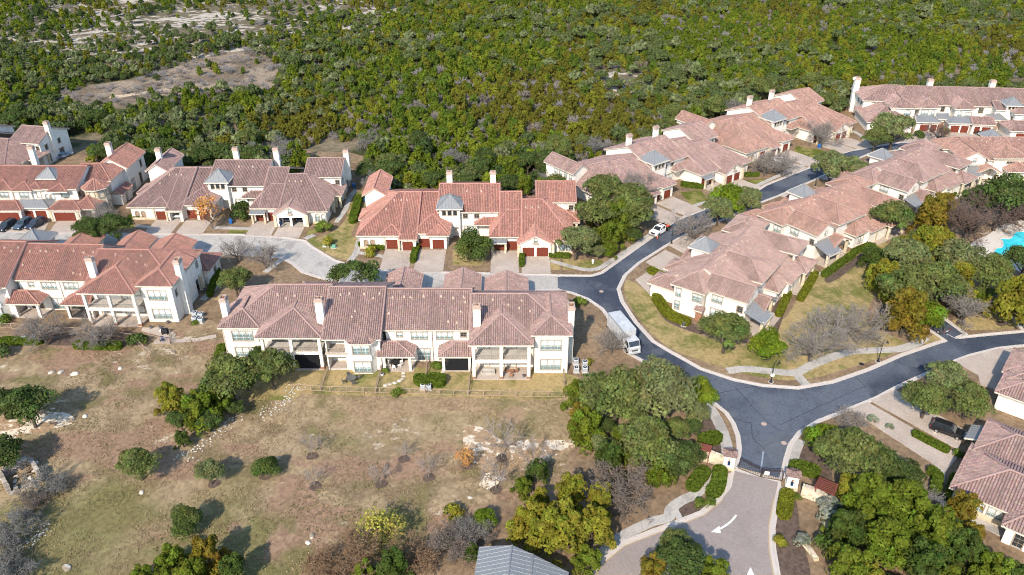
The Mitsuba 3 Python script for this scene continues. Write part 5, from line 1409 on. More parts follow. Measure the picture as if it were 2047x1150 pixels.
# fill of the groves: smaller trees crowded between the large ones
gr_rng = np.random.default_rng(99)
ORDER = ['first', 'second', 'third', 'fourth', 'fifth', 'sixth', 'seventh', 'eighth', 'ninth', 'tenth', 'eleventh', 'twelfth', 'thirteenth', 'fourteenth', 'fifteenth', 'sixteenth', 'seventeenth', 'eighteenth', 'nineteenth', 'twentieth'] + ['one more'] * 40
for pxs, kinds, st, (ra, rb), where, grp in [
    ([(1150, 830), (1210, 790), (1300, 775), (1390, 800), (1400, 850), (1385, 930), (1335, 990), (1260, 985), (1190, 960), (1150, 910)], ('oak', 'oakl', 'jun', 'oak', 'oakd'), 3.6, (1.9, 3.1), 'in the clump beside the lower street', 'trees filling the clump beside the lower street'),
    ([(1030, 1050), (1070, 1000), (1190, 1000), (1225, 1075), (1200, 1130), (1140, 1120), (1060, 1085)], ('juny', 'juny', 'jun'), 3.4, (1.9, 2.8), 'in the clump beside the shed', 'junipers filling the clump beside the shed'),
    ([(1650, 960), (1730, 960), (1800, 985), (1870, 1040), (1930, 1100), (2040, 1170), (2050, 1230), (1620, 1230), (1650, 1100), (1690, 1010)], ('jun', 'jund', 'jun', 'juny', 'oakd'), 3.5, (1.9, 2.9), 'in the lower right grove', 'trees crowding the lower right grove'),
    ([(1745, 520), (1840, 470), (1880, 510), (1905, 560), (1985, 590), (2045, 610), (2045, 640), (1970, 655), (1880, 625), (1830, 665), (1790, 690), (1745, 620)], ('oak', 'juny', 'jun', 'oakl', 'jun', 'junr'), 3.6, (2.0, 3.0), 'in the grove left of the pool', 'trees in the grove left of the pool'),
    ([(340, 840), (420, 830), (500, 775), (570, 765), (580, 790), (490, 830), (420, 870), (360, 870)], ('oak', 'jun', 'oakd'), 3.3, (1.7, 2.5), 'in the clump before the left balconies', 'trees in the clump before the left balconies'),
    ([(1175, 440), (1240, 410), (1285, 450), (1292, 478), (1225, 515), (1165, 530)], ('oak', 'jun', 'oakl', 'oakd'), 3.5, (1.9, 2.8), 'in the clump left of the utility truck', 'trees filling the clump right of the salmon row'),
    ([(1970, 425), (2090, 420), (2090, 455), (1990, 450)], ('oakd', 'oak'), 4.2, (2.0, 2.8), 'in the clump above the pool', 'oaks filling the clump above the pool'),
    ([(1300, 1165), (1340, 1135), (1420, 1150), (1440, 1190), (1300, 1200)], ('oakd', 'jun'), 3.2, (1.6, 2.4), 'in the clump on the entry road bend', 'trees filling the clump on the entry road bend'),
    ([(880, 1070), (1000, 1050), (1040, 1090), (930, 1125), (860, 1130)], ('brush', 'greybrush', 'jund', 'brush'), 3.0, (1.2, 2.0), 'in the scrub left of the shed', 'scrub left of the shed'),
    ([(1620, 1000), (1660, 985), (1680, 1030), (1640, 1060)], ('jun', 'oakd'), 3.0, (1.2, 1.9), 'behind the stone entrance wall', 'trees behind the stone entrance wall'),
    ([(-10, 880), (40, 900), (40, 950), (-10, 970)], ('oakd', 'jund'), 3.2, (1.8, 2.6), 'at the left edge behind the ruin', 'trees behind the stone ruin'),
]:
    g = poly(pxs, smooth=False)
    x0, y0, x1, y1 = g.bounds
    gx, gy = np.meshgrid(np.arange(x0, x1, st), np.arange(y0, y1, st))
    Q = np.column_stack([gx.ravel(), gy.ravel()]) + gr_rng.uniform(-.4 * st, .4 * st, (gx.size, 2))
    picked = []
    for x, y in Q[shapely.contains_xy(g, Q[:, 0], Q[:, 1])]:
        if not any(math.hypot(x - a, y - b) < .45 * r for a, b, r in TREES):
            picked.append((x / zc(x, y), x, y, kinds[gr_rng.integers(len(kinds))], gr_rng.uniform(ra, rb)))
    count = {}
    for _, x, y, k, r in sorted(picked):
        count[k] = count.get(k, 0) + 1
        plant(k, x, y, r, f'{ORDER[count[k] - 1]} {LOOK[k]} from the left {where}', f'{LOOK[k]}s {where}'.replace('thickets', 'thicket pieces'))
# ------------------------------------------------------------------ the forest on the hills behind
fr_rng = np.random.default_rng(4242)
TONES = {'jun': [(.084, .114, .013), (.108, .128, .015), (.064, .095, .015), (.13, .136, .018), (.10, .096, .017)], 'oak': [(.090, .110, .042), (.122, .138, .066), (.068, .088, .032)], 'dark': [(.036, .054, .018), (.046, .066, .022)]}
NF = {}
for nm, tones in TONES.items():
    for i, c in enumerate(tones):
        m, col = crown('oak' if nm == 'oak' else 'juniper' if nm == 'jun' else 'round', 520, .185, c, 900 + i * 3 + len(nm), .06, .14)
        t = trunk(.6, .07, i)
        group(f'far_{nm}_{i}', trunk=(t, flat_color(t, BARK)), crown=(m, col))
    NF[nm] = len(tones)
for i in range(3):
    L3, tw3 = branches(800 + i, 4, 8, .6, 1.2, twig=.016, first=.06, tr=.03, lean=(.2, 1.5))
    c3 = [(.31, .29, .285), (.34, .305, .285), (.25, .22, .20)][i]
    m, col = cat([L3, tw3]), flat_color(cat([L3, tw3]), c3)
    group(f'far_brush_{i}', stems=(m, col))
NF['brush'] = 3
low = np.array([(-460, 232), (-150, 224), (-120, 216), (-113, 203), (-100, 197), (-93, 196), (-89, 194.5), (-38, 195), (-35.5, 182), (-33, 180), (15, 180), (16, 190), (8, 192), (27, 206), (46, 221), (84, 252), (90, 250), (99, 240), (104, 240), (105, 252), (165, 248), (460, 240)])
forest_area = sg.Polygon(np.vstack([low, [[460, 480], [-460, 480]]])).buffer(0)
clear = poly([(120, 195), (180, 172), (260, 158), (330, 140), (420, 112), (490, 104), (545, 125), (556, 152), (535, 180), (470, 188), (400, 185), (330, 200), (260, 222), (215, 228), (150, 215)])
open2 = so.unary_union([poly([(590, 308), (640, 290), (720, 285), (740, 320), (700, 345), (600, 330)]), poly([(130, 300), (130, 272), (200, 268), (215, 290), (180, 330), (140, 325)]), poly([(1990, 185), (2060, 148), (2120, 150), (2060, 180)])])
st = 2.65
gx, gy = np.meshgrid(np.arange(-420, 420, st), np.arange(178, 480, st))
P = np.column_stack([gx.ravel(), gy.ravel()]) + fr_rng.uniform(-.48 * st, .48 * st, (gx.size, 2))
P = P[shapely.contains_xy(forest_area, P[:, 0], P[:, 1])]
w_at = zc(P[:, 0], P[:, 1]) * 1.02 / FOCAL * 1060 + 14
P = P[np.abs(P[:, 0]) < w_at]
P = P[~shapely.contains_xy(open2, P[:, 0], P[:, 1])]
dens = meshkit.fbm(np.column_stack([P * .022, 0 * P[:, 0]]), 3, seed=5)
big = meshkit.fbm(np.column_stack([P * .011, 0 * P[:, 0] + 9]), 3, seed=6)
patchy = meshkit.fbm(np.column_stack([P * .05, 0 * P[:, 0] + 3]), 3, seed=7)
inclear = shapely.contains_xy(clear, P[:, 0], P[:, 1])
# stony slope at the upper left, a stony spot at the right
stony = np.clip(1 - np.hypot((P[:, 0] + 150) / 105, (P[:, 1] - 385) / 85), 0, 1) + 1.2 * np.clip(1 - np.hypot((P[:, 0] - 39) / 13, (P[:, 1] - 283) / 22), 0, 1)
keep = fr_rng.random(len(P)) > np.where(inclear, .62, np.clip(stony * 1.15 + (patchy - .52) * 1.6 * (stony > 0), 0.06, .93))
P, dens, big, inclear, stony = P[keep], dens[keep], big[keep], inclear[keep], stony[keep]
edge_d = shapely.distance(shapely.points(P), sg.LineString(low))
near_edge = np.clip(1 - edge_d / 26, 0, 1)
R = (fr_rng.uniform(.9, 2.1, len(P)) + (fr_rng.random(len(P)) < .12) * fr_rng.uniform(.4, 1.3, len(P))) * (.85 + .35 * big) * np.where(stony > .1, .85, 1) * (1 + .45 * near_edge)
u = fr_rng.random(len(P))
dark = np.clip((-P[:, 0] - 60) / 120, 0, .6) + .3 * near_edge
species = np.where(u < .075 + .16 * (dens > .55), 'brush', np.where(u < .17 + .40 * near_edge + .25 * (dens < .42), 'oak', np.where(fr_rng.random(len(P)) < dark * .5, 'dark', 'jun')))
species = np.where(inclear & (fr_rng.random(len(P)) < .82), 'brush', species)
R = np.where(species == 'oak', R * 1.25, np.where(species == 'brush', R * 1.05, R))
# the trees that show largest are things of their own, the rest one mass
size = R / zc(P[:, 0], P[:, 1])
order = np.argsort(-size)
NAMED = max(0, 296 - len([1 for k in labels if labels[k].get('category') in ('tree', 'young tree')]))
FL = {'jun': ('juniper_tree', 'olive green juniper packed into the dense forest edge behind the townhouses', 'tree', 'junipers of the forest edge'), 'oak': ('oak_tree', 'grey green oak packed into the dense forest edge behind the townhouses', 'tree', 'oaks of the forest edge'),
      'dark': ('dark_tree', 'dark green rounded tree packed into the dense forest edge behind the townhouses', 'tree', 'dark trees of the forest edge'), 'brush': ('thicket', 'leafless grey thicket among the evergreens of the forest edge', 'bush', 'grey thickets of the forest edge')}
n_st = 0
labels['forest'] = {'label': 'dense olive green juniper and oak forest with grey leafless bushes on the hills', 'kind': 'stuff', 'category': 'forest'}
SECT = [(-90, 'turret house'), (-38, 'brown row'), (17, 'salmon row'), (52, 'dusty brown row'), (100, 'rosy row'), (999, 'far row')]
named = sorted((int(i) for i in order[:NAMED]), key=lambda i: P[i, 0] / zc(P[i, 0], P[i, 1]))
TEXT, tally = {}, {}
for i in named:
    sec = next(n for x, n in SECT if P[i, 0] < x)
    sp = species[i]
    tally[sp, sec] = tally.get((sp, sec), 0) + 1
    look_ = {'jun': 'olive green juniper', 'oak': 'grey green oak', 'dark': 'dark green tree', 'brush': 'grey leafless thicket'}[sp]
    TEXT[i] = (f'{ORDER[tally[sp, sec] - 1]} large {look_} from the left in the forest behind the {sec}', f'large {look_}s of the forest edge behind the {sec}')
for rank, i in enumerate(order):
    sp = species[i]
    if sp == 'jun':
        q = meshkit.fbm(np.array([[P[i, 0] * .03, P[i, 1] * .03, 5.0]]), 2, seed=11)[0]
        v = int(np.clip((q - .25) * 2 * NF['jun'] + fr_rng.normal(0, 1.1), 0, NF['jun'] - 1))
    else:
        v = int(fr_rng.integers(NF[sp]))
    tw = T().translate([float(P[i, 0]), float(P[i, 1]), 0.0]).rotate([0, 0, 1], float(fr_rng.uniform(0, 360))).scale([float(R[i]), float(R[i]), float(R[i] * fr_rng.uniform(.9, 1.25))])
    if rank < NAMED:
        nm, _, ct, _ = FL[sp]
        key = thing(nm, TEXT[int(i)][0], ct, TEXT[int(i)][1])
        sgid = f'near_{ {"jun": "jun", "oak": "oakd" if P[i, 0] < 10 and i % 5 else "oak", "dark": "oakd", "brush": "greybrush"}[sp] }_{i % 3}'
    else:
        n_st += 1
        key = f'forest__{n_st:04d}'
        sgid = f'far_{sp}_{v}'
    scene[key] = {'type': 'instance', 'shapes': {'type': 'ref', 'id': sgid}, 'to_world': tw}
# ------------------------------------------------------------------ vehicles
gloss('m_glass_dark', (.02, .025, .03), .05, .9)
matte('m_tyre', (.022, .022, .024))
gloss('m_rim', (.5, .5, .52), .3, .5, .8)
gloss('m_lamp', (.75, .77, .78), .1, .9)
gloss('m_tail', (.35, .02, .02), .2, .6)
PAINTS = {}


def paint(c, rough=.25):
    k = 'm_paint_%02d%02d%02d' % tuple(int(x * 99) for x in c)
    if k not in scene:
        gloss(k, c, rough, .5, 0, 1.0)
    return k


def hull(pts):
    h = trimesh.convex.convex_hull(np.asarray(pts, float))
    return np.asarray(h.vertices), np.asarray(h.faces)


def wheel(parent, fr, x, y, r=.34, w=.24):
    s = 1 if y > 0 else -1
    k = put(parent, 'wheel', fr(tube([[x, y - s * w, r], [x, y, r]], r, 14)), 'm_tyre')
    put(k, 'rim', fr(tube([[x, y - s * .02, r], [x, y + s * .015, r]], r * .62, 10)), 'm_rim')


def car(label, x, y, deg, color, kind='suv', name='parked_car', group=None):
    """Front towards +x."""
    key = thing(name, label, 'car', group)
    fr = Frame(x, y, deg)
    L, W, H, zb, c0, c1, r0, r1 = {'suv': (4.75, .94, 1.74, 1.05, -2.3, 1.0, -2.05, .25), 'sedan': (4.7, .91, 1.45, .93, -1.85, 1.15, -1.15, .3), 'van': (5.1, .98, 1.78, 1.02, -2.5, 1.5, -2.35, .75)}[kind]
    h = L / 2
    prof = [(-h, .42), (-h - .03, .62), (-h + .06, zb - .04), (c0 + .1, zb), (c1, zb), (h - .35, zb - .14), (h - .03, .74), (h, .55), (h - .05, .3), (-h + .1, .3)]
    outline = sg.Polygon(prof)
    for wx in (-h + .95, h - .92):
        outline = outline.difference(sg.Point(wx, .34).buffer(.4, 5))
    v, f = extrude(outline, -W, W)
    v = v[:, [0, 2, 1]]
    k = np.clip((v[:, 2] - .55) / (zb - .55), 0, 1)
    v[:, 1] *= (1 - .05 * k) * (1 - .07 * np.clip(np.abs(v[:, 0]) - h + .5, 0, 1))
    p = paint(color)
    put(key, 'body', fr((v, f[:, ::-1])), p, smooth=35)
    put(key, 'window', fr(hull([[c0, s * W * .93, zb - .01] for s in (-1, 1)] + [[c1, s * W * .9, zb - .01] for s in (-1, 1)] + [[r0, s * W * .74, H - .05] for s in (-1, 1)] + [[r1, s * W * .74, H - .05] for s in (-1, 1)])), 'm_glass_dark')
    put(key, 'roof', fr(hull([[q, s * W * .76, H - .07] for q in (r0 - .03, r1 + .05) for s in (-1, 1)] + [[q, s * W * .66, H] for q in (r0 + .1, r1 - .1) for s in (-1, 1)])), p)
    for s in (-1, 1):
        for a, b in ((c1, r1), (c0, r0)) + (((c0 + c1) / 2 + .05, (r0 + r1) / 2 + .2),) + (((c0 * .6 + r0 * .1 - .2), r0 + .75),) * (kind != 'sedan'):
            put(key, 'pillar', fr(tube([[a, s * W * .925, zb], [b, s * W * .755, H - .05]], .05, 4)), p)
        put(key, 'headlight', fr(box(h - .16, h - .01, s * W * .82 - .16, s * W * .82 + .10, .66, .8)), 'm_lamp')
        put(key, 'tail_light', fr(box(-h - .02, -h + .1, s * W * .84 - .1, s * W * .84 + .1, .72, zb - .06)), 'm_tail')
        put(key, 'mirror', fr(box(c1 - .35, c1 - .2, min(s * W, s * (W + .18)), max(s * W, s * (W + .18)), zb + .02, zb + .16)), p)
        for wx in (-h + .95, h - .92):
            wheel(key, fr, wx, s * (W - .01))
    put(key, 'bumper', fr(box(h - .12, h + .03, -W * .85, W * .85, .34, .5)), 'm_black')
    put(key, 'licence_plate', fr(box(-h - .05, -h - .02, -.26, .26, .68, .83)), 'm_white')
    if kind != 'sedan':
        for s in (-1, 1):
            put(key, 'roof_rail', fr(bar((r0 + .2, s * W * .62, H + .04), (r1 - .15, s * W * .62, H + .04), .04)), 'm_black')
    return key


def car_px(label, rear, front, color, kind='suv', z=0.5, **kw):
    a, b = at(*rear, z), at(*front, z)
    c = (a + b) / 2
    return car(label, c[0], c[1], math.degrees(math.atan2(b[1] - a[1], b[0] - a[0])), color, kind, **kw)


car_px('black parked car on the lower right driveway under the oaks', (1865, 850), (1926, 872), (.012, .012, .014))
car_px('dark wagon parked in the bay beside the rusty juniper', (1888, 662), (1848, 640), (.05, .06, .075), 'van')
car_px('white parked car on the driveway under bare trees', (1574, 326), (1545, 316), (.75, .76, .77), 'sedan')
car_px('dark blue parked car, right one of the two side by side by the turret house', (88, 441), (57, 457), (.02, .028, .05))
car_px('slate blue parked car, left one of the two side by side by the turret house', (61, 441), (32, 458), (.05, .075, .11))
car_px('black parked car at the left edge of the view before the turret house', (30, 444), (-2, 462), (.02, .023, .03))
car_px('pale blue parked car behind the brown house at the far left', (118, 314), (136, 308), (.2, .28, .36), 'sedan')
car_px('black parked car on the forecourt of the far row', (1956, 266), (1972, 274), (.015, .015, .018), 'sedan')
fA = F_A2
for u, c, l in ((-12.35, (.72, .73, .74), 'white car in the left open garage of the brown row'), (13.45, (.10, .13, .2), 'blue grey car in the open garage behind the standing person'), (16.4, (.02, .03, .055), 'dark blue car in the rightmost open garage of the brown row')):
    x, y = fA.pt(u, 5.4 if u < 0 else 3.6)
    car(l, x, y, -90, c, 'sedan' if u < 0 else 'suv', name='garaged_car')


def box_truck():
    key = thing('box_truck', 'white box truck parked at the kerb of the lower street', 'truck')
    a, b = at(1227.5, 623, 3.75), at(1259, 660, 3.75)
    dv = (b - a) / np.linalg.norm(b - a)
    L = np.linalg.norm(b - a)
    c = a
    fr = Frame(c[0], c[1], math.degrees(math.atan2(dv[1], dv[0])))
    W = 1.24
    cargo = put(key, 'cargo_box', fr(boxes((0, L, -W, W, 1.0, 3.75))), 'm_truck')
    for s in (-1, 1):
        put(cargo, 'rail', fr(cat([box(-.02, L + .02, s * W - .04, s * W + .04, 3.68, 3.79), box(-.02, L + .02, s * W - .04, s * W + .04, .96, 1.1)])), 'm_metal')
        put(cargo, 'corner_post', fr(box(L - .06, L + .03, s * W - .05, s * W + .05, 1.0, 3.77)), 'm_metal')
    put(cargo, 'rear_door', fr(cat([box(-.05, 0, -W + .12, W - .12, 1.1 + k * .42, 1.48 + k * .42) for k in range(6)])), 'm_white')
    put(key, 'chassis', fr(boxes((-.2, L + 1.9, -.45, .45, .55, .95), (-.35, -.2, -W, W, .55, .75))), 'm_black')
    x0 = L + .25
    cab = [(x0, .6), (x0, 2.65), (x0 + 1.45, 2.65), (x0 + 1.95, 1.75), (x0 + 2.15, 1.5), (x0 + 2.2, .6)]
    v, f = extrude(sg.Polygon(cab).difference(sg.Point(x0 + .95, .48).buffer(.6, 6)), -1.05, 1.05)
    put(key, 'cab', fr((v[:, [0, 2, 1]], f[:, ::-1])), 'm_truck')
    put(key, 'windscreen', fr(hull([[x0 + 1.52, y, 2.56] for y in (-.95, .95)] + [[x0 + 1.97, y, 1.76] for y in (-.98, .98)] + [[x0 + 1.56, y, 2.58] for y in (-.95, .95)] + [[x0 + 2.0, y, 1.78] for y in (-.98, .98)])), 'm_glass_dark')
    for s in (-1, 1):
        put(key, 'side_window', fr(hull([[x0 + .45, s * 1.06, z] for z in (1.65, 2.45)] + [[x0 + 1.4, s * 1.06, 2.45], [x0 + 1.75, s * 1.06, 1.65]] + [[x0 + .45, s * 1.02, 2.0]])), 'm_glass_dark')
        put(key, 'mirror', fr(boxes((x0 + 1.75, x0 + 1.85, s * 1.3 - .1, s * 1.3 + .1, 1.7, 2.2))), 'm_black')
        put(key, 'headlight', fr(box(x0 + 2.16, x0 + 2.23, s * .8 - .17, s * .8 + .17, .8, 1.0)), 'm_lamp')
        wheel(key, fr, x0 + .95, s * 1.12, .48, .3); wheel(key, fr, 1.5, s * 1.15, .48, .5)
    put(key, 'bumper', fr(box(x0 + 2.15, x0 + 2.3, -1.1, 1.1, .42, .68)), 'm_truck')
    put(key, 'grille', fr(boxes(*[(x0 + 2.17, x0 + 2.225, -.6, .6, .92 + .1 * i, .97 + .1 * i) for i in range(3)])), 'm_black')


gloss('m_truck', proc(lambda p, n, uv: mi.Color3f(.46, .47, .485) * (.72 + .45 * fbm(p.x * 1.6, p.y * 1.6, p.z * .5, 3))), .45, .4)
box_truck()


def utility_truck():
    key = thing('utility_truck', 'white crew cab utility truck with an open bed at the upper street kerb', 'truck')
    a, b = at(1338, 448, .9), at(1302, 471, .6)
    fr = Frame(*((a + b) / 2), math.degrees(math.atan2(b[1] - a[1], b[0] - a[0])))
    p = paint((.76, .77, .78))
    low = sg.Polygon([(-.6, .5), (-.6, 1.3), (1.7, 1.3), (2.85, 1.2), (3.0, 1.0), (3.02, .5)]).difference(sg.Point(2.0, .42).buffer(.52, 6))
    v, f = extrude(low, -1.0, 1.0); put(key, 'body', fr((v[:, [0, 2, 1]], f[:, ::-1])), p)
    put(key, 'window', fr(hull([[q, s * .93, 1.28] for q in (-.58, 1.65) for s in (-1, 1)] + [[q, s * .78, 1.9] for q in (-.5, .95) for s in (-1, 1)])), 'm_glass_dark')
    put(key, 'roof', fr(hull([[q, s * .8, 1.86] for q in (-.58, 1.0) for s in (-1, 1)] + [[q, s * .72, 1.97] for q in (-.5, .8) for s in (-1, 1)])), p)
    for s in (-1, 1):
        for q, r in ((-.58, -.52), (.5, .45), (1.65, .97)):
            put(key, 'pillar', fr(tube([[q, s * .93, 1.28], [r, s * .79, 1.9]], .07, 4)), p)
        put(key, 'headlight', fr(box(2.9, 3.04, s * .78 - .18, s * .78 + .18, .92, 1.12)), 'm_lamp')
        for wx in (2.0, -1.9): wheel(key, fr, wx, s * 1.0, .42, .28)
    put(key, 'grille', fr(box(2.95, 3.05, -.55, .55, .75, 1.12)), 'm_black')
    put(key, 'bumper', fr(box(2.95, 3.14, -1.0, 1.0, .45, .68)), 'm_rim')
    bed = put(key, 'bed', fr(boxes((-3.0, -.75, -1.05, 1.05, .78, .92), (-.82, -.72, -1.0, 1.0, .92, 1.75))), 'm_black')
    for s in (-1, 1):
        put(bed, 'side_panel', fr(box(-3.0, -.75, s * 1.02 - .05, s * 1.02 + .05, .92, 1.22)), 'm_black')
    put(bed, 'cargo', fr(cat([box(-1.6, -.95, -.5, .2, .92, 1.4), box(-2.6, -1.9, .1, .8, .92, 1.25)])), 'm_orange')
    put(key, 'light_bar', fr(box(-.1, .12, -.6, .6, 1.97, 2.07)), 'm_black')


gloss('m_orange', (.62, .10, .03), .5, .3)
utility_truck()
for (x, y), l in (((1314, 477), 'orange traffic cone before the white utility truck'), ((1339, 457), 'orange traffic cone beside the bed of the utility truck, nearer one'), ((1336, 453), 'orange traffic cone beside the bed of the utility truck, farther one')):
    c = at(x, y)
    k = thing('traffic_cone', l, 'cone')
    put(k, 'base', place(box(-.19, .19, -.19, .19, 0, .04), c[0], c[1], .03), 'm_black')
    put(k, 'cone', cyl(c[0], c[1], .07, .85, .17, .04, 10), 'm_orange')
    put(k, 'band', cyl(c[0], c[1], .45, .6, .115, .09, 10), 'm_white')


# ------------------------------------------------------------------ a person at the garage
def person():
    import manifold3d as m3
    key = thing('person', 'person in dark blue clothes standing before an open garage of the brown row', 'person')
    x, y = fA.pt(12.6, -1.35)
    J = {'hipL': (.10, 0, .92), 'hipR': (-.10, 0, .92), 'kneeL': (.12, -.03, .50), 'kneeR': (-.11, .04, .50), 'ankL': (.12, .02, .09), 'ankR': (-.11, .12, .09), 'toeL': (.13, -.17, .05), 'toeR': (-.12, -.06, .05),
         'pel': (0, 0, .98), 'waist': (0, -.01, 1.12), 'chest': (0, 0, 1.33), 'neck': (0, 0, 1.48), 'shL': (.19, 0, 1.42), 'shR': (-.19, 0, 1.42), 'elL': (.25, .03, 1.14), 'elR': (-.24, -.08, 1.15), 'wrL': (.24, -.12, .93), 'wrR': (-.16, -.28, 1.08)}
    def ball(p, r):
        return m3.Manifold.sphere(r, 10).translate(p)
    def bone(a, b, ra, rb):
        return m3.Manifold.batch_hull([ball(J[a], ra), ball(J[b], rb)])
    def done(ms):
        o = ms[0]
        for q in ms[1:]: o = o + q
        m = o.to_mesh()
        t = trimesh.Trimesh(m.vert_properties[:, :3], m.tri_verts)
        return place(t, x, y, .06, 20)
    put(key, 'trousers', done([bone('hipL', 'kneeL', .095, .068), bone('hipR', 'kneeR', .095, .068), bone('kneeL', 'ankL', .066, .05), bone('kneeR', 'ankR', .066, .05), bone('hipL', 'hipR', .11, .11)]), 'm_navy', smooth=True)
    put(key, 'shoe', done([bone('ankL', 'toeL', .055, .045)]), 'm_black', smooth=True)
    put(key, 'shoe', done([bone('ankR', 'toeR', .055, .045)]), 'm_black', smooth=True)
    put(key, 'jacket', done([bone('pel', 'chest', .15, .155), bone('shL', 'shR', .075, .075), bone('chest', 'neck', .12, .06), bone('shL', 'elL', .062, .05), bone('shR', 'elR', .062, .05), bone('elL', 'wrL', .048, .038), bone('elR', 'wrR', .048, .038)]), 'm_navy', smooth=True)
    hd = [ball((0, -.01, 1.63), .095), m3.Manifold.batch_hull([ball((0, -.035, 1.575), .06), ball((0, 0, 1.65), .085)]), ball((0, -.105, 1.615), .018), bone('neck', 'neck', .055, .055), m3.Manifold.batch_hull([ball((0, 0, 1.48), .052), ball((0, 0, 1.58), .05)])]
    hd += [ball((s * .095, 0, 1.62), .022) for s in (-1, 1)]
    for w, s, dr_ in (('wrL', 1, (0, -.35, -.94)), ('wrR', -1, (.25, -.8, -.2))):
        p0 = np.array(J[w]); dd = np.array(dr_) / np.linalg.norm(dr_); sd = np.cross(dd, [0, 0, 1.0] if abs(dd[2]) < .8 else [1.0, 0, 0]); sd /= np.linalg.norm(sd)
        palm = p0 + dd * .09
        hd.append(m3.Manifold.batch_hull([ball(tuple(p0), .032), ball(tuple(palm + sd * .025), .022), ball(tuple(palm - sd * .025), .022)]))
        for i, ln in enumerate((.065, .078, .072, .055)):
            b0 = palm + sd * (.03 - .02 * i)
            hd.append(m3.Manifold.batch_hull([ball(tuple(b0), .011), ball(tuple(b0 + dd * ln + np.array([0, -.01, 0])), .008)]))
        hd.append(m3.Manifold.batch_hull([ball(tuple(p0 + dd * .03 + sd * .03), .012), ball(tuple(p0 + dd * .08 + sd * .065), .009)]))
    put(key, 'body', done(hd), 'm_skin', smooth=True)
    put(key, 'hair', done([m3.Manifold.batch_hull([ball((0, .02, 1.66), .098), ball((0, .035, 1.60), .09)])]), 'm_hair', smooth=True)


matte('m_navy', (.02, .045, .12)); matte('m_skin', (.42, .25, .17)); matte('m_hair', (.04, .028, .02))
person()


# ------------------------------------------------------------------ the gate
def gate():
    hinge = [at(1476, 937), at(1564, 962)]
    mid = at(1521, 955)
    for side, (e, l) in enumerate(zip(hinge, ('left leaf of the black iron gate across the street', 'right leaf of the black iron gate, with a white notice'))):
        key = thing('gate_leaf', l, 'gate')
        d = (mid - e); L = np.linalg.norm(d) - .08; d /= np.linalg.norm(d)
        P = lambda s, z: np.array([*(e + d * s), z])
        top = lambda s: 1.75 - .35 * math.sin(math.pi * .5 * s / L) + (.1 if s > L - .05 else 0)
        S = np.linspace(.05, L, 15)
        put(key, 'frame', cat([bar(P(.05, .1), P(L, .1), .09), bar(P(.05, .1), P(.05, top(0) + .1), .1), bar(P(L, .1), P(L, top(L) + .15), .1)]), 'm_iron')
        put(key, 'top_rail', tube([P(s, top(s)) for s in S], .05, 5), 'm_iron')
        put(key, 'top_rail', tube([P(s, top(s) + .32) for s in S], .05, 5), 'm_iron')
        for s in np.arange(.28, L - .1, .24):
            put(key, 'picket', bar(P(s, .1), P(s, top(s) + .3), .03), 'm_iron')
        if side:
            put(key, 'notice', place(box(-.32, .32, -.02, .02, .7, 1.3), *(e + d * (L - .6)), 0, math.degrees(math.atan2(d[1], d[0]))), 'm_white')
    for (px, py), l in (((1458, 941), 'tile capped white gate pillar left of the street, with a niche'), ((1584, 982), 'tile capped white gate pillar right of the street, with a niche')):
        c = at(px, py)
        deg = -16
        key = thing('gate_pillar', l, 'pillar')
        fr = Frame(c[0], c[1] + .8, deg)
        body = sg.box(-.75, 0, .75, 2.5).difference(so.unary_union([sg.box(-.38, .75, .38, 1.6), sg.Point(0, 1.6).buffer(.38, 6)]))
        v, f = extrude(body, -.7, -.2)
        put(key, 'shaft', fr(cat([(v[:, [0, 2, 1]], f[:, ::-1]), box(-.75, .75, -.2, .7, 0, 2.5)])), 'm_stucco')
        put(key, 'base', fr(box(-.85, .85, -.82, .8, 0, .55)), 'm_stone')
        roof = [[-.95, -.9, 2.5], [.95, -.9, 2.5], [.95, .9, 2.5], [-.95, .9, 2.5], [0, 0, 2.95]]
        m = fr(hull(roof))
        r = put(key, 'roof', m, 'm_vc', color=flat_color(m, (.2, .14, .125)))
        tl = []
        for i in range(4):
            t = tiles(np.array([roof[i], roof[(i + 1) % 4], roof[4]], float), .3, .36, (.24, .165, .145), np.random.default_rng(3))
            if t: tl.append(t)
        n = np.cumsum([0] + [len(t[0]) for t in tl])
        put(r, 'tile', fr((np.vstack([t[0] for t in tl]), np.vstack([t[1] + k for t, k in zip(tl, n)]))), 'm_vc', color=np.vstack([t[2] for t in tl]), kind='stuff', label='barrel tiles of the pillar roof')
        put(key, 'vase', fr(cyl(0, -.45, .75, 1.25, .16, .22, 10)), 'm_navy')
        put(key, 'lantern', fr(cat([cyl(0, -.42, 1.45, 1.75, .1, .14, 8), cyl(0, -.42, 1.75, 1.9, .17, .02, 8)])), 'm_brown')


matte('m_iron', (.05, .035, .032))
gate()


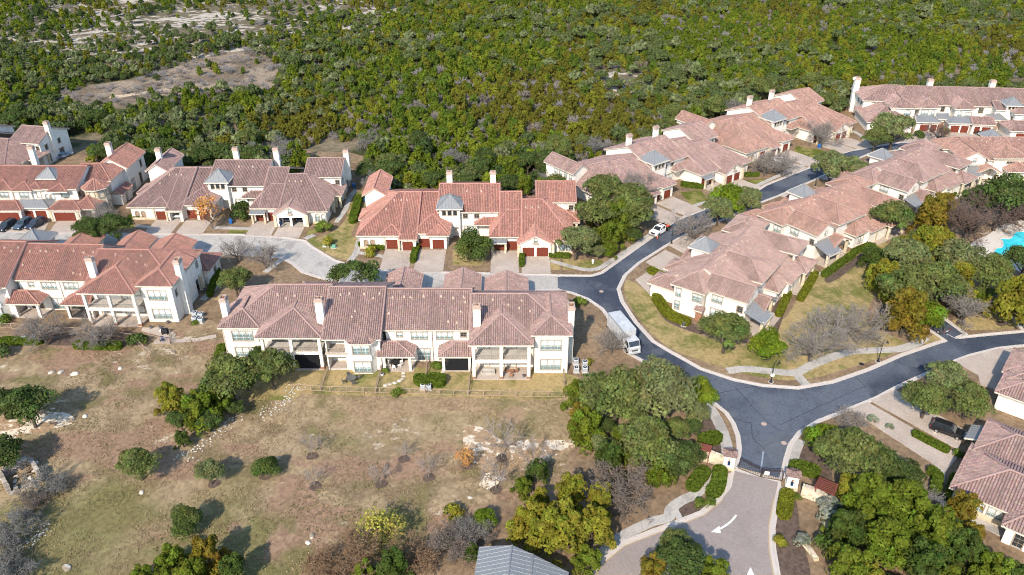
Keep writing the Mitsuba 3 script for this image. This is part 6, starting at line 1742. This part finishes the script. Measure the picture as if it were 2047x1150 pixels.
def stone_wall(name, px, h, w, label):
    """A rough stone wall of separate stones along a line."""
    key = thing(name, label, 'wall')
    p = smooth_line(survey(px), 8)
    ln = sg.LineString(p)
    r = np.random.default_rng(len(label))
    put(key, 'core', extrude(ln.buffer(w / 2 - .06, cap_style=2), 0, h - .08), 'm_stone')
    row, z = 0, 0.0
    while z < h:
        hh = r.uniform(.26, .4)
        s = -.3 * (row % 2)
        while s < ln.length:
            L = r.uniform(.4, .85)
            s0, s1 = max(s, 0), min(s + L, ln.length)
            if s1 - s0 > .15:
                a, b = np.array(ln.interpolate(s0 + .02).coords[0]), np.array(ln.interpolate(s1 - .02).coords[0])
                d = (b - a); dl = np.linalg.norm(d)
                m = box(0, dl, -w / 2 - r.uniform(0, .06), w / 2 + r.uniform(0, .06), 0, min(hh - .025, h - z + .05))
                m = (m[0] + r.normal(0, .018, m[0].shape), m[1])
                mm = place(m, a[0], a[1], z, math.degrees(math.atan2(d[1], d[0])))
                c = np.array([.60, .53, .40]) * r.uniform(.72, 1.15) * (1 + r.normal(0, .03, 3))
                put(key, 'stone', mm, 'm_vc', color=flat_color(mm, np.clip(c, 0, .8)))
            s += L
        z += hh; row += 1


stone_wall('stone_wall', [(1398, 918), (1420, 924), (1446, 934)], 1.9, .55, 'pale stone entrance wall left of the gate')
stone_wall('stone_wall', [(1600, 990), (1628, 1000), (1650, 1014), (1660, 1026)], 1.9, .55, 'pale stone entrance wall right of the gate')
stone_wall('garden_wall', [(1658, 1030), (1652, 1050), (1640, 1068)], .5, .5, 'low grey garden wall below the right entrance wall, upper part')
stone_wall('garden_wall', [(1603, 1070), (1604, 1085), (1618, 1102), (1632, 1122)], .45, .5, 'low grey garden wall below the right entrance wall, lower part')


def trellis(px, deg, label, w=2.6, d=2.2):
    c = at(*px)
    fr = Frame(c[0], c[1], deg)
    key = thing('trellis', label, 'trellis')
    for x in (-w / 2 + .2, w / 2 - .2):
        for y in (-d / 2 + .2, d / 2 - .2):
            put(key, 'post', fr(box(x - .07, x + .07, y - .07, y + .07, 0, 2.5)), 'm_redwood')
    for y in np.linspace(-d / 2, d / 2, 7):
        put(key, 'beam', fr(box(-w / 2, w / 2, y - .04, y + .04, 2.5, 2.64)), 'm_redwood')
    for x in np.linspace(-w / 2, w / 2, 9):
        put(key, 'slat', fr(box(x - .025, x + .025, -d / 2, d / 2, 2.645, 2.72)), 'm_redwood')


matte('m_redwood', (.20, .07, .058))
trellis((1645, 1000), -35, 'red wooden trellis over the stone wall right of the gate')
trellis((1405, 922), -20, 'red wooden trellis over the stone wall left of the gate', 1.8, 1.3)


# ------------------------------------------------------------------ lamps and boxes
def street_lamp(px, label, arm=60, sign=False):
    c = at(*px)
    key = thing('street_lamp', label, 'lamp')
    put(key, 'base', cat([cyl(*c, 0, .12, .3, .3, 10), cyl(*c, .12, .9, .14, .09, 8)]), 'm_black')
    put(key, 'pole', cyl(*c, .8, 3.9, .075, .055, 8), 'm_black')
    a = math.radians(arm); d = np.array([math.cos(a), math.sin(a)])
    q = [np.array([*(c + d * r), z]) for r, z in ((0, 3.85), (.1, 4.2), (.35, 4.4), (.65, 4.35), (.8, 4.15))]
    put(key, 'arm', tube(q, .04, 6), 'm_black')
    put(key, 'lantern', cat([cyl(*(c + d * .8), 3.72, 4.0, .24, .1, 10), cyl(*(c + d * .8), 4.0, 4.16, .1, .05, 10)]), 'm_black')
    put(key, 'pad', cyl(*c, -.05, .05, .45, .45, 12), 'm_curb')
    if sign:
        put(key, 'sign', place(box(-.3, .3, -.12, -.06, 1.2, 1.75), c[0], c[1]), 'm_white')


street_lamp((1541, 764), 'black street lamp with a small white sign beside the footpath', 10, True)
street_lamp((1755, 723), 'black street lamp in the long grass strip beside the footpath', 10)
street_lamp((1630, 372), 'black street lamp beside the upper street before the middle right house', 200)
street_lamp((1342, 487), 'black street lamp at the bare tree by the upper street', 200)


def ac_unit(px, label, big=1.0):
    c = at(*px)
    key = thing('air_conditioner', label, 'air conditioner')
    s = .42 * big
    put(key, 'pad', place(box(-s - .12, s + .12, -s - .12, s + .12, -.02, .07), *c), 'm_curb')
    k = put(key, 'case', place(boxes((-s, s, -s, s, .08, .95 * big)), *c), 'm_ac')
    for z in np.arange(.2, .85 * big, .11):
        put(k, 'louvre', place(boxes((-s - .012, s + .012, -s - .012, s + .012, z, z + .045)), *c), 'm_metal')
    put(key, 'fan_grille', cyl(*c, .95 * big, .98 * big, s * .8, s * .8, 14), 'm_black')
    put(key, 'hub', cyl(*c, .98 * big, 1.0 * big, s * .3, s * .3, 8), 'm_ac')


gloss('m_ac', (.50, .53, .56), .5, .3)
for p, l in (((846, 777), 'white air conditioner in the garden hedge, left of two'), ((857, 778), 'white air conditioner in the garden hedge, right of two'), ((1151, 727), 'grey air conditioner beside the right end of the foreground row, far left one'), ((1169, 731), 'grey air conditioner beside the right end of the foreground row, far right one'),
             ((1152, 743), 'grey air conditioner beside the right end of the foreground row, near left one'), ((1169, 743), 'grey air conditioner beside the right end of the foreground row, near right one'),
             ((390, 632), 'grey air conditioner at the end of the red brown row, far left one'), ((402, 634), 'grey air conditioner at the end of the red brown row, far right one'), ((390, 642), 'grey air conditioner at the end of the red brown row, near left one'), ((402, 645), 'grey air conditioner at the end of the red brown row, near right one'),
             ((454, 716), 'grey air conditioner at the left end of the foreground row, farthest'), ((452, 728), 'grey air conditioner at the left end of the foreground row, middle one'), ((443, 736), 'grey air conditioner at the left end of the foreground row, nearest'),
             ((52, 680), 'grey air conditioner behind the left hedge of the red brown row, left of two'), ((68, 681), 'grey air conditioner behind the left hedge of the red brown row, right of two')):
    ac_unit(p, l)


def cabinet(px, label, mat, w=.9, d=.7, h=1.0, name='utility_box', cat_='utility box', deg=0):
    c = at(*px)
    key = thing(name, label, cat_)
    put(key, 'case', place(hull([[x * w / 2, y * d / 2, z] for x in (-1, 1) for y in (-1, 1) for z in (0, h * .9)] + [[x * w / 2 * .9, y * d / 2 * .8, h] for x in (-1, 1) for y in (-1, 1)]), *c, 0, deg), mat)
    put(key, 'lid', place(box(-w / 2 - .03, w / 2 + .03, -d / 2 - .03, d / 2 + .03, h * .86, h * .9), *c, 0, deg), mat)
    put(key, 'pad', place(box(-w / 2 - .2, w / 2 + .2, -d / 2 - .2, d / 2 + .2, -.02, .06), *c, 0, deg), 'm_curb')


gloss('m_green_box', (.16, .36, .26), .5, .3); gloss('m_pale_box', (.42, .52, .45), .5, .3); gloss('m_blue', (.02, .12, .36), .5, .4)
cabinet((652, 492), 'pale green utility box before the yellow green bush', 'm_pale_box', 1.1, .9, 1.2)
cabinet((667, 495), 'green utility box lying right of the pale one', 'm_green_box', .9, .8, .6)
cabinet((182, 453), 'pale green utility box in the round bush by the turret', 'm_pale_box', 1.2, 1.0, 1.2)
cabinet((1744, 283), 'pale green utility box at the upper street corner', 'm_pale_box', 1.2, 1.0, 1.2)
cabinet((1366, 652), 'blue grey meter box at the white wall of the nearest right house', 'm_metal_dark', .5, .4, 1.0)
for p, l in (((1637, 296), 'blue waste bin on the lawn of the rosy row'), ((708, 375), 'blue waste bin behind the right end of the brown row'), ((732, 404), 'blue waste bin beside the salmon row'), ((462, 447), 'blue waste bin under the tower of the brown row')):
    c = at(*p); key = thing('waste_bin', l, 'bin')
    put(key, 'bin', place(hull([[x * .26, y * .3, 0] for x in (-1, 1) for y in (-1, 1)] + [[x * .34, y * .38, 1.0] for x in (-1, 1) for y in (-1, 1)]), *c), 'm_blue')
    put(key, 'lid', place(hull([[x * .37, y * .42, 1.0] for x in (-1, 1) for y in (-1, 1)] + [[x * .3, y * .3, 1.1] for x in (-1, 1) for y in (-1, 1)]), *c), 'm_blue')
    for s in (-1, 1): put(key, 'wheel', place(tube([[s * .3, .4, .12], [s * .36, .4, .12]], .12, 8), *c), 'm_black')
c = at(1185, 527); key = thing('hydrant', 'white hydrant post on the grass before the pale oak by the salmon row', 'hydrant')
put(key, 'post', cyl(*c, 0, .85, .16, .14, 10), 'm_white'); put(key, 'cap', cyl(*c, .85, 1.02, .19, .05, 10), 'm_white')
for s in (-1, 1): put(key, 'nozzle', tube([[c[0], c[1], .55], [c[0] + s * .28, c[1], .55]], .09, 8), 'm_white')
for p, l in (((1527, 848), 'reddish manhole cover in the middle of the junction'), ((1567, 886), 'manhole cover between the junction and the gate'), ((1202, 583), 'manhole cover on the asphalt behind the foreground row'), ((1722, 728), 'dark drain cover in the footpath apron')):
    c = at(*p); key = thing('manhole_cover', l, 'manhole cover')
    put_thing(key, cat([cyl(*c, .03, .042, .42, .42, 16), cyl(*c, .042, .046, .34, .34, 16)]), 'm_chimcap' if 'dark' not in l else 'm_black')

# sealed cracks and seams of the asphalt
matte('m_sealant', (.032, .036, .045))
for q in ([(1368, 842), (1398, 815), (1404, 800)], [(1400, 798), (1438, 786), (1512, 772)], [(1404, 802), (1470, 838), (1502, 846)], [(1502, 848), (1506, 876), (1527, 897)], [(1250, 640), (1275, 655)], [(1470, 775), (1530, 840), (1560, 862)], [(1700, 742), (1732, 775)],
          [(1560, 850), (1640, 812), (1730, 772)], [(1255, 520), (1300, 545)], [(1166, 556), (1205, 596)]):
    w_ = smooth_line(survey(q), 8)
    w_ = w_ + .12 * (meshkit.noise(np.column_stack([w_ * 1.3, 0 * w_[:, 0]]))[:, None] - .5)
    struct('crack_sealant', sheet(sg.LineString(w_).buffer(.045, cap_style=2), .0285), 'm_sealant')

# ------------------------------------------------------------------ road paint
def mark(pts, z, mat='m_white', name='road_marking', label=None, curve=True):
    return struct(name, sheet(sg.Polygon(survey(pts)), z), mat)


arrow = smooth_line([(1472, 1030), (1462, 1042), (1449, 1052), (1434, 1060)], 6)
a_w = survey(arrow)
mark_shape = sg.LineString(a_w).buffer(.13, cap_style=2)
struct('road_arrow', sheet(mark_shape.union(sg.Polygon(survey([(1438, 1052), (1441, 1066), (1421, 1064)]))), .026), 'm_white')
struct('road_arrow', sheet(sg.Polygon(survey([(1500, 1134), (1509, 1152), (1503, 1152), (1506, 1190), (1496, 1190), (1497, 1152), (1492, 1152)])), .026), 'm_white')
matte('m_tan', (.42, .31, .20)); matte('m_pinkpaint', (.52, .36, .37)); matte('m_greypaint', (.26, .30, .36))
eb = entry.buffer(-.12).difference(entry.buffer(-.62)).difference(asphalt.buffer(1.5))
struct('edge_band', sheet(eb.intersection(sg.box(-50, 40, 60, 79.5)), .025), 'm_tan')
struct('stop_line', sheet(sg.LineString(survey([(1526, 903), (1521, 940)])).buffer(.11, cap_style=2), .032), 'm_greypaint')
for q in ([(1893, 668), (1912, 678)],):
    struct('bay_line', sheet(sg.LineString(survey(q)).buffer(.06, cap_style=2), .03), 'm_white')
for q in ([(2030, 632), (2060, 655)], [(1475, 935), (1562, 961)]):
    struct('bay_line', sheet(sg.LineString(survey(q)).buffer(.12, cap_style=2), .034), 'm_white' if q[0][0] > 2000 else 'm_tan')


# ------------------------------------------------------------------ fences
def fence(px, label, h=1.15, step=2.6, rails=(.15, 1.1)):
    key = thing('fence', label, 'fence')
    p = survey(px)
    for a, b in zip(p[:-1], p[1:]):
        L = np.linalg.norm(b - a); n = max(1, round(L / step))
        for i in range(n + 1):
            c = a + (b - a) * i / n
            put(key, 'post', place(box(-.06, .06, -.06, .06, 0, h), *c), 'm_wood')
        for i in range(n):
            c, d = a + (b - a) * i / n, a + (b - a) * (i + 1) / n
            for z in rails:
                put(key, 'rail', bar((*c, z), (*d, z), .075), 'm_wood')
            put(key, 'wire', cat([bar((*(c + (d - c) * q), rails[0]), (*(c + (d - c) * q), rails[-1]), .012) for q in np.linspace(.1, .9, 7)] + [bar((*c, z), (*d, z), .012) for z in (.4, .65, .88)]), 'm_trim', kind='stuff', label='wire mesh of the fence')


fence([(585, 779), (660, 784), (760, 786), (850, 789), (935, 792), (1128, 795)], 'long wooden post and rail fence along the meadow')
for q, l in ([[(762, 741), (751, 786)], 'garden fence left of the stepping stones'], [[(854, 728), (850, 789)], 'garden fence between the two garden air conditioners'], [[(943, 727), (936, 792)], 'garden fence left of the terrace with the sofa'], [[(1126, 748), (1129, 794)], 'garden fence at the right end of the foreground row'], [[(655, 742), (641, 782)], 'garden fence left of the lawn with the round table']):
    fence(q, l)
fence([(0, 656), (100, 662), (180, 668), (264, 678)], 'wooden rail fence below the left balconies')
fence([(264, 678), (300, 712)], 'short wooden fence running down to the meadow at the left')
fence([(300, 680), (340, 688), (342, 672)], 'low fence of the small terrace with the grill')
patch('footpath_strip', sg.LineString(survey([(345, 682), (390, 680), (432, 672)])).buffer(.55, cap_style=2), 'm_drive', .02)
patch('terrace', [(305, 688), (340, 688), (352, 668), (330, 655), (285, 655), (282, 662), (318, 672)], 'm_drive', .022, smooth=False)


# ------------------------------------------------------------------ garden furniture
def table_set(px, label, r=.75, chairs=4, mat='m_black', chair_mat='m_black', z0=.1):
    c = at(*px)
    key = thing('garden_table', label + ', the table', 'table')
    put(key, 'top', cyl(*c, z0 + .68, z0 + .73, r, r, 18), mat)
    put(key, 'leg', cyl(*c, z0, z0 + .68, .08, .08, 8), mat)
    put(key, 'foot', cyl(*c, z0, z0 + .04, .32, .32, 10), mat)
    for i in range(chairs):
        a = 6.28 * i / chairs + .5
        p = c + np.array([math.cos(a), math.sin(a)]) * (r + .38)
        garden_chair(p, math.degrees(a) + 90, label + ', ' + ORDER[i] + ' chair anticlockwise', chair_mat, z0, group='chairs of the ' + label.split(' on ')[0].split(' in ')[0])


def garden_chair(p, deg, label, mat, z0=.1, group=None):
    fr = Frame(p[0], p[1], deg)
    key = thing('garden_chair', label, 'chair', group)
    up = lambda m: (m[0] + [0, 0, z0], m[1])
    put(key, 'seat', fr(up(box(-.25, .25, -.25, .25, .40, .45))), mat)
    put(key, 'backrest', fr(up(box(-.25, .25, -.28, -.23, .45, .92))), mat)
    for x in (-.22, .22):
        for y in (-.22, .22): put(key, 'leg', fr(up(box(x - .025, x + .025, y - .025, y + .025, 0, .42))), mat)


gloss('m_plant_pot', (.12, .13, .16), .4, .4)
table_set((703, 762), 'round dark table set on the small lawn', .85, 4, 'm_metal_dark', 'm_metal_dark', 0)
table_set((790, 731), 'round dark table set with white chairs in the lean-to terrace', .7, 6, 'm_black', 'm_white')
table_set((1022, 749), 'brown table set in the ground floor balcony terrace', .5, 3, 'm_brown', 'm_brown')
c = at(976, 748); key = thing('garden_sofa', 'grey sofa on the ground floor terrace of the foreground row', 'sofa')
put(key, 'seat', place(box(-1.0, 1.0, -.35, .35, .12, .5), *c), 'm_concrete'); put(key, 'backrest', place(box(-1.0, 1.0, .3, .5, .12, .85), *c), 'm_concrete')
for s in (-1, 1): put(key, 'armrest', place(box(s * 1.05 - .08, s * 1.05 + .08, -.35, .45, .12, .65), *c), 'm_concrete')
c = at(331, 668); key = thing('grill', 'black covered grill on the small terrace at the left', 'grill')
put(key, 'cover', place(hull([[x * .55, y * .4, .35] for x in (-1, 1) for y in (-1, 1)] + [[x * .5, y * .3, 1.15] for x in (-1, 1) for y in (-1, 1)]), *c), 'm_black')
for x in (-.45, .45): put(key, 'leg', place(box(x - .05, x + .05, -.3, .3, 0, .4), *c), 'm_black')
put(key, 'shelf', place(box(-.9, -.55, -.3, .3, .78, .84), *c), 'm_white')
c = at(325, 683); key = thing('garden_chair', 'blue folding chair in front of the grill terrace', 'chair')
put(key, 'seat', place(box(-.28, .28, -.28, .28, .35, .42), *c), 'm_navy'); put(key, 'backrest', place(box(-.28, .28, .24, .3, .42, .95), *c), 'm_navy')
for x in (-.24, .24):
    for y in (-.24, .24): put(key, 'leg', place(box(x - .02, x + .02, y - .02, y + .02, 0, .36), *c), 'm_black')
for i, (p, l) in enumerate([((302, 657), 'dark plant pot on the grill terrace, left one'), ((321, 657), 'dark plant pot on the grill terrace, middle one'), ((336, 647), 'dark plant pot under the lower left window by the grill terrace'), ((1047, 755), 'blue plant pot on the ground floor terrace by the right pillar'), ((764, 752), 'white plant pot beside the stepping stone garden'), ((410, 582), 'dark plant pot at the arched side entrance')]):
    c = at(*p); key = thing('plant_pot', l, 'plant pot')
    put(key, 'pot', cyl(*c, .1, .55, .22, .3, 12), 'm_white' if 'white' in l else 'm_plant_pot')
    put(key, 'soil', cyl(*c, .5, .57, .26, .26, 12), 'm_mulch')
st_rng = np.random.default_rng(12)


def stone(r, rad, flat=.55):
    m = trimesh.creation.icosphere(1, rad)
    v = np.array(m.vertices); v *= 1 + .28 * (meshkit.noise(v / rad * 1.3 + r.uniform(0, 50, 3))[:, None] - .5)
    v[:, 2] *= flat
    return v, np.array(m.faces)


for i, p in enumerate([(806, 746), (806, 752), (805, 758), (798, 762), (789, 766), (779, 768), (770, 771), (885, 745)]):
    c = at(*p); key = thing('stepping_stone', ['pale stepping stone nearest the lean-to terrace', 'pale stepping stone, second from the terrace', 'pale stepping stone, third from the terrace', 'pale stepping stone, fourth from the terrace', 'pale stepping stone, fifth from the terrace', 'pale stepping stone, sixth from the terrace', 'pale stepping stone nearest the fence', 'pale flat stone before the screened terrace'][i], 'stone')
    v, f = stone(st_rng, .38, .22)
    put_thing(key, place((v, f), *c, .04), 'm_rock')
for i, (p, r, l) in enumerate([((346, 705), .5, 'long pale boulder lying on the grass at the left end'), ((283, 985), .35, 'pale stone in the meadow below the leftmost free oak'), ((134, 1136), .55, 'white stone lying on the green grass at the lower left'), ((624, 1072), .4, 'white stone low in the meadow, upper of two'), ((616, 1086), .35, 'white stone low in the meadow, lower of two'),
                               ((170, 833), .4, 'pale stone right of the left edge oak'), ((104, 745), .5, 'pale flat stone high in the meadow, left one'), ((122, 744), .5, 'pale flat stone high in the meadow, second from left'), ((150, 748), .55, 'pale flat stone high in the meadow, third from left'), ((240, 737), .4, 'pale flat stone high in the meadow, rightmost'), ((940, 996), .3, 'pale stone at the lower edge of the meadow by the rocky patch')]):
    c = at(*p); key = thing('boulder', l, 'stone')
    v, f = stone(st_rng, r, .5)
    put_thing(key, place((v * [1.3, .9, 1], f), *c, .06, st_rng.uniform(0, 180)), 'm_rock')
rocks = []
for px, n, w in (([(470, 832), (430, 868), (400, 895), (362, 915)], 120, 1.5), ([(592, 775), (575, 800), (555, 818), (520, 822)], 90, 1.6), ([(95, 1045), (75, 1070), (55, 1090)], 46, .9)):
    ln = sg.LineString(survey(px))
    for _ in range(n):
        q = np.array(ln.interpolate(st_rng.uniform(0, ln.length)).coords[0]) + st_rng.normal(0, w * .5, 2)
        rocks.append(place(stone(st_rng, st_rng.uniform(.07, .16)), q[0], q[1], .05))
matte('m_whitestone', (.52, .49, .44))
stuff('stones', 'small white stones scattered along the clump and the edges of the meadow', cat(rocks), 'm_whitestone')

# pale caliche breaking through the meadow
for pts in ([(930, 862), (952, 850), (985, 868), (1020, 884), (1060, 878), (1110, 880), (1142, 886), (1128, 905), (1090, 915), (1060, 938), (1018, 950), (990, 975), (955, 975), (968, 945), (945, 915), (930, 890)],
            [(0, 790), (40, 800), (90, 822), (140, 828), (150, 845), (110, 860), (60, 868), (0, 880)]):
    g = poly(pts)
    r = np.random.default_rng(5)
    # ragged edge
    ring = np.array(g.exterior.coords)
    cen = ring.mean(0)
    ring = cen + (ring - cen) * (1 + .35 * (meshkit.fbm(np.column_stack([ring * .45, 0 * ring[:, 0]]), 3) - .5)[:, None])
    struct('bare_caliche', sheet(sg.Polygon(ring).buffer(0), .0135), 'm_caliche')


def caliche(p, n, uv):
    k = smoothstep(.47, .56, .6 * fbm(p.x * .45, p.y * .6, 12, 4) + .4 * fbm(p.x * 1.7, p.y * 1.7, 3, 3))
    f = fbm(p.x * 2.6, p.y * 2.6, 4, 3)
    return mix((.33, .225, .14), (.62, .53, .42), k) * (.7 + .6 * f)


matte('m_caliche', proc(caliche))


# ------------------------------------------------------------------ the stone ruin at the left edge
def ruin():
    key = thing('ruin', 'roofless weathered stone ruin half overgrown at the left edge', 'ruin')
    C = survey([(4, 955), (64, 926), (84, 962), (22, 990)])
    r = np.random.default_rng(31)
    for a, b, h in ((C[0], C[1], 1.6), (C[1], C[2], 1.4), (C[2], C[3], .7), (C[3], C[0], 1.3)):
        L = np.linalg.norm(b - a); d = (b - a) / L
        z = 0.0
        while z < h:
            s = 0.0; hh = r.uniform(.22, .34)
            while s < L:
                w = min(r.uniform(.4, .9), L - s)
                if not (z > h * .55 and r.random() < .45):
                    m = box(s + .02, s + w - .02, -.22 - r.uniform(0, .05), .22 + r.uniform(0, .05), z, z + hh - .02)
                    mm = place((m[0] + r.normal(0, .02, m[0].shape), m[1]), a[0], a[1], 0, math.degrees(math.atan2(d[1], d[0])))
                    put(key, 'stone', mm, 'm_vc', color=flat_color(mm, np.array([.40, .35, .30]) * r.uniform(.6, 1.2)))
                s += w
            z += hh
    for i in range(14):
        q = C.mean(0) + r.normal(0, 1.1, 2)
        put(key, 'rubble', place(stone(r, r.uniform(.15, .35)), q[0], q[1], .1), 'm_whitestone')
    for i in range(3):
        q = C.mean(0) + r.normal(0, 1.0, 2); t = r.uniform(0, 3.1)
        put(key, 'fallen_beam', tube([[q[0] - 1.2 * math.cos(t), q[1] - 1.2 * math.sin(t), .2], [q[0] + 1.2 * math.cos(t), q[1] + 1.2 * math.sin(t), .5]], .1, 5), 'm_bark')


ruin()


# ------------------------------------------------------------------ the pool
deck = poly([(1940, 490), (1975, 470), (2000, 452), (2015, 445), (2060, 440), (2150, 440), (2150, 590), (2060, 560), (2040, 545), (1990, 520), (1960, 515)], smooth=True)
water = poly([(1992, 498), (2004, 495), (2005, 484), (2000, 478), (2020, 478), (2028, 468), (2040, 464), (2100, 470), (2140, 490), (2120, 545), (2060, 525), (2035, 515), (1990, 514)], smooth=True)
struct('pool_terrace', extrude(deck.difference(water), 0, .1), 'm_pooldeck')
struct('pool_water', sheet(water, .045), 'm_water')
struct('pool_coping', extrude(water.buffer(.35).difference(water), 0, .16), 'm_curb')
matte('m_pooldeck', (.56, .51, .46))
gloss('m_water', proc(lambda p, n, uv: mix((.02, .42, .52), (.06, .55, .63), fbm(p.x * .9, p.y * .9, 2, 3))), .05, .6)
for p, deg, l in (((1990, 458), 20, 'brown sun lounger on the pool terrace, left of two side by side'), ((1997, 455), 20, 'brown sun lounger on the pool terrace, right of two side by side'), ((2012, 466), 110, 'tan sun lounger at the rim of the pool'), ((2036, 452), 100, 'tan sun lounger beside the red pergola'), ((1967, 470), 10, 'dark sun lounger below the bare brown trees')):
    c = at(*p); fr = Frame(c[0], c[1], deg); key = thing('sun_lounger', l, 'sun lounger')
    put(key, 'frame', fr(boxes((-.9, .9, -.3, .3, .28, .36))), 'm_wood' if 'tan' in l else 'm_trim')
    put(key, 'backrest', fr(hull([[.3, y, z] for y in (-.3, .3) for z in (.36, .42)] + [[.95, y, z] for y in (-.3, .3) for z in (.72, .78)])), 'm_wood' if 'tan' in l else 'm_trim')
    for x in (-.8, .5):
        for y in (-.25, .25): put(key, 'leg', fr(box(x - .04, x + .04, y - .04, y + .04, .1, .3)), 'm_black')
c = at(2060, 448); fr = Frame(c[0], c[1], 0); key = thing('pergola', 'red slatted pergola at the right edge above the pool', 'pergola')
for x in (-3.6, 0, 3.6):
    for y in (0, 3.2): put(key, 'post', fr(box(x - .1, x + .1, y - .1, y + .1, 0, 2.7)), 'm_redwood')
for y in (0, 3.2): put(key, 'beam', fr(box(-4, 4, y - .08, y + .08, 2.7, 2.95)), 'm_redwood')
for x in np.arange(-3.9, 4, .38): put(key, 'slat', fr(box(x - .05, x + .05, -.5, 3.7, 2.95, 3.12)), 'm_redwood')
put(key, 'back_wall', fr(box(-3.8, 3.8, 3.3, 3.42, 0, 2.5)), 'm_redwood')

# ------------------------------------------------------------------ grass in the meadow and the yards
g_rng = np.random.default_rng(8)
mead = poly(meadow)
Q = np.column_stack([g_rng.uniform(-75, 12, 60000), g_rng.uniform(60, 118, 60000)])
Q = Q[shapely.contains_xy(mead, Q[:, 0], Q[:, 1])]
keepg = meshkit.fbm(np.column_stack([Q * .35, 0 * Q[:, 0]]), 3, seed=21) + g_rng.normal(0, .09, len(Q)) > .5
Q = Q[keepg][:24000]
hgt = g_rng.uniform(.06, .22, len(Q))[:, None]
nn = g_rng.normal(0, 1, (len(Q), 3)); nn[:, 2] = np.abs(nn[:, 2]) + .4; nn /= np.linalg.norm(nn, axis=1, keepdims=True)
gv_, gf_ = cards(np.column_stack([Q, hgt[:, 0] * .6 + .02]), nn, .15, g_rng, 1.7)
tint = meshkit.fbm(np.column_stack([Q * .2, 0 * Q[:, 0] + 4]), 3, seed=22)
gc = np.array([.34, .26, .155]) * (1 - np.clip((tint - .5) * 5, 0, 1))[:, None] + np.array([.18, .17, .07]) * np.clip((tint - .5) * 5, 0, 1)[:, None]
gc = gc * g_rng.uniform(.7, 1.25, (len(Q), 1))
stuff('dry_grass', 'tufts of bleached winter grass all over the meadow', (gv_, gf_), 'm_leaf', color=np.repeat(gc, 4, 0), cat='grass')
